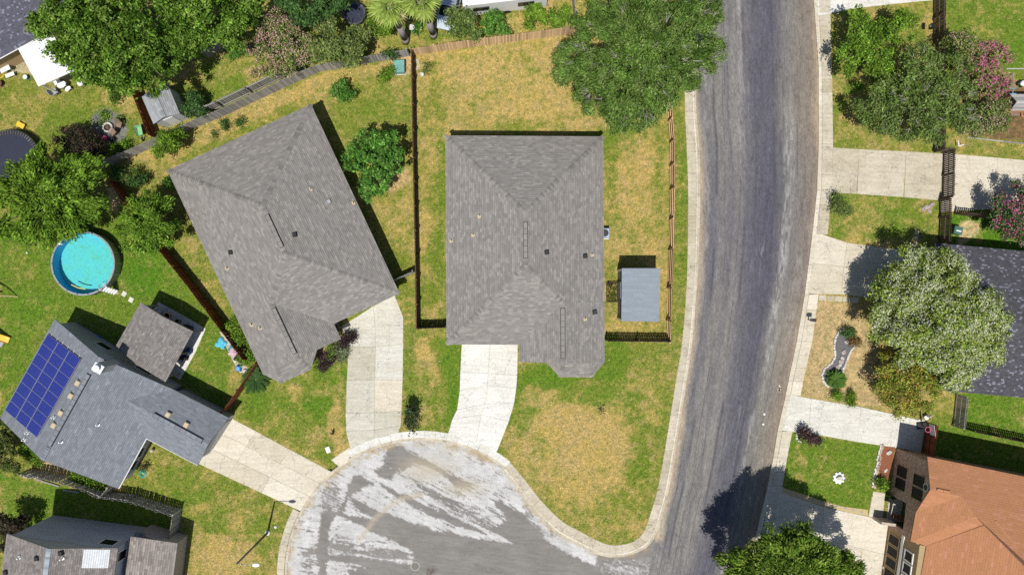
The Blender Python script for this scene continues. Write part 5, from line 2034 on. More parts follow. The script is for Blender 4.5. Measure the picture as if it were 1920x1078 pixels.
plant('small lime green tree beside the first fan palm trunk', [(708, 45, 22), (712, 28, 18), (722, 60, 10)], 3.0, 'lime', .16, .6, .9, name='shrub', cat='shrub')
plant('small dusty olive tree in front of the parked car and trailer', [(868, 40, 26), (850, 30, 18), (885, 50, 20), (860, 58, 16)], 4.0, 'grey', .17, .5, .75, group=TG)
SG = 'round shrubs behind the tan fence'
plant('round green shrub in front of the trailer, nearest the dusty olive tree', [(928, 46, 26), (916, 40, 16)], 2.2, 'glossy', .16, .6, 1.0, 'shrub', 'shrub', SG, crown_name='foliage')
plant('lime green shrub covering the end window of the trailer', [(1000, 34, 24), (998, 20, 16)], 2.3, 'lime', .15, .6, 1.0, 'shrub', 'shrub', SG, crown_name='foliage')
plant('round green shrub between the trailer end and the great live oak', [(1050, 33, 23)], 2.0, 'bright', .14, .6, 1.1, 'shrub', 'shrub', SG, crown_name='foliage')
plant('great live oak overhanging the curving road, with grey twigs showing', [(1130, 60, 64), (1190, 20, 72), (1255, 45, 66), (1100, 125, 56), (1165, 130, 66), (1230, 120, 62), (1285, 115, 58), (1315, 95, 40), (1310, 20, 46), (1180, 190, 48), (1120, 180, 44), (1245, 165, 46), (1165, 225, 26), (1205, 215, 30), (1078, 95, 34), (1340, 80, 16), (1335, 30, 22)],
      9.0, 'live', .20, .34, 1.1, radial=.5, twigs=70, group=TG, clumpr=.36)
plant('glossy green tree in the shade strip of the angled house', [(700, 300, 46), (678, 280, 34), (725, 275, 36), (735, 305, 28), (700, 340, 30), (660, 300, 22), (715, 255, 28), (695, 362, 16)], 4.6, 'glossy', .22, .5, 1.0, group=TG, clumpr=.26)
plant('wide lime green tree at the edge of the pool lawn', [(90, 360, 66), (50, 400, 52), (140, 350, 54), (60, 330, 48), (110, 415, 46), (30, 360, 44), (165, 385, 36), (75, 300, 30), (20, 430, 36), (160, 315, 30), (70, 445, 24)], 6.5, 'lime', .26, .34, .95, radial=.9, group=TG)
plant('lime green tree leaning over the red brown pool fence', [(275, 415, 48), (255, 440, 34), (300, 400, 34), (265, 385, 30), (290, 440, 30)], 5.0, 'bright', .23, .34, 1.0, radial=.8, group=TG)
plant('small tree with shade put into its dark leaves by the wide lime tree', [(150, 268, 34), (125, 262, 22), (172, 280, 22)], 2.8, 'brown', .16, .5, .9, group=TG)
plant('small yellow green tree at the corner of the grey fence', [(312, 268, 24), (302, 280, 18), (322, 258, 18)], 3.0, 'lime', .18, .4, 1.0, radial=.5, name='shrub', cat='shrub')
plant('round dark green shrub beside the small grey shed', [(360, 192, 21), (366, 200, 18)], 2.4, 'dark', .14, .6, 1.1, 'shrub', 'shrub', crown_name='foliage')
plant('round glossy shrub alone on the lawn behind the angled house', [(640, 170, 20), (634, 176, 14)], 1.9, 'glossy', .17, .5, .9, 'shrub', 'shrub', crown_name='foliage')
plant('small loose shrub beside the teal utility box', [(721, 139, 15), (730, 134, 9)], 1.5, 'bright', .14, .5, .8, 'shrub', 'shrub', crown_name='foliage')
plant('small dark green shrub growing against the grey fence above the teal box', [(730, 101, 11)], 2.2, 'dark', .14, .55, 1.0, 'shrub', 'shrub', crown_name='foliage')
plant('blue green shrub by the dry fence corner', [(253, 336, 17)], 1.6, 'dark', .13, .5, 1.1, 'shrub', 'shrub', crown_name='foliage')
plant('small dark shrub in the fence corner shade', [(222, 326, 12)], 1.0, 'dark', .12, .5, 1.0, 'shrub', 'shrub', crown_name='foliage')
plant('green shrub tucked under the eave corner of the angled house', [(316, 342, 12)], 1.0, 'glossy', .12, .5, 1.0, 'shrub', 'shrub', crown_name='foliage')
plant('yellow green hedge shrub between the pool fence and the angled house', [(440, 610, 16), (448, 628, 16), (452, 642, 12)], 1.6, 'lime', .14, .5, .8, 'shrub', 'shrub', crown_name='foliage')
plant('green shrub beside the pool fence next to the blue bucket', [(464, 664, 18), (458, 672, 12)], 1.4, 'bright', .14, .5, 1.0, 'shrub', 'shrub', crown_name='foliage')
BG = 'planting bed by the entry of the angled house'
plant('dark purple shrub next to the angled house driveway', [(652, 637, 13), (642, 646, 10)], 1.1, 'purple', .13, .5, 1.1, 'shrub', 'shrub', BG, crown_name='foliage')
plant('low dark purple shrub under the bay window', [(612, 672, 13), (605, 684, 10), (622, 668, 8)], .7, 'purple', .12, .5, 1.1, 'shrub', 'shrub', BG, crown_name='foliage')
plant('pale sage green shrub between the two purple shrubs', [(641, 660, 15), (634, 652, 10)], 1.0, 'sage', .13, .5, 1.0, 'shrub', 'shrub', BG, crown_name='foliage')
plant('small yellow green shrub under the eave behind the sage shrub', [(619, 653, 9), (622, 663, 8)], .8, 'lime', .12, .5, 1.0, 'shrub', 'shrub', BG, crown_name='foliage')
plant('small bright green plant at the foot of the bay', [(597, 684, 8)], .4, 'bright', .11, .5, .9, 'plant', 'plant', BG, crown_name='foliage')
plant('narrow dark leafed bush by the kerb between the driveways', [(770, 775, 13), (771, 793, 14), (769, 764, 8), (772, 805, 8)], 2.0, [(.045, .075, .03), (.09, .12, .05), (.03, .05, .022)], .20, .4, .75, 'shrub', 'shrub', crown_name='foliage')
plant('mixed dark foliage tree at the end of the solar house', [(8, 850, 30), (-10, 830, 30), (20, 870, 20), (10, 800, 22)], 3.4, [(.09, .13, .03), (.06, .10, .02), (.16, .17, .06)], .17, .45, .9, group=TG)
plant('clipped bright green hedge behind the solar house', [(60, 852, 13), (75, 862, 11), (45, 840, 12)], 1.1, 'bright', .10, .6, 1.2, 'shrub', 'shrub', 'low hedges behind the solar house', crown_name='foliage')
plant('low bright green hedge under the eave by the leaning fence', [(140, 893, 10), (155, 899, 11), (172, 905, 11), (188, 911, 9)], 1.0, 'bright', .10, .6, 1.2, 'shrub', 'shrub', 'low hedges behind the solar house', crown_name='foliage')
plant('dark shaded tree beside the two storey house back wall', [(20, 990, 20), (5, 985, 20), (35, 985, 18), (15, 1010, 22)], 3.2, 'brown', .17, .5, .9, group=TG)
plant('tiny dark bush below the solar house roof edge', [(268, 876, 7)], .6, 'brown', .12, .5, .7, 'plant', 'plant', crown_name='foliage')
# east side
plant('bright green tree on the grass verge by the concrete driveway', [(1650, 70, 40), (1620, 55, 28), (1685, 55, 34), (1640, 110, 36), (1600, 95, 26), (1610, 40, 22), (1700, 35, 22), (1665, 135, 26), (1590, 125, 20)], 5.2, 'bright', .19, .5, .62, group=TG)
plant('grey green tree spreading over the dark fence', [(1680, 175, 52), (1725, 150, 48), (1760, 190, 56), (1700, 225, 46), (1640, 200, 40), (1750, 240, 38), (1805, 175, 36), (1735, 110, 36), (1790, 130, 36), (1810, 220, 32), (1660, 240, 24)], 6.4, 'grey', .19, .42, .55, group=TG, twigs=30)
plant('pink blossoming tree at the playground edge, brightest magenta of the pink ones', [(1850, 105, 30), (1880, 105, 22), (1840, 140, 30), (1865, 165, 26), (1880, 160, 18), (1855, 85, 20)], 4.0, 'pinkgreen', .17, .5, .85, flowers=(MAG, .34), group='blossoming crape trees')
plant('faded pink blossoming tree growing against the dark fence', [(1815, 85, 32), (1795, 80, 22), (1830, 95, 20)], 4.0, 'pinkgreen', .16, .5, .8, flowers=(PINK, .18), group='blossoming crape trees')
plant('sparse pink flowered green tree over the dirt bed', [(1845, 215, 40), (1865, 225, 30), (1830, 235, 26), (1880, 205, 20)], 3.6, 'olive', .17, .45, .7, flowers=(PINK, .10), group='blossoming crape trees')
plant('pink blossoming shrub tree casting shade on the concrete pad', [(1895, 400, 36), (1915, 375, 32), (1880, 420, 26), (1915, 430, 30), (1950, 390, 50)], 4.6, 'dark', .17, .5, .9, flowers=(MAG, .22), group='blossoming crape trees')
plant('sparse little sapling on the lawn by the upper driveway', [(1580, 382, 20), (1572, 372, 12), (1590, 390, 12)], 1.8, 'olive', .15, .32, .45, 'tree', 'tree', TG)
plant('great tree covered in cream white blossom beside the dark roof', [(1700, 560, 66), (1760, 540, 66), (1810, 590, 68), (1690, 625, 54), (1750, 620, 74), (1820, 640, 62), (1840, 590, 54), (1730, 510, 46), (1800, 680, 46), (1850, 640, 44), (1680, 590, 46), (1770, 500, 34), (1790, 706, 30)],
      7.5, 'white', .20, .42, 1.0, flowers=(CREAM, .25), cover=3.8, rough=.33, group='blossoming crape trees')
plant('rusty green tree with red flowers at the head of the white driveway', [(1700, 720, 46), (1670, 695, 32), (1730, 735, 34), (1690, 755, 34), (1715, 690, 30), (1745, 715, 20), (1660, 730, 18)], 4.2, 'rust', .16, .5, .85, flowers=(RED, .045), group='blossoming crape trees')
plant('large lime tipped tree over the lower driveway, throwing a shadow on the road', [(1480, 1058, 66), (1420, 1075, 54), (1535, 1078, 62), (1500, 1022, 42), (1440, 1038, 42), (1575, 1062, 40), (1395, 1100, 58), (1480, 1115, 76), (1580, 1110, 56), (1455, 1014, 26), (1540, 1034, 32), (1400, 1058, 32)], 9.0, [(.110, .195, .022), (.165, .265, .035), (.065, .130, .015), (.22, .30, .05)], .24, .32, 1.05, radial=.6, group=TG)
plant('small round bright bush nearest the spiky plant', [(1573, 743, 10)], .9, 'lime', .09, .6, 1.3, 'shrub', 'shrub', 'two small clipped bushes', crown_name='foliage')
plant('small round bright bush nearest the rusty tree', [(1598, 748, 10.5)], .9, 'lime', .09, .6, 1.3, 'shrub', 'shrub', 'two small clipped bushes', crown_name='foliage')
plant('dark shrub at the upper end of the stone edged bed', [(1590, 622, 10)], .9, 'dark', .12, .5, 1.0, 'shrub', 'shrub', crown_name='foliage')
plant('rust coloured low plant in the stone edged bed', [(1600, 634, 12), (1608, 640, 8)], .5, [(.20, .13, .05), (.26, .15, .06), (.13, .12, .04)], .11, .5, .7, 'plant', 'plant', crown_name='foliage')
plant('purple leafed shrub at the corner of the square lawn', [(1518, 818, 14), (1508, 812, 11), (1530, 825, 10)], 1.2, 'purple', .13, .5, .9, 'shrub', 'shrub', flowers=(PINK, .05), crown_name='foliage')
plant('green plant at the foot of the brick wall', [(1656, 910, 11), (1650, 906, 8)], .9, 'bright', .14, .5, 1.0, 'shrub', 'shrub', crown_name='foliage')
plant('ivy like ground shrub below the fire pit', [(215, 280, 14), (235, 276, 12)], .9, 'bright', .13, .5, .8, 'shrub', 'shrub', crown_name='foliage')
plant('feathery green fern like shrub by the pink tree', [(440, 92, 18)], 1.0, 'glossy', .30, .16, .9, 'shrub', 'shrub', radial=.9, crown_name='foliage')
plant('weedy plants on the gravel of the fire pit', [(190, 222, 10), (228, 225, 9), (200, 214, 8)], .4, 'bright', .12, .5, .5, 'plant', 'plant', crown_name='foliage')
plant('small grey shrubs beside the stained strip by the grey fence', [(420, 236, 11), (450, 226, 9), (400, 250, 7)], .6, 'dark', .12, .45, .6, 'shrub', 'shrub', crown_name='foliage')
plant('low weeds by the white tangled hose', [(802, 120, 7), (800, 133, 6)], .4, 'olive', .11, .4, .6, 'plant', 'plant', crown_name='foliage')


# ------------------------------------------------------------------ fan palms and rosette plants
def blade_mesh(name, blades, col_fn, material):
    mb = MB()
    for i, (p0, d, up, ln, w) in enumerate(blades):
        d, up = Vector(d).normalized(), Vector(up)
        side = d.cross(up).normalized()
        p0 = Vector(p0)
        m = p0 + d * ln * .55 + up * .02 * ln
        e = p0 + d * ln - up * .22 * ln
        mb.add([p0 - side * w * .3, p0 + side * w * .3, m + side * w * .5, m - side * w * .5, e], [(0, 1, 2, 3), (3, 2, 4)], col_fn(i))
    me = bpy.data.meshes.new(name)
    me.from_pydata([tuple(v) for v in mb.v], [], mb.f)
    a = me.attributes.new('col', 'FLOAT_COLOR', 'FACE')
    arr = np.ones((len(mb.c), 4), np.float32)
    arr[:, :3] = mb.c
    a.data.foreach_set('color', arr.ravel())
    me.materials.append(material)
    return me


def rosette(label, px, py, n, ln, w, col, h=.25, name='rosette_plant', seed=3, tilt=(5, 60), group=None):
    rng = random.Random(seed)
    x, y = P(px, py)
    t = thing(name, label, 'plant', (x, y, 0), group)
    MB().lathe((x, y, 0), [(.14, -.02), (.16, h * .6), (.08, h)], 10).build('stem', M_BARK, t)
    # a frond: a midrib with paired leaflets
    bl = []
    for k in range(14):
        s = .12 + .88 * k / 13
        for sgn in (-1, 1):
            bl.append(((ln * s, 0, .06 * ln * math.sin(s * PI)), (.75, sgn * .7, 0), (0, 0, 1), ln * .24 * (1.1 - .7 * abs(s - .45)), w))
    me = blade_mesh('frond', bl, lambda i: tuple(c * (.8 + .4 * ((i * 37) % 10) / 10) for c in col), M_LEAF)
    for i in range(n):
        o = link('frond', me, t)
        o.location = (0, 0, h)
        a = i * 2.399963
        el = math.radians(tilt[0] + (tilt[1] - tilt[0]) * (1 - i / n) + rng.uniform(-5, 5))
        o.rotation_euler = (0, -el * .9 + .25, a)
        s = rng.uniform(.85, 1.12)
        o.scale = (s, s, s)


rosette('spiky dark green rosette plant beside the red brown fence', 483, 711, 34, 1.25, .07, (.055, .115, .03), .45, seed=4)
rosette('spiky green rosette plant inside the white edged bed', 1563, 710, 36, .85, .06, (.085, .17, .03), .35, seed=6)


def fan_palm(label, bpx, bpy_, h, seed):
    rng = random.Random(seed)
    x, y = P(bpx, bpy_)
    t = thing('fan_palm', label, 'palm tree', (x, y, 0), 'two fan palms')
    tr = MB()
    pts = [(x, y, 0), (x + .02, y + .02, h * .12), (x - .05, y + .06, h * .5), (x - .22, y + .22, h)]
    rr = [.38, .32, .29, .27]
    tr.path(pts, rr, 12)
    tr.build('trunk', mat('palm_bark', (.30, .27, .26), .95, 0, .45, 9, .8), t, smooth=True)
    top = Vector(pts[-1])
    bt = MB()
    for i in range(60):
        a = rng.uniform(0, 2 * PI)
        z = rng.uniform(h * .62, h * .98)
        d = Vector((math.cos(a), math.sin(a), 0))
        c = Vector((top.x, top.y, z)) + d * .26
        bt.tube(c, c + d * rng.uniform(.08, .25) + Vector((0, 0, .2)), .05, .02, 4)
    props(bt.build('leaf_boots', mat('dead_frond', (.42, .34, .22), .9, 0, .2), t), kind='stuff')
    R = 1.15
    def fan(dead):
        bl = []
        for k in range(18):
            a = math.radians(-115 + 230 * k / 17)
            bl.append(((.95, 0, 0), (math.cos(a), math.sin(a), -.1), (0, 0, 1), R * (.85 + .3 * math.cos(a) + .12 * ((k * 7) % 5) / 5), .17))
        bl.append(((0, 0, 0), (1, 0, .05), (0, 0, 1), 1.05, .07))
        if dead:
            cf = lambda i: (.50, .42, .20) if i % 3 else (.58, .52, .30)
        else:
            cf = lambda i: ((.30, .40, .075), (.40, .48, .13), (.20, .30, .05))[i % 3]
        return blade_mesh('frond', bl, cf, M_LEAF)
    live, dead = fan(False), fan(True)
    n = 20
    for i in range(n):
        o = link('frond', dead if i < 7 else live, t)
        o.location = (top.x - x, top.y - y, h)
        a = i * 2.399963 + rng.uniform(-.2, .2)
        el = math.radians(-58 + 135 * (i / n) ** .9 + rng.uniform(-6, 6))
        o.rotation_euler = (rng.uniform(-.25, .25), -el, a)
        s = rng.uniform(.68, .92)
        o.scale = (s, s, s)
        if i < 7:
            o['label'] = 'dead tan frond'


fan_palm('fan palm with a hanging pale skirt of fronds, trunk foot on the open grass', 761, 78, 7.2, 2)
fan_palm('fan palm standing beside the parked car', 813, 68, 7.0, 5)

# ------------------------------------------------------------------ above-ground pool
def water_mat():
    m, nt, b = new_mat('pool_water')
    f2 = tex_noise(nt, 7.0, 4, 0.7, vec=world_vec(nt), dist=1.2)
    tr = nt.nodes.new('ShaderNodeBsdfTransparent')
    tr.inputs['Color'].default_value = (.80, .96, .98, 1)
    gl = nt.nodes.new('ShaderNodeBsdfGlossy')
    gl.inputs['Roughness'].default_value = .06
    bp = nt.nodes.new('ShaderNodeBump')
    bp.inputs['Strength'].default_value = .25
    bp.inputs['Distance'].default_value = .03
    L(nt, f2, bp.inputs['Height'])
    L(nt, bp.outputs[0], gl.inputs['Normal'])
    fr = nt.nodes.new('ShaderNodeFresnel')
    fr.inputs['IOR'].default_value = 1.33
    L(nt, bp.outputs[0], fr.inputs['Normal'])
    mx = nt.nodes.new('ShaderNodeMixShader')
    L(nt, fr.outputs[0], mx.inputs[0])
    L(nt, tr.outputs[0], mx.inputs[1])
    L(nt, gl.outputs[0], mx.inputs[2])
    L(nt, mx.outputs[0], nt.nodes['Material Output'].inputs['Surface'])
    return m


def pool_floor_mat():
    m, nt, b = new_mat('pool_floor')
    f = tex_noise(nt, .55, 5, 0.7, vec=world_vec(nt), dist=.8)
    f2 = tex_noise(nt, 6.0, 5, 0.8, vec=world_vec(nt), dist=1.5)
    c = ramp(nt, f, [(.42, (.12, .53, .57)), (.52, (.13, .56, .52)), (.60, (.13, .50, .38))])
    c = mul_rgb(nt, c, ramp(nt, f2, [(.40, .82), (.60, 1.10)]))
    L(nt, c, b.inputs['Base Color'])
    b.inputs['Roughness'].default_value = .6
    return m


def pool():
    px, py, H = 155, 494, 1.25
    x, y = P(px, py, H)
    R = 59 * MPP * (1 - H / CAM_H)
    t = thing('swimming_pool', 'round above ground pool with turquoise water beside the lime green tree', 'swimming pool', (x, y, 0))
    n = 48
    MB().lathe((x, y, 0), [(R - .06, 0), (R, .02), (R, H - .06)], n, cap=False).build('wall', mat('pool_wall_grey', (.33, .34, .36), .5, .1, .1), t, smooth=True)
    ln = MB()
    prof = [(R - .07, H - .05), (R - .08, .10)]
    vs, fs = [], []
    for r, z in prof:
        for i in range(n):
            a = 2 * PI * i / n
            vs.append((x + r * math.cos(a), y + r * math.sin(a), z))
    for k in range(1):
        for i in range(n):
            fs.append((k * n + i, k * n + (i + 1) % n, (k + 1) * n + (i + 1) % n, (k + 1) * n + i))
    ln.add(vs, fs)
    ln.build('liner', mat('blue_pool_liner', (.035, .30, .60), .4, 0, .08), t, smooth=True)
    MB().lathe((x, y, 0), [(R - .085, .95), (.001, .952)], n, cap=False).build('water', water_mat(), t)
    MB().lathe((x, y, 0), [(R - .085, .135), (.001, .13)], n, cap=False).build('floor', pool_floor_mat(), t)
    segs = 18
    for i in range(segs):
        a0, a1 = 2 * PI * i / segs + .012, 2 * PI * (i + 1) / segs - .012
        q = []
        for r in (R - .09, R + .07):
            q.append([(x + r * math.cos(a), y + r * math.sin(a)) for a in (a0, (a0 + a1) / 2, a1)])
        MB().prism(q[1] + q[0][::-1], H - .04, H, .008).build('top_rail', M_GREYM, t)
    for i in range(segs):
        a = 2 * PI * i / segs
        MB().box((x + (R + .03) * math.cos(a), y + (R + .03) * math.sin(a), (H - .05) / 2), (.05, .12, H - .05), a).build('upright', M_GREYM, t)
    # ladder at the lower right rim
    la = math.radians(-48)
    l = thing('pool_ladder', 'white pool ladder over the rim of the round pool', 'ladder', (x + R * math.cos(la), y + R * math.sin(la), 0))
    d, s = Vector((math.cos(la), math.sin(la), 0)), Vector((-math.sin(la), math.cos(la), 0))
    rim = Vector((x, y, 0)) + d * R
    for k in (-1, 1):
        o = rim + s * .28 * k
        MB().path([tuple(o + d * .75), tuple(o + d * .25 + Vector((0, 0, H + .25))), tuple(o - d * .1 + Vector((0, 0, H + .4))), tuple(o - d * .35 + Vector((0, 0, H + .1))), tuple(o - d * .45 + Vector((0, 0, .9)))], .028, 8).build('side_rail', M_WHITE, l)
    for k in range(5):
        f = .15 + .2 * k
        c = rim + d * (.75 - .5 * f) + Vector((0, 0, (H + .2) * f))
        MB().box(c, (.16, .5, .03), la).build('step', M_WHITE, l)
    # pump hose loop at the top rim
    pa = math.radians(112)
    hp = thing('pool_pump', 'white pool filter pump with hose loops at the upper rim of the pool', 'pool pump', (x + R * math.cos(pa), y + R * math.sin(pa), 0))
    c = Vector((x + (R + .35) * math.cos(pa), y + (R + .35) * math.sin(pa), 0))
    MB().lathe(c, [(.24, 0), (.25, .55), (.17, .62), (.02, .66)], 16).build('filter_tank', M_GREYP, hp)
    MB().path([tuple(c + Vector((.1, 0, .5))), tuple(c + Vector((.35, .25, .9))), tuple(c + Vector((.8, .1, 1.2))), tuple(c + Vector((1.0, -.3, 1.28)))], .05, 8).build('hose', M_WHITE, hp)
    MB().path([tuple(c + Vector((-.1, 0, .5))), tuple(c + Vector((-.35, -.1, .9))), tuple(c + Vector((-.3, -.5, 1.3)))], .05, 8).build('hose', M_WHITE, hp)
    nd = thing('pool_noodle', 'pale yellow pool noodle floating at the lower edge of the pool', 'pool noodle', (x - .6, y - R + .75, .96))
    MB().path([(x - 1.2, y - R + .95, .98), (x - .6, y - R + .66, .98), (x + .1, y - R + .55, .98)], .05, 8).build('tube', mat('pale_yellow_foam', (.65, .68, .22), .7), nd)
    sk = thing('pool_thermometer', 'small white skimmer hook on the upper left rim of the pool', 'pool skimmer', (x - R * .78, y + R * .68, H))
    MB().path([(x - R * .78 - .2, y + R * .66 + .1, H + .05), (x - R * .74, y + R * .64, H + .08), (x - R * .66, y + R * .60, H - .1)], .035, 6).bbox((x - R * .72, y + R * .62, H + .03), (.25, .16, .1), .6).build('hook', M_WHITE, sk)


pool()


def single(name, label, cat, mb, material, loc, group=None, smooth=False):
    return props(mb.build(name, material, None, smooth, loc), label, cat, group)


def g3(px, py, z=0.0):
    x, y = P(px, py)
    return Vector((x, y, z))


# ------------------------------------------------------------------ trampolines
def trampoline(label, px, py, rpx, net, seed):
    H = .9
    x, y = P(px, py, H)
    R = rpx * MPP
    t = thing('trampoline', label, 'trampoline', (x, y, 0))
    MB().lathe((x, y, 0), [(R * .84, H - .01), (.001, H - .06)], 40).build('mat', mat('trampoline_mat', (.028, .032, .055), .75, 0, .12), t)
    MB().lathe((x, y, 0), [(R * .84, H - .04), (R * .84, H - .02), (R * .98, H - .02), (R * .98, H - .05)], 40, cap=False).build('spring_shade_ring', mat('spring_shadow', (.03, .03, .032), .7), t)  # dark sheet, the shade below the springs put into its colour
    sp = MB()
    for i in range(64):
        a = 2 * PI * i / 64
        sp.tube((x + R * .845 * math.cos(a), y + R * .845 * math.sin(a), H + .01), (x + R * .98 * math.cos(a), y + R * .98 * math.sin(a), H + .015), .016, .016, 4)
    props(sp.build('springs', M_GREYM, t), kind='stuff')
    fr = MB()
    for i in range(40):
        a, b = 2 * PI * i / 40, 2 * PI * (i + 1) / 40
        fr.tube((x + R * math.cos(a), y + R * math.sin(a), H), (x + R * math.cos(b), y + R * math.sin(b), H), .035, .035, 6)
    fr.build('frame', M_DARK, t)
    for i in range(6):
        a = 2 * PI * i / 6 + .3
        MB().path([(x + R * math.cos(a), y + R * math.sin(a), H), (x + R * 1.02 * math.cos(a), y + R * 1.02 * math.sin(a), .02)], .03, 6).build('leg', M_DARK, t)
        if net:
            MB().path([(x + R * 1.03 * math.cos(a), y + R * 1.03 * math.sin(a), .02), (x + R * 1.06 * math.cos(a), y + R * 1.06 * math.sin(a), 2.6)], .03, 6).build('net_pole', M_GREYM, t)


trampoline('round dark trampoline with exposed springs in the yard of the fire pit', 20, 298, 54, False, 1)
trampoline('dark trampoline with tall net poles beside the dark olive tree', 664, 26, 21, True, 2)
t = g3(42, 236)
mb = MB()
mb.box((t.x, t.y, .25), (.75, .45, .06), -.5)
for sx, sy in ((-.3, -.15), (.3, -.15), (-.3, .15), (.3, .15)):
    mb.tube((t.x + sx, t.y + sy, 0), (t.x + sx, t.y + sy, .25), .03, .03, 6)
single('step_stool', 'yellow topped step stool beside the big trampoline', 'stool', mb, M_YEL, t)

# ------------------------------------------------------------------ white patio roof and things round it
A = [P3(35, 93, 2.7), P3(98, 62, 2.9), P3(139, 134, 2.9), P3(73, 163, 2.7)]
wt = thing('patio_roof', 'white sheet metal patio roof half under the huge tree', 'patio roof', ((A[0] + A[2]) / 2).xy.to_3d())
for i in range(9):
    a0, a1 = A[0].lerp(A[1], i / 9 + .002), A[0].lerp(A[1], (i + 1) / 9 - .002)
    b0, b1 = A[3].lerp(A[2], i / 9 + .002), A[3].lerp(A[2], (i + 1) / 9 - .002)
    mb = MB()
    dz = Vector((0, 0, .07))
    mb.add([a0, a1, b1, b0, a0 + dz, a1 + dz * .85, b1 + dz * .85, b0 + dz], [(3, 2, 1, 0), (4, 5, 6, 7), (0, 1, 5, 4), (1, 2, 6, 5), (2, 3, 7, 6), (3, 0, 4, 7)])
    mb.build('roof_panel', M_METALW, wt)
for s, u in ((.04, .05), (.96, .05), (.04, .95), (.96, .95)):
    q = A[0].lerp(A[1], s).lerp(A[3].lerp(A[2], s), u)
    MB().box((q.x, q.y, q.z / 2 - .02), (.1, .1, q.z - .05)).build('post', M_WHITE, wt)


def table(name, label, px, py, sx, sy, rz, h, material, group=None, round_=False, legmat=None):
    c = g3(px, py)
    t = thing(name, label, 'table', c, group)
    if round_:
        MB().lathe((c.x, c.y, h - .04), [(sx / 2, 0), (sx / 2, .03), (sx / 2 - .02, .04)], 24, None, 1, sy / sx, rz).build('tabletop', material, t)
    else:
        MB().bbox((c.x, c.y, h - .03), (sx, sy, .06), rz, .015).build('tabletop', material, t)
    ca, sa = math.cos(rz), math.sin(rz)
    for a, b in ((-1, -1), (1, -1), (1, 1), (-1, 1)):
        x, y = a * sx * .36, b * sy * .36
        q = (c.x + x * ca - y * sa, c.y + x * sa + y * ca)
        MB().tube((q[0], q[1], 0), (q[0], q[1], h - .04), .03, .03, 6).build('leg', legmat or material, t)
    return t


def chair(label, px, py, rz, material, group=None, name='chair'):
    c = g3(px, py)
    t = thing(name, label, 'chair', c, group)
    ca, sa = math.cos(rz), math.sin(rz)
    w = lambda x, y, z: (c.x + x * ca - y * sa, c.y + x * sa + y * ca, z)
    MB().bbox(w(0, 0, .42), (.55, .52, .08), rz, .02).build('seat', material, t)
    M = Matrix.Rotation(rz, 3, 'Z') @ Matrix.Rotation(-.25, 3, 'X')
    MB().box(w(0, .30, .72), (.55, .06, .58), 0, None, M).build('backrest', material, t)
    for k in (-1, 1):
        MB().box(w(.29 * k, .02, .60), (.06, .5, .04), rz).tube(w(.29 * k, -.2, .42), w(.29 * k, -.2, .6), .02, .02, 5).build('armrest', material, t)
        for j in (-1, 1):
            MB().tube(w(.23 * k, .21 * j, 0), w(.23 * k, .21 * j, .40), .025, .025, 5).build('leg', material, t)
    return t


table('garden_table', 'white square garden table by the house with the slate purple roof', 18, 131, .95, .8, .45, .72, M_WHITE)
table('garden_bench', 'small white bench below the white square table', 24, 143, .85, .35, .35, .42, M_WHITE)
table('garden_table', 'white oval garden table beside the white patio roof', 124, 163, .85, .62, .4, .7, M_WHITE, round_=True)
table('footstool', 'low white oval stool touching the white oval table', 132, 169, .62, .38, .7, .4, M_WHITE, round_=True)
chair('grey white reclining garden chair on the lawn beyond the white oval table', 108, 175, 2.2, M_GREYP)
c = g3(160, 161)
gr = thing('barbecue_grill', 'black barbecue with a white lid at the edge of the huge tree', 'grill', c)
MB().lathe((c.x, c.y, .55), [(.1, 0), (.26, .12), (.28, .2)], 16).build('bowl', M_BLACK, gr)
MB().lathe((c.x, c.y, .75), [(.28, 0), (.24, .12), (.1, .2), (.02, .21)], 16).build('lid', M_WHITE, gr)
for k in range(3):
    a = k * 2.09
    MB().tube((c.x + .12 * math.cos(a), c.y + .12 * math.sin(a), .6), (c.x + .3 * math.cos(a), c.y + .3 * math.sin(a), 0), .02, .02, 5).build('leg', M_DARK, gr)
c = g3(52, 147)
bk = thing('bucket', 'small blue bucket with a white lid beside the white patio roof', 'bucket', c)
MB().lathe(c, [(.15, 0), (.20, .36)], 14).build('body', M_LIMBLUE, bk)
MB().lathe((c.x, c.y, .36), [(.21, 0), (.21, .03), (.02, .05)], 14).build('lid', M_WHITE, bk)
c = g3(3, 159)
sp = thing('cable_spool', 'brown wooden cable spool near the white square table', 'spool', c)
MB().lathe(c, [(.30, 0), (.30, .05), (.14, .06), (.14, .36), (.30, .37), (.30, .42), (.08, .43)], 18).build('spool_body', M_WOOD_B, sp)
MB().lathe((c.x, c.y, .43), [(.08, 0), (.08, .03)], 10).build('hub', M_DARK, sp)
mb = MB()
pp = [g3(-6, 140, .03) + Vector((math.cos(a) * .55 * (1 + a * .03), math.sin(a) * .4, 0)) for a in [k * .45 for k in range(40)]]
single('garden_hose', 'yellow garden hose coiled beside the white square table', 'hose', mb.path([tuple(p) for p in pp], .025, 5), M_YEL, g3(-6, 140))
c = g3(113, 157)
ct = thing('storage_box', 'white and black cooler box under the edge of the white patio roof', 'cooler', c)
MB().bbox((c.x, c.y, .2), (.6, .4, .4), .45, .03).build('body', M_BLACK, ct)
MB().bbox((c.x, c.y, .43), (.62, .42, .06), .45, .02).build('lid', M_WHITE, ct)

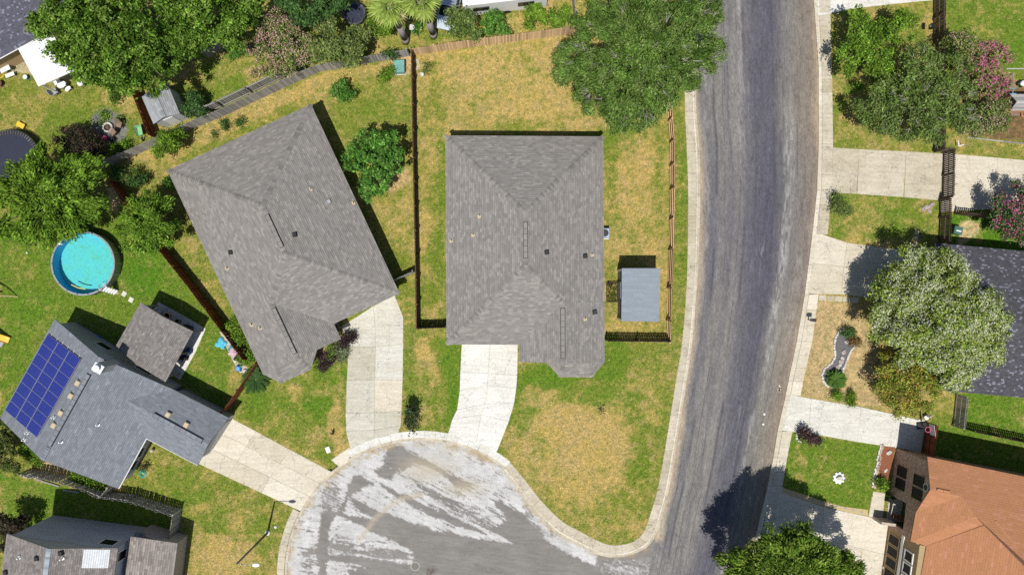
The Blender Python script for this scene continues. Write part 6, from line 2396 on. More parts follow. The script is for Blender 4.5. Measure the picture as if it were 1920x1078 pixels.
# ------------------------------------------------------------------ fire pit
c = g3(204, 240)
fp = thing('fire_pit', 'round pale stone fire pit with charred logs on grey gravel', 'fire pit', c)
for i in range(14):
    a = 2 * PI * i / 14
    for lv in range(2):
        aa = a + lv * PI / 14
        MB().bbox((c.x + .40 * math.cos(aa), c.y + .40 * math.sin(aa), .07 + lv * .14), (.16, .18, .13), aa, .02).build('stone', M_STONE, fp)
MB().lathe((c.x, c.y, .01), [(.33, 0), (.30, .05), (.01, .07)], 16).build('ash_bed', mat('ash', (.09, .085, .08), .95, 0, .3), fp)
for i in range(3):
    a = i * 1.1 + .3
    MB().tube((c.x - .22 * math.cos(a), c.y - .22 * math.sin(a), .14 + i * .05), (c.x + .22 * math.cos(a), c.y + .22 * math.sin(a), .18 + i * .05), .055, .045, 7).build('log', M_WOOD_B, fp)
CG = 'brown chairs round the fire pit'
chair('brown wicker chair between the fire pit and the fence, farthest from the pink ball', 228, 236, -.25, M_BROWNP, CG)
chair('brown wicker chair close below the fire pit stones', 217, 250, -.8, M_BROWNP, CG)
chair('brown wicker chair beside the pink ball', 186, 256, .35, M_BROWNP, CG)
c = g3(199, 260)
cu = thing('ball', 'pink play ball between the brown chairs', 'ball', c)
MB().ball((c.x, c.y, .24), .24, 14).build('ball_skin', M_PINK, cu, True)
c = g3(213, 263)
single('flower_pot', 'dark round pot on the gravel beside the pink ball', 'pot', MB().lathe(c, [(.16, 0), (.24, .3), (.26, .34), (.2, .33), (.18, .2), (.01, .2)], 16), M_DARK, c, None, True)
c = g3(266, 248)
wb = thing('wheelbarrow', 'green wheelbarrow tub leaning by the red brown fence near the fire pit', 'wheelbarrow', c)
mb = MB()
o, i_ = [(-.32, -.5), (.32, -.5), (.38, .5), (-.38, .5)], [(-.2, -.35), (.2, -.35), (.24, .38), (-.24, .38)]
rr = lambda q: (c.x + q[0] * .95 - q[1] * .25, c.y + q[0] * .25 + q[1] * .95)
mb.add([(*rr(q), .62) for q in o] + [(*rr(q), .32) for q in i_], [(0, 1, 5, 4), (1, 2, 6, 5), (2, 3, 7, 6), (3, 0, 4, 7), (4, 5, 6, 7)])
mb.build('tub', mat('pale_green_plastic', (.22, .46, .24), .5, 0, .08), wb)
for k in (-1, 1):
    MB().path([(*rr((.26 * k, .75)), .55), (*rr((.24 * k, -.3)), .33), (*rr((.1 * k, -.75)), .22)], .022, 6).build('handle', M_WOOD_G, wb)
cw = rr((0, -.75))
MB().tube((cw[0] - .05, cw[1], .2), (cw[0] + .05, cw[1] + .01, .2), .2, .2, 14).build('wheel', M_BLACK, wb)

# ------------------------------------------------------------------ swing frame and slide at the pool lawn
c = g3(16, 548)
sw = thing('swing_set', 'timber swing frame on the pool lawn with its dark shadow', 'swing set', c)
top = 2.1
q = [g3(-40, 535, top), g3(8, 553, top)]
MB().tube(q[0], q[1], .06, .06, 8).build('beam', M_WOOD_T, sw)
for ft in ((34, 556), (-2, 528)):
    MB().tube(g3(*ft), q[1], .05, .05, 8).build('leg', M_WOOD_T, sw)
for ft in ((-30, 565), (-60, 520)):
    MB().tube(g3(*ft), q[0], .05, .05, 8).build('leg', M_WOOD_T, sw)
b = q[0].lerp(q[1], .8)
for k in (-.25, .25):
    MB().tube(b + Vector((k, -.05, 0)), Vector((b.x + k, b.y - .05, .5)), .012, .012, 5).build('chain', M_DARK, sw)
MB().bbox((b.x, b.y - .05, .48), (.55, .2, .04)).build('seat', M_BLACK, sw)
sl = thing('slide', 'yellow playground slide with a grey ladder base on the pool lawn', 'slide', g3(8, 634))
mb = MB()
pth = [(g3(-30, 618, 1.5), 0), (g3(-16, 623, 1.15), 0), (g3(2, 630, .55), 0), (g3(12, 635, .22), 0), (g3(19, 638, .15), 0)]
d = (pth[-1][0] - pth[0][0]).xy.normalized()
s = Vector((-d.y, d.x, 0))
vs, fs = [], []
for p, _ in pth:
    vs += [p + s * .32 + Vector((0, 0, .16)), p + s * .27, p - s * .27, p - s * .32 + Vector((0, 0, .16)), p + s * .32 - Vector((0, 0, .04)), p - s * .32 - Vector((0, 0, .04))]
for k in range(4):
    a, b2 = k * 6, (k + 1) * 6
    fs += [(a, a + 1, b2 + 1, b2), (a + 1, a + 2, b2 + 2, b2 + 1), (a + 2, a + 3, b2 + 3, b2 + 2), (a, b2, b2 + 4, a + 4), (a + 3, a + 5, b2 + 5, b2 + 3), (a + 4, b2 + 4, b2 + 5, a + 5)]
mb.add(vs, fs).build('chute', M_YEL, sl)
mb = MB()
mb.bbox(g3(-2, 641, .06), (1.0, .6, .12), -.5, .03)
mb.build('base', M_GREYP, sl)
for k in (-1, 1):
    MB().tube(pth[0][0] + s * .27 * k, Vector((*(pth[0][0] - Vector((*d, 0)) * .6 + s * .27 * k).xy, 0)), .04, .04, 6).build('leg', M_GREYP, sl)
for i, (x, y) in enumerate(((233, 551), (246, 562))):
    c = g3(x, y)
    single('stepping_stone', ('square pale stepping stone nearest the pool ladder', 'square pale stepping stone nearest the brown patio cover')[i], 'stepping stone',
           MB().bbox((c.x, c.y, .02), (.42, .46, .07), -.55 + .1 * i, .02), M_STONE, c, 'stepping stones by the pool')
c = g3(218, 548)
single('stepping_stone', 'tan worn stone between the pool ladder and the pale stepping stones', 'stepping stone', MB().bbox((c.x, c.y, .01), (.35, .32, .05), .3, .02), M_CONC_T, c, 'stepping stones by the pool')
mb = MB()
p = g3(210, 407)
single('garden_rake', 'tan wooden pole lying on the lawn beside the leaning lime tree', 'pole', mb.tube(p + Vector((0, .45, .03)), p + Vector((0, -.45, .03)), .02, .02, 6), M_WOOD_T, p)
c = g3(52, 474)
single('ball', 'small white ball on the lawn left of the pool', 'ball', MB().ball((c.x, c.y, .09), .09, 10), M_WHITE, c, None, True)

# ------------------------------------------------------------------ clutter under the brown patio cover
c = g3(299, 585)
dr = thing('washtub', 'white round tub at the corner of the patio slab', 'tub', c)
MB().lathe(c, [(.30, .03), (.38, .55), (.40, .58), (.34, .56), (.30, .3), (.01, .3)], 18).build('tub_wall', M_WHITE, dr, True)
for i, (x, y, r) in enumerate(((318, 592, .30), (337, 602, .24))):
    c = g3(x, y)
    pt = thing('flower_pot', ('larger dark pot with a yellow rim under the patio cover edge', 'smaller dark pot with a tan rim under the patio cover edge')[i], 'pot', c, 'pots on the patio slab')
    MB().lathe(c, [(r * .6, .03), (r, .5), (r * .9, .5), (r * .8, .3), (.01, .3)], 18).build('pot_body', M_BLACK, pt)
    MB().lathe((c.x, c.y, .5), [(r * .86, 0), (r * 1.05, .0), (r * 1.05, .05), (r * .86, .05)], 18, cap=False).build('rim', M_YEL if i == 0 else M_TANM, pt)
c = g3(358, 615)
gr = thing('barbecue_grill', 'black barbecue standing at the outer corner of the patio slab', 'grill', c)
MB().bbox((c.x, c.y, .55), (.7, .5, .6), -.5, .04).build('cabinet', M_BLACK, gr)
MB().bbox((c.x, c.y, .98), (.72, .52, .24), -.5, .1).build('lid', M_DARK, gr)
for k in (-1, 1):
    for j in (-1, 1):
        MB().tube((c.x + .25 * k, c.y + .18 * j, .03), (c.x + .25 * k, c.y + .18 * j, .3), .03, .03, 6).build('leg', M_DARK, gr)
c = g3(354, 660)
bg = thing('storage_bag', 'blue tarp bag and dark bin at the side of the brown patio cover', 'bag', c)
MB().ball((c.x, c.y, .35), .42, 12, .8, None, 1.2, .8, .5, .05).build('bag_body', mat('navy_tarp', (.03, .06, .20), .5, 0, .2), bg)
MB().tube((c.x - .1, c.y, .6), (c.x + .12, c.y + .05, .78), .06, .03, 6).build('tied_neck', mat('navy_tarp', (.03, .06, .20)), bg)
c = g3(345, 668)
bn = thing('shelf', 'dark low shelf unit standing beside the blue tarp bag', 'shelf', c)
for k in range(3):
    MB().box((c.x, c.y, .12 + k * .35), (1.0, .38, .04), -.45).build('board', M_DARK, bn)
for k in (-1, 1):
    for j in (-1, 1):
        MB().tube((c.x + .42 * k, c.y - .2 * k + .12 * j, .03), (c.x + .42 * k, c.y - .2 * k + .12 * j, .86), .02, .02, 5).build('post', M_DARK, bn)
c = g3(187, 632)
single('toy', 'small blue toy in the shade beside the solar house wall', 'toy', MB().bbox((c.x, c.y, .14), (.5, .22, .2), -.5, .05).bbox((c.x + .1, c.y, .3), (.2, .16, .14), -.5, .04), M_LIMBLUE, c)
c = g3(268, 888)
hs = thing('hose_reel', 'turquoise coiled hose on the grass below the screened windows', 'hose', c)
for r in (.34, .26, .18):
    MB().path([(c.x + r * math.cos(a * .4), c.y + r * math.sin(a * .4), .04 + .03 * (r < .3)) for a in range(17)], .03, 5).build('coil', mat('sea_green_hose', (.06, .42, .32), .45), hs)

# things along the garden path by the red brown fence
def heap(label, px, py, material, r, h, cat, name, seed):
    c = g3(px, py)
    rng = random.Random(seed)
    t = thing(name, label, cat, c)
    for k in range(4):
        a = k * 1.7
        mb = MB().ball((c.x + r * .45 * math.cos(a), c.y + r * .45 * math.sin(a), h * .4), r * rng.uniform(.5, .75), 9, .55, None, 1.2, .8, a, r * .07)
        mb.build('fold', material, t)


heap('turquoise towel heap lying by the garden path', 416, 644, M_CYAN, .5, .2, 'towel', 'towel', 1)
heap('pale pink towel heap on the garden path beside the fence', 437, 662, mat('pale_pink_cloth', (.62, .45, .52), .8), .42, .18, 'towel', 'towel', 2)
heap('small teal cloth bundle between the turquoise and pink towels', 434, 654, mat('teal_cloth', (.06, .28, .33), .8), .28, .16, 'towel', 'towel', 3)
heap('black bag on the garden path above the blue bucket', 447, 671, M_BLACK, .38, .3, 'bag', 'bag', 4)
c = g3(449, 690)
bk = thing('bucket', 'bright blue square bucket at the end of the garden path', 'bucket', c)
MB().prism([(c.x + a * .26, c.y + b * .26) for a, b in ((-1, -.7), (.8, -1), (1, .7), (-.8, 1))], .01, .4, .03).build('body', M_LIMBLUE, bk)
MB().prism([(c.x + a * .2, c.y + b * .2) for a, b in ((-1, -.7), (.8, -1), (1, .7), (-.8, 1))], .4, .44, .02).build('lid', mat('light_blue_plastic', (.12, .38, .75), .4), bk)
c = g3(459, 695)
single('rock', 'grey rock beside the bright blue bucket', 'rock', MB().ball((c.x, c.y, .1), .2, 9, .6, None, 1.2, .8, .4, .03), M_STONE, c)

# ------------------------------------------------------------------ sheds
def small_shed():
    z = 2.15
    A, B, C, D = P3(266, 182, z), P3(315, 160, z), P3(337, 213, z), P3(288, 233, z)
    up = Vector((0, 0, .55))
    # ridge runs from the tree end to the lower gable
    r0, r1 = (A + B) / 2 + up, (D + C) / 2 + up
    t = thing('garden_shed', 'small grey gabled shed tucked under the huge tree', 'shed', ((A + C) / 2).xy.to_3d())
    ex, ey = (B - A).normalized(), (D - A).normalized()
    w = MB()
    k = .12
    p = [A + ex * k + ey * k, B - ex * k + ey * k, C - ex * k - ey * k, D + ex * k - ey * k]
    w.prism([tuple(v.xy) for v in p], 0, z - .06)
    w.add([p[3] - Vector((0, 0, .07)), p[2] - Vector((0, 0, .07)), r1 - ey * k - Vector((0, 0, .1))], [(0, 1, 2)])
    w.add([p[0] - Vector((0, 0, .07)), p[1] - Vector((0, 0, .07)), r0 + ey * k - Vector((0, 0, .1))], [(0, 2, 1)])
    w.build('wall', mat('shed_pale_siding', (.50, .50, .50), .7, 0, .08), t)
    make_roof(t, [[A, r0, r1, D], [B, C, r1, r0]], (.30, .315, .33), .12, [(r0, r1)], (), 51, .18, (.3, .6), .15, thick=.06)
    q0, q1 = lerp2(p[3].xy, p[2].xy, .3), lerp2(p[3].xy, p[2].xy, .7)
    MB().prism([tuple(q0), tuple(q1), (q1[0] + ey.x * .04, q1[1] + ey.y * .04), (q0[0] + ey.x * .04, q0[1] + ey.y * .04)], .05, 1.9).build('door', M_WHITE, t)


small_shed()


def metal_shed():
    z = 3.1
    A, B, C, D = P3(1166, 503, z + .15), P3(1238, 503, z + .15), P3(1236, 603, z - .15), P3(1165, 602, z - .15)
    t = thing('garden_shed', 'blue grey shed with a flat sloping roof beside the corner house', 'shed', ((A + C) / 2).xy.to_3d())
    roof_m = (.235, .27, .305)
    k = .12
    p = [A + Vector((k, -k, 0)), B + Vector((-k, -k, 0)), C + Vector((-k, k, 0)), D + Vector((k, k, 0))]
    w = MB()
    w.add([Vector((q.x, q.y, 0)) for q in p] + [q - Vector((0, 0, .1)) for q in p], [(3, 2, 1, 0), (4, 5, 6, 7), (0, 1, 5, 4), (1, 2, 6, 5), (2, 3, 7, 6), (3, 0, 4, 7)])
    w.build('wall', mat('blue_grey_siding', (.20, .23, .27), .7, 0, .08), t)
    make_roof(t, [[A, D, C, B]], roof_m, .05, (), (), 61, .17, (.5, .95), .10, (.255, .29, .325), thick=.1, deck=mat('dark_fascia', (.10, .12, .15), .6))
    tr = MB()
    for q in (p[0], p[3]):
        tr.box((q.x - .03, q.y, z / 2 - .1), (.1, .14, z - .25))
    tr.build('corner_trim', M_WHITE, t)
    mb = MB()
    mb.box((p[0].x - .045, (p[0].y + p[3].y) / 2 + .4, 1.1), (.05, 1.5, 2.1))
    mb.build('door', mat('pale_shed_door', (.32, .35, .38), .7), t)


metal_shed()
c = g3(1147, 548)
bd = thing('garden_bed', 'small square bed of green grass with black edging beside the blue grey shed', 'garden bed', c)
for a in ((0, -.9, .95, .05), (0, .9, .95, .05), (-.5, 0, .05, 1.75), (.5, 0, .05, 1.75)):
    MB().box((c.x + a[0], c.y + a[1], .08), (a[2], a[3], .16)).build('edging', M_BLACK, bd)
mb = MB()
for i in range(900):
    x, y = c.x + random.uniform(-.46, .46), c.y + random.uniform(-.85, .85)
    a = random.uniform(0, 6.3)
    h = random.uniform(.1, .22)
    mb.add([(x - .03 * math.cos(a), y - .03 * math.sin(a), 0), (x + .03 * math.cos(a), y + .03 * math.sin(a), 0), (x + random.uniform(-.1, .1), y + random.uniform(-.1, .1), h)], [(0, 1, 2)],
           (.12 * random.uniform(.7, 1.3), .17 * random.uniform(.7, 1.2), .03))
props(mb.build('grass_blades', M_LEAF, bd), kind='stuff')
c = g3(1147, 532)
mb = MB().path([tuple(g3(1138, 531, .5)), tuple(g3(1158, 530, .5))], .05, 8).tube(g3(1140, 531), g3(1140, 531, .55), .05, .05, 8)
mb.path([tuple(g3(1140, 536, .3)), tuple(g3(1146, 534, .35)), tuple(g3(1144, 540, .2))], .04, 6)
single('pipe_stand', 'black pipe stand between the corner house wall and the blue grey shed', 'pipe', mb, M_BLACK, c)
c = P3(1134, 437, .8)
c.z = 0
ac = thing('air_conditioner', 'pale blue air conditioning unit against the side of the corner house', 'air conditioner', c)
MB().bbox((c.x, c.y, .03), (1.0, 1.05, .08), 0, .01).build('pad', M_CONC_W, ac)
MB().bbox((c.x, c.y, .46), (.86, .9, .78), 0, .05).build('housing', mat('pale_blue_metal', (.38, .46, .56), .4, .2, .06), ac)
MB().lathe((c.x, c.y, .85), [(.34, 0), (.34, .03), (.30, .03), (.29, .01), (.01, .01)], 20).build('fan_guard', M_DARK, ac)

# ------------------------------------------------------------------ utilities in the back yard corner
c = P3(748, 124, .75)
ub = thing('utility_box', 'teal painted utility transformer box in the fence corner', 'utility box', (c.x, c.y, 0))
MB().bbox((c.x, c.y, .05), (1.15, 1.3, .10), .03, .02).build('pad', M_CONC_T, ub)
MB().bbox((c.x, c.y, .42), (.95, 1.12, .64), .03, .03).build('cabinet', M_TEAL, ub)
MB().bbox((c.x, c.y + .29, .755), (1.0, .56, .05), .03, .02).build('lid', M_TEAL, ub)
MB().bbox((c.x, c.y - .29, .75), (1.0, .57, .05), .03, .02).build('lid', M_TEAL, ub)
c = g3(777, 122)
mb = MB()
rng = random.Random(4)
for k in range(3):
    r = .22 + .1 * k
    mb.path([(c.x + .12 + r * math.cos(a * .5) * rng.uniform(.85, 1.1), c.y + r * 1.2 * math.sin(a * .5), .05 + .03 * k) for a in range(14)], .018, 5)
single('garden_hose', 'tangled white hose against the brown fence in the dry back yard', 'hose', mb, M_WHITE, c)
c = g3(792, 142)
bk = thing('bucket', 'white bucket standing on dry grass near the brown fence', 'bucket', c)
MB().lathe(c, [(.15, 0), (.18, .36), (.16, .36), (.14, .1), (.01, .1)], 16).build('body', M_WHITE, bk)
MB().path([(c.x - .18, c.y, .34), (c.x - .1, c.y - .16, .3), (c.x + .1, c.y - .16, .3), (c.x + .18, c.y, .34)], .01, 4).build('handle', M_DARK, bk)
c = g3(774, 58)
bb = thing('birdbath', 'slender grey birdbath between the two fan palms', 'birdbath', c)
MB().lathe(c, [(.18, 0), (.14, .05), (.06, .12), (.06, .7)], 12).build('pedestal', M_STONE, bb)
MB().lathe((c.x, c.y, .7), [(.06, 0), (.26, .1), (.28, .14), (.24, .12), (.01, .06)], 16).build('bowl', M_STONE, bb)
plant('bright green plant between the palm trunks', [(784, 54, 11)], .7, 'glossy', .16, .45, .8, 'plant', 'plant', crown_name='foliage')
c = g3(790, 58)
gf = thing('garden_gnome', 'small orange and white garden figure beside the green plant by the palms', 'garden figure', c)
MB().lathe(c, [(.12, 0), (.14, .2), (.08, .36), (.04, .42)], 12).build('body', mat('orange_glaze', (.55, .25, .05), .4), gf)
MB().ball((c.x, c.y, .46), .08, 10).build('head', M_WHITE, gf)

# ------------------------------------------------------------------ travel trailer and car
def trailer():
    h = 2.9
    A, B = P3(872, 36), P3(1024, 18)
    ex = (B - A).normalized()
    ey = Vector((-ex.y, ex.x, 0))
    ln = (B - A).length
    rz = math.atan2(ex.y, ex.x)
    c = A + ex * ln / 2 + ey * 1.25
    t = thing('travel_trailer', 'long white travel trailer with dark slot windows parked behind the shrubs', 'trailer', (c.x, c.y, 0))
    MB().bbox((c.x, c.y, .5 + (h - .5) / 2), (ln, 2.45, h - .5), rz, .12).build('body', M_WHITE, t)
    for s, w_ in ((.11, 1.5), (.65, 1.5)):
        a, b = A + ex * (ln * s), A + ex * (ln * s + w_)
        window(t, tuple(b.xy - ey.xy * .0), tuple(a.xy), 1.45, 2.15, out=.05, glass=M_GLASS, frame=M_DARK, name='window')
    for k in (.42, .52):
        p = A + ex * (ln * k)
        MB().tube(p + Vector((0, 0, .34)) + ey * .02, p + Vector((0, 0, .34)) + ey * .26, .34, .34, 16).build('wheel', M_BLACK, t)
    MB().bbox((c.x + ex.x * 1.2, c.y + ex.y * 1.2 + .3, h + .06), (.75, .75, .12), rz, .04).build('roof_hatch', M_GREYP, t)
    MB().bbox((c.x - ex.x * 1.6, c.y - ex.y * 1.6 + .3, h + .14), (.9, .7, .28), rz, .06).build('air_conditioner', M_WHITE, t)
    mb = MB()
    p = A + ey * 1.25
    mb.tube(p + Vector((0, 0, .45)), p - ex * 1.2 + Vector((0, 0, .45)), .06, .06, 6)
    mb.build('tow_bar', M_DARK, t)
    for i, (s, m_, nm) in enumerate(((.31, M_GREEN, 'green'), (.46, M_LIMBLUE, 'blue'))):
        q = A + ex * (ln * s) + ey * .45
        tb = thing('storage_box', f'small {nm} lidded tub lying on the roof of the white trailer', 'storage box', (q.x, q.y, h))
        MB().bbox((q.x, q.y, h + .14), (.48, .36, .26), rz, .03).build('body', m_, tb)
        MB().bbox((q.x, q.y, h + .29), (.52, .40, .04), rz, .015).build('lid', m_, tb)


trailer()


def car(label, px, py, rz, paint):
    c = g3(px, py)
    t = thing('parked_car', label, 'car', c)
    ca, sa = math.cos(rz), math.sin(rz)
    w = lambda x, y, z: (c.x + x * ca - y * sa, c.y + x * sa + y * ca, z)
    prof = [(-2.2, .45), (-2.25, .8), (-1.5, .98), (2.1, 1.0), (2.25, .75), (2.2, .4)]
    mb = MB()
    n = len(prof)
    vs = [w(x, -.9, z) for x, z in prof] + [w(x, .9, z) for x, z in prof]
    mb.add(vs, [tuple(range(n)), tuple(range(2 * n - 1, n - 1, -1))] + [(i, n + i, n + (i + 1) % n, (i + 1) % n) for i in range(n)])
    mb.build('body', paint, t)
    cab = [(-1.1, .98), (-.35, 1.55), (1.2, 1.55), (1.8, 1.0)]
    mb = MB()
    n = 4
    vs = [w(x, -.82 + .12 * (z > 1.2), z) for x, z in cab] + [w(x, .82 - .12 * (z > 1.2), z) for x, z in cab]
    mb.add(vs, [tuple(range(n)), tuple(range(2 * n - 1, n - 1, -1))] + [(i, n + i, n + (i + 1) % n, (i + 1) % n) for i in range(n)])
    mb.build('cabin_glass', M_GLASS, t)
    MB().bbox(w(.42, 0, 1.57), (1.5, 1.36, .06), rz, .03).build('roof', paint, t)
    for x in (-1.4, 1.35):
        for s in (-1, 1):
            MB().tube(w(x, .78 * s, .33), w(x, .93 * s, .33), .33, .33, 16).build('wheel', M_BLACK, t)
    for s in (-1, 1):
        MB().bbox(w(-2.2, .65 * s, .72), (.08, .35, .14), rz, .02).build('headlight', M_WHITE, t)
        MB().bbox(w(-.75, 1.0 * s, 1.02), (.18, .18, .12), rz, .03).build('mirror', M_BLACK, t)


car('silver blue car parked between the second palm and the dusty olive tree', 845, 18, 1.35, mat('silver_blue_paint', (.40, .46, .54), .25, .5, .03))

# ------------------------------------------------------------------ street lamp
def street_lamp():
    b = g3(502, 998)
    H = 7.2
    t = thing('street_lamp', 'tall slim street lamp standing on the lawn by the cul de sac', 'street lamp', b)
    MB().lathe(b, [(.24, 0), (.24, .12), (.14, .2)], 12).build('base', M_CONC_W, t)
    MB().tube(b + Vector((0, 0, .15)), b + Vector((0, 0, H)), .11, .065, 12).build('pole', mat('dull_grey_steel', (.10, .10, .10), .5, .4, .1), t, True)
    pts = [b + Vector((0, 0, H - .1)), b + Vector((.4, 0, H + .12)), b + Vector((.95, -.02, H + .2)), b + Vector((1.35, -.04, H + .2))]
    MB().path([tuple(p) for p in pts], .035, 8).build('arm', M_GREYM, t, True)
    e = pts[-1]
    MB().ball((e.x + .3, e.y, e.z - .02), .17, 12, .45, None, 2.0, 1.0, 0).build('lamp_head', M_WHITE, t, True)


street_lamp()
c = g3(517, 987)
single('yard_marker', 'small white cap beside the street lamp shadow', 'yard marker', MB().lathe(c, [(.12, 0), (.12, .12), (.05, .16)], 10).tube(c, c + Vector((0, 0, .3)), .02, .02, 5), M_WHITE, c)
c = g3(615, 843)
wm = thing('water_meter_lid', 'grey rectangular water meter lid set in the lawn by the kerb', 'meter lid', c)
MB().bbox((c.x, c.y, .02), (.36, .52, .06), .35, .015).build('lid', M_GREYM, wm)
MB().bbox((c.x, c.y, .01), (.46, .62, .04), .35, .01).build('frame', M_CONC_T, wm)
c = g3(624, 813)
mb = MB()
mb.path([tuple(c), (c.x + .05, c.y + .1, .4), (c.x + .02, c.y + .15, .9)], [.12, .1, .06], 8)
mb.path([(c.x, c.y + .08, .3), (c.x - .2, c.y + .2, .55)], [.06, .03], 6)
single('tree_stump', 'dark brown cut stump on the dry edge of the lawn', 'stump', mb, M_BARK, c)

# manhole ring and utility paint marks
c = g3(778, 1062, ZR)
mh = thing('manhole_cover', 'pale worn manhole cover in the cul de sac asphalt', 'manhole cover', c)
MB().lathe((c.x, c.y, ZR), [(.42, -.02), (.42, .006), (.36, .006), (.36, -.02)], 28, cap=False).build('ring', M_CONC_T, mh)
MB().lathe((c.x, c.y, ZR), [(.355, -.02), (.355, .004), (.01, .005)], 28).build('lid', mat('worn_iron', (.16, .155, .15), .7, .2, .2), mh)
M_MARK = mat('faded_marking_paint', (.52, .47, .36), .8, 0, .15)
mb = MB()
for pts in ([(1462, 722), (1464, 727), (1461, 731), (1463, 735)], [(1459, 731), (1464, 733), (1463, 727)]):
    for a, b in zip(pts[:-1], pts[1:]):
        A, B = g3(*a, ZR), g3(*b, ZR)
        d = (B - A).normalized() * .01
        s = Vector((-d.y, d.x, 0)).normalized() * .07
        mb.add([A - s + Vector((0, 0, .004)), B - s + Vector((0, 0, .004)), B + s + Vector((0, 0, .004)), A + s + Vector((0, 0, .004))], [(0, 1, 2, 3)])
props(mb.build('painted_marking', M_MARK, None, False, (0, 0, 0)), kind='structure')
for x, y in ((1434, 777), (1432, 796)):
    c = g3(x, y, ZR)
    props(MB().lathe(c, [(.10, 0), (.10, .004)], 10).build('painted_marking', M_WHITE, None, False, c), kind='structure')

# ------------------------------------------------------------------ mailboxes, bed, statue and front garden on the east side
c = g3(1515, 599)
mbx = thing('mailbox', 'dark double mailbox on a post beside the east pavement', 'mailbox', c)
MB().box((c.x, c.y, .55), (.09, .09, 1.1)).build('post', M_WOOD_D, mbx)
b = Vector((c.x + .02, c.y + .02, 1.22))
MB().bbox(b, (.42, .24, .24), -.1, .06).build('box_body', M_DARK, mbx)
MB().box(b + Vector((-.215, .02, 0)), (.012, .2, .2), -.1).build('box_door', M_GREYM, mbx)
MB().box((c.x, c.y, 1.06), (.5, .3, .04), -.1).build('shelf', M_WOOD_D, mbx)

bed = struct('gravel_bed')
Q = lambda zx, zy: (1440 + zx / 4., 540 + zy / 4.)
bedp = [Q(560, 310), (1587, 620), Q(640, 330), Q(655, 430), Q(615, 500), Q(575, 590), Q(560, 670), Q(540, 720), Q(470, 740), Q(420, 710), Q(405, 640), Q(430, 600), Q(480, 560), Q(500, 500), Q(495, 400), Q(515, 340)]
slab(bed, bedp, mat('dark_gravel', (.155, .15, .155), .95, 0, .45, 14, .8), .025, -.2, 0, 'gravel', 0)


def stone_row(path_px, step, size, material, label_parent, name='stone', h=.12, jit=.03):
    rng = random.Random(int(path_px[0][0]))
    pts = [Vector(P(*p)) for p in path_px]
    carry = 0
    for a, b in zip(pts[:-1], pts[1:]):
        d = b - a
        ln = d.length
        d.normalize()
        s = carry
        while s < ln:
            q = a + d * s
            sc = rng.uniform(.85, 1.15)
            MB().bbox((q.x + rng.uniform(-jit, jit), q.y + rng.uniform(-jit, jit), h / 2), (size[0] * sc, size[1] * rng.uniform(.85, 1.1), h), math.atan2(d.y, d.x) + rng.uniform(-.12, .12), .02).build(name, material, label_parent)
            s += step * sc
        carry = s - ln


ed = thing('stone_edging', 'white stone edging curving round the dark gravel bed', 'stone edging', g3(1565, 690))
stone_row([Q(575, 305), Q(530, 325), Q(505, 370), Q(495, 430), Q(500, 510), Q(478, 560), Q(425, 600), Q(403, 650), Q(415, 705), Q(445, 735), Q(480, 742)], .25, (.23, .18), M_STONE, ed)
stone_row([Q(655, 430), Q(625, 465), Q(600, 510), Q(578, 570), Q(560, 620), Q(558, 670)], .25, (.23, .18), M_STONE, ed)
BR = [Q(585, 405), Q(565, 480), Q(555, 525), Q(545, 550), Q(538, 575), Q(520, 595)]
WORD = ['at the top of', 'second from the top of', 'third from the top of', 'third from the bottom of', 'second from the bottom of', 'at the bottom of']
for i, p in enumerate(BR):
    c = g3(*p)
    single('rock', f'tan boulder {WORD[i]} the line of boulders on the dark gravel bed', 'boulder', MB().ball((c.x, c.y, .08), .18 + .04 * (i % 2), 9, .6, None, 1.2, .9, i, .03), M_PINKST if i % 2 else M_STONE, c, 'boulders on the gravel bed')
c = P3(1575, 897, .3)
st = thing('lawn_ornament', 'white round stone ornament in the middle of the square lawn', 'garden ornament', (c.x, c.y, 0))
MB().lathe((c.x, c.y, 0), [(.45, 0), (.48, .1), (.40, .16), (.2, .2)], 14, None, 1, 1.05).build('base', M_WHITE, st)
MB().ball((c.x - .05, c.y + .04, .32), .26, 12, .7, None, 1.1, .8, .5, .05).build('figure', M_STONE, st)
MB().ball((c.x + .14, c.y - .1, .42), .13, 10, .9, None, 1, 1, 0, .02).build('head', M_STONE, st)
for k in range(9):
    a = k * .7
    MB().bbox((c.x + .46 * math.cos(a), c.y + .46 * math.sin(a), .07), (.24, .18, .14), a, .03).build('stone', M_WHITE, st)

gs = struct('sand_strip')
slab(gs, [(1468, 914), (1500, 924), (1540, 938), (1580, 949), (1627, 955), (1627, 967), (1590, 960), (1545, 949), (1500, 935), (1467, 924)], mat('tan_sand', (.50, .40, .22), .95, 0, .2, 8, .4), .03, -.2, 0, 'sand', 0)
for x, y in ((1524, 936), (1540, 941), (1555, 945), (1569, 949), (1585, 952), (1600, 956), (1615, 960)):
    c = g3(x, y)
    MB().bbox((c.x, c.y, .03), (.19, .19, .06), .75, .01).build('paver', M_GREYP, gs)
mu = struct('mulch_bed')
slab(mu, [(1652, 836), (1678, 838), (1664, 905), (1648, 900)], mat('red_mulch', (.26, .10, .055), .95, 0, .35, 16, .9), .04, -.2, 0, 'mulch', 0)
eb = thing('stone_edging', 'rose stone edging between the square lawn and the red mulch bed', 'stone edging', g3(1648, 870))
stone_row([(1655, 834), (1650, 850), (1648, 870), (1643, 890), (1638, 915)], .22, (.24, .2), M_REDSTONE, eb, jit=.05)
stone_row([(1651, 834), (1646, 852), (1643, 872), (1638, 892), (1634, 914)], .28, (.26, .18), M_STONE, eb, jit=.05)
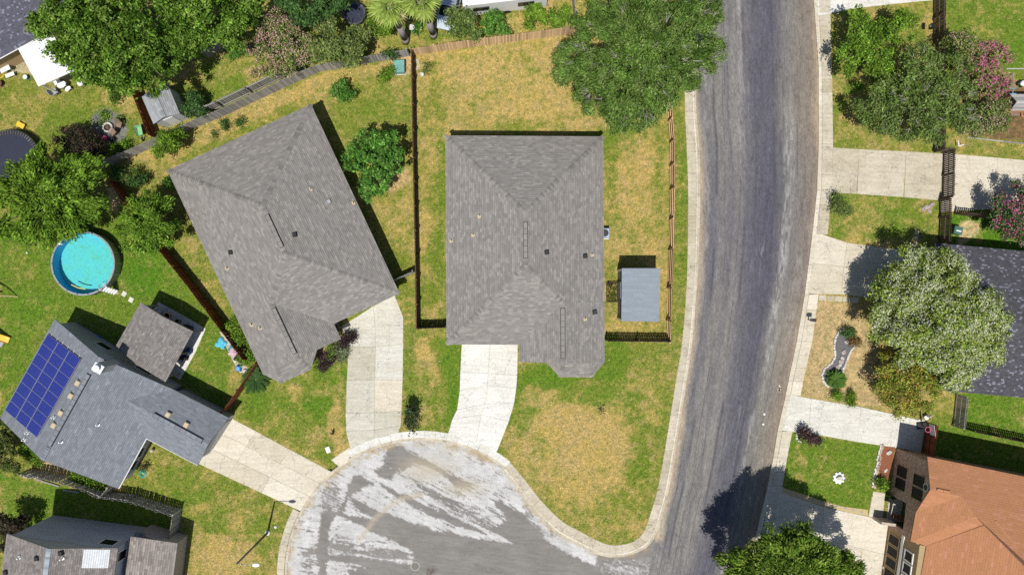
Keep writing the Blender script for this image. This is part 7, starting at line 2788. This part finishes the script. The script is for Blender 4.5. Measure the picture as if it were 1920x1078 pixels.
for i, (x, y, r) in enumerate(((1666, 848, .22), (1660, 881, .16))):
    c = g3(x, y)
    single('rock', ('larger cream boulder on the red mulch near the driveway', 'smaller cream boulder on the red mulch near the green plant')[i], 'boulder', MB().ball((c.x, c.y, r * .5), r, 9, .7, None, 1.2, .8, .7, .04), M_STONE, c)
ce = thing('stone_edging', 'short curved white edging under the purple leafed shrub', 'stone edging', g3(1497, 822))
stone_row([(1494, 812), (1493, 820), (1497, 827), (1505, 830)], .26, (.26, .16), M_STONE, ce)
c = g3(1671, 930)
pt = thing('flower_pot', 'blue glazed pot in the porch corner under the brick wall', 'pot', c)
MB().lathe(c, [(.13, .06), (.21, .35), (.22, .40), (.17, .38), (.15, .3), (.01, .3)], 14).build('pot_body', mat('blue_glaze', (.02, .05, .18), .2), pt, True)
plant('small dark plant in the blue glazed pot', [(1672, 931, 5)], .75, 'dark', .12, .5, .8, 'plant', 'plant', crown_name='foliage')
c = g3(1680, 968)
bn = thing('bench', 'brown slatted bench in the porch of the brick fronted house', 'bench', c)
rz = math.radians(-20)
ca, sa = math.cos(rz), math.sin(rz)
for k in range(4):
    MB().box((c.x - .12 * k * sa * -1 * .0 + (k - 1.5) * .11 * -sa, c.y + (k - 1.5) * .11 * ca, .46), (1.05, .09, .03), rz).build('slat', M_WOOD_O, bn)
for k in range(3):
    MB().box((c.x + .28 * sa * -1, c.y + .28 * ca, .58 + k * .13), (1.05, .03, .10), rz).build('back_slat', M_WOOD_O, bn)
for k in (-1, 1):
    MB().box((c.x + .45 * k * ca, c.y + .45 * k * sa, .24), (.06, .42, .44), rz).build('leg', M_WOOD_B, bn)
c = g3(1677, 994)
pt = thing('flower_pot', 'dark red pot at the corner of the garage wall', 'pot', c)
MB().lathe(c, [(.18, .02), (.28, .35), (.26, .42), (.2, .40), (.18, .3), (.01, .3)], 14).build('pot_body', mat('dark_red_glaze', (.10, .02, .02), .3), pt, True)
c = g3(1657, 1063)
pt = thing('flower_pot', 'white pot with dark soil on the lower driveway', 'pot', c)
MB().lathe(c, [(.15, .02), (.20, .3), (.17, .3), (.15, .22)], 16).build('pot_body', M_WHITE, pt)
MB().lathe((c.x, c.y, .22), [(.16, 0), (.01, .02)], 16).build('soil', M_BLACK, pt)
c = g3(1654, 815)

# basketball hoop and bench by the upper driveway
c = g3(1724, 797)
hp = thing('basketball_hoop', 'portable basketball hoop with a pink ring at the end of the white driveway', 'basketball hoop', c)
MB().bbox((c.x + .15, c.y, .12), (.9, .6, .2), .1, .05).build('base', M_DARK, hp)
MB().tube(c + Vector((.1, 0, .2)), c + Vector((0, 0, 1.95)), .05, .05, 8).build('pole', M_DARK, hp)
MB().box((c.x - .08, c.y, 2.1), (.05, 1.0, .75), .12).build('backboard', M_GREYP, hp)
MB().path([(c.x - .38 + .25 * math.cos(a * .393), c.y + .25 * math.sin(a * .393), 1.95) for a in range(17)], .028, 6).build('ring', M_PINK, hp)
c = g3(1733, 781)
mb = MB()
bn = thing('garden_chair', 'small white folding chair near the red brown gate fence', 'chair', c)
MB().bbox((c.x, c.y, .42), (.42, .4, .04), .5, .01).build('seat', M_WHITE, bn)
MB().box((c.x + .12, c.y + .18, .68), (.42, .03, .4), .5).build('backrest', M_WHITE, bn)
for k in (-1, 1):
    MB().tube((c.x + .16 * k, c.y - .2, 0), (c.x + .2 * k, c.y + .16, .44), .02, .02, 5).build('leg', M_GREYM, bn)

# bins and boxes
c = P3(1797, 432, .7)
c.z = 0
bn = thing('utility_box', 'dark green utility bin on the bright lawn with a pale strip on its lid', 'utility bin', c)
MB().bbox((c.x, c.y, .34), (.72, .68, .66), -.2, .04).build('body', M_DGREEN, bn)
MB().bbox((c.x, c.y, .70), (.78, .74, .07), -.2, .02).build('lid', mat('slate_green_lid', (.07, .15, .12), .5), bn)
MB().box((c.x + .02, c.y - .06, .74), (.46, .12, .01), -.2).build('lid_strip', M_WHITE, bn)
for i, (x, y, r) in enumerate(((1737, 388, .26), (1746, 384, .22), (1731, 392, .18), (1742, 396, .2))):
    c = g3(x, y)
    single('rock', ('largest pale rock of the rock pile on the lawn by the slatted fence', 'pale rock nearest the fence in the rock pile', 'small pale rock at the outer end of the rock pile', 'pale rock lowest in the rock pile on the lawn')[i], 'rock',
           MB().ball((c.x, c.y, r * .4), r, 9, .6, None, 1.2, .8, i * .8, .05), M_PINKST, c, 'rock pile by the slatted fence')
for i, (x, y) in enumerate(((1719, 436), (1718, 447), (1716, 458))):
    c = g3(x, y)
    single('stepping_stone', ('pale stepping stone farthest from the dark roof garage', 'middle pale stepping stone beside the dark roof garage', 'pale stepping stone nearest the dark roof garage')[i], 'stepping stone', MB().bbox((c.x, c.y, .02), (.36, .46, .06), -.1, .02), M_CONC_T, c, 'stepping stones by the dark roof garage')
c = P3(1751, 49, 1.6)
em = thing('electric_meter', 'black meter box fixed to the dark fence near the grass verge', 'meter box', (c.x - .12, c.y, 1.5))
MB().bbox((c.x - .12, c.y, 1.5), (.3, .42, .55), 0, .03).build('housing', M_BLACK, em)
MB().tube((c.x - .27, c.y, 1.55), (c.x - .33, c.y, 1.55), .12, .12, 12).build('dial', M_GREYM, em)

# playhouse and swing by the dirt yard
z = 2.3
A, B = P3(1893, 177, z), P3(1960, 177, z)
C, D = P3(1960, 208, z), P3(1893, 208, z)
up = Vector((0, 0, .25))
r0, r1 = (A + D) / 2 + up + Vector((.45, 0, 0)), (B + C) / 2 + up
ph = thing('playhouse', 'wooden playhouse with a grey board roof on the dirt yard', 'playhouse', ((A + C) / 2).xy.to_3d())
for fA, fB in ((A, r0), (D, r0)):
    pass
for (e0, e1, q0, q1) in ((A, B, r0, r1), (D, C, r0, r1)):
    for k in range(5):
        a, b2 = e0.lerp(q0, k / 5 + .004), e1.lerp(q1, k / 5 + .004)
        c2, d2 = e1.lerp(q1, (k + 1) / 5 - .004), e0.lerp(q0, (k + 1) / 5 - .004)
        mb = MB()
        dz = Vector((0, 0, .03 + .006 * k))
        mb.add([a, b2, c2, d2, a + dz, b2 + dz, c2 + dz, d2 + dz], [(3, 2, 1, 0), (4, 5, 6, 7), (0, 1, 5, 4), (1, 2, 6, 5), (2, 3, 7, 6), (3, 0, 4, 7)])
        mb.build('roof_board', M_WOOD_G, ph)
for q in (A, D, A + Vector((2.4, 0, 0)), D + Vector((2.4, 0, 0))):
    q2 = q + Vector((.25, .12 if q.y < 18 - 1 else -.12, 0))
    MB().box((q2.x, q2.y, 1.12), (.1, .1, 2.24)).build('post', M_WOOD_O, ph)
MB().box(((A.x + B.x) / 2, (A.y + D.y) / 2, 1.0), (2.2, 1.2, .06)).build('deck', M_WOOD_O, ph)
dk = g3(1896, 215)
MB().box((dk.x, dk.y, .55), (.8, .55, .05)).build('step_deck', M_BROWNP, ph)
for k in range(4):
    MB().box((dk.x + .6 + .12 * k, dk.y - .02, .5 - .1 * k), (.1, .55, .04)).build('stair_tread', M_WOOD_O, ph)
swt = thing('swing_set', 'grey swing beam with blue ends above the dirt yard', 'swing set', g3(1900, 155))
bz = 2.2
MB().tube(P3(1899, 137, bz), P3(1899, 178, bz), .045, .045, 8).build('beam', M_GREYM, swt)
for y in (166, 176):
    q = P3(1899, y, bz)
    MB().tube(q + Vector((-.28, 0, 0)), q + Vector((.3, 0, 0)), .03, .03, 6).build('crossbar', M_CYAN, swt)
for dx in (-.8, .8):
    q = P3(1899, 138, bz)
    MB().tube(q, Vector((q.x + dx, q.y + .1, 0)), .04, .04, 6).build('leg', M_GREYM, swt)
c = g3(1912, 158)
sc = thing('toddler_swing', 'white and black ride on toy under the swing beam', 'toy', c)
MB().ball((c.x + .2, c.y, .32), .36, 12, .6, None, 1.2, .8, .2).build('body', M_WHITE, sc)
MB().ball((c.x - .15, c.y, .2), .28, 12, .6, None, 1.1, .9, .2).build('seat', M_BLACK, sc)
for k in (-1, 1):
    MB().tube((c.x, c.y + .26 * k, .12), (c.x, c.y + .34 * k, .12), .12, .12, 10).build('wheel', M_BLACK, sc)
bo = thing('timber_edging', 'pale timber edging board along the dirt yard', 'edging', g3(1840, 255))
for a, b in (((1812, 258), (1845, 262)), ((1845, 262), (1880, 266)), ((1880, 266), (1920, 270)), ((1885, 130), (1930, 130))):
    A_, B_ = g3(*a, .06), g3(*b, .06)
    d = B_ - A_
    MB().box((A_ + B_) / 2, (d.length - .02, .09, .14), math.atan2(d.y, d.x)).build('board', M_WOOD_G, bo)
c = g3(1792, 272)
mb = MB().path([tuple(g3(1790, 266, .5)), tuple(g3(1791, 276, .5))], .05, 6).path([tuple(g3(1790, 276, .5)), tuple(g3(1800, 274, .55))], .05, 6).tube(c, c + Vector((0, 0, .5)), .04, .04, 6)
single('water_spigot', 'white water pipe stand where the dark fence steps', 'pipe', mb, M_WHITE, c)

# dead sapling on the dry front lawn
c = g3(1126, 769)
sp = thing('dead_sapling', 'small black dead sapling on the dry front lawn', 'sapling', c)
rng = random.Random(8)
MB().path([tuple(c), (c.x + .03, c.y, .5), (c.x - .02, c.y + .02, 1.0)], [.04, .03, .012], 6).build('stem', M_BLACK, sp)
for k in range(9):
    z = .2 + k * .08
    a = k * 2.4
    q = Vector((c.x, c.y, z))
    e = q + Vector((math.cos(a), math.sin(a), .35)) * rng.uniform(.18, .42)
    MB().path([tuple(q), tuple(e)], [.02, .01], 4).ball(tuple(e), .06, 6, .5, None, 1.4, .8, a).build('twig', M_BLACK, sp)

# loose pots and rubble by the hedge side of the solar house
c = g3(288, 843)
single('garden_lantern', 'small white stone lantern in the notch of the solar house wall', 'lantern', MB().lathe(c, [(.12, 0), (.1, .3), (.16, .32), (.14, .42), (.02, .5)], 10), M_STONE, c)
for i, (x0, y0, x1, y1) in enumerate(((38, 890, 62, 888), (45, 893, 95, 897), (70, 898, 112, 911), (120, 918, 150, 922))):
    A_, B_ = g3(x0, y0, .06 + i * .02), g3(x1, y1, .1 + i * .02)
    d = B_ - A_
    c = (A_ + B_) / 2
    single('loose_board', ('shortest loose grey board on the bare strip behind the solar house', 'loose grey board lying flat along the leaning fence', 'long loose board at the foot of the leaning fence', 'loose board beside the shadow under the leaning fence')[i], 'board',
           MB().box(c, (d.length, .14, .03), math.atan2(d.y, d.x)), M_WOOD_G, c, 'loose boards by the leaning fence')


# ------------------------------------------------------------------ mown grass: short tufts over every lawn, coloured like the turf they grow from
def grass():
    n = 330000
    rng = np.random.default_rng(5)
    x = rng.uniform(-49, 49, n)
    y = rng.uniform(-28, 28, n)
    px, py = x / MPP + 960, 539 - y / MPP
    c, g = ground_colour(px, py)
    ok = (g > .6) & ~in_poly(px, py, ROADMASK)
    hard = []
    for o in bpy.data.objects:
        if o.type == 'MESH' and o.name.split('.')[0] in ('slab', 'paver', 'gravel', 'sand', 'mulch', 'kerb_stone', 'gutter_slab'):
            me = o.data
            zmax = max(v.co.z for v in me.vertices)
            base = LOC[o.name]
            poly = [p for p in me.polygons if p.normal.z > .9]
            if poly:
                p = max(poly, key=lambda q: q.area)
                hard.append([(me.vertices[i].co.x + base.x, me.vertices[i].co.y + base.y) for i in p.vertices])
    hard = [inset(q, -.05) for q in hard]
    for poly in hard:
        xs, ys = [q[0] for q in poly], [q[1] for q in poly]
        m = (x > min(xs) - .05) & (x < max(xs) + .05) & (y > min(ys) - .05) & (y < max(ys) + .05) & ok
        idx = np.nonzero(m)[0]
        if len(idx):
            ins = in_poly(x[idx], y[idx], poly)
            ok[idx[ins]] = False
    x, y, c = x[ok], y[ok], c[ok]
    k = len(x)
    a = rng.uniform(0, 2 * PI, k)
    h = rng.uniform(.03, .085, k)
    w = rng.uniform(.02, .055, k)
    ln = rng.uniform(.06, .20, k)
    ca, sa = np.cos(a), np.sin(a)
    b = rng.uniform(0, 2 * PI, k)
    z0 = np.zeros(k)
    v = np.stack([np.stack([x - ca * w, y - sa * w, z0], -1), np.stack([x + ca * w, y + sa * w, z0], -1),
                  np.stack([x + np.cos(b) * ln, y + np.sin(b) * ln, h], -1)], 1).reshape(-1, 3)
    f = np.arange(3 * k).reshape(k, 3)
    u = rng.random(k)[:, None]
    lum = c.mean(1, keepdims=True)
    col = np.where(u < .13, np.array([[.60, .45, .21]]) * (.35 + 2.2 * lum), np.where(u > .80 + .18 * (c[:, :1] > c[:, 1:2] * 1.12), np.array([[.075, .135, .02]]) * (.6 + 1.5 * lum), c))
    col = col * rng.uniform(.7, 1.3, (k, 1))
    o = link('grass', np_mesh('grass', v, f, np.clip(col, 0, .7), 'FACE', M_BLADE))
    o['kind'] = 'stuff'


grass()
bpy.context.view_layer.update()
print('leaves', NLEAF[0], 'objects', len(bpy.data.objects))
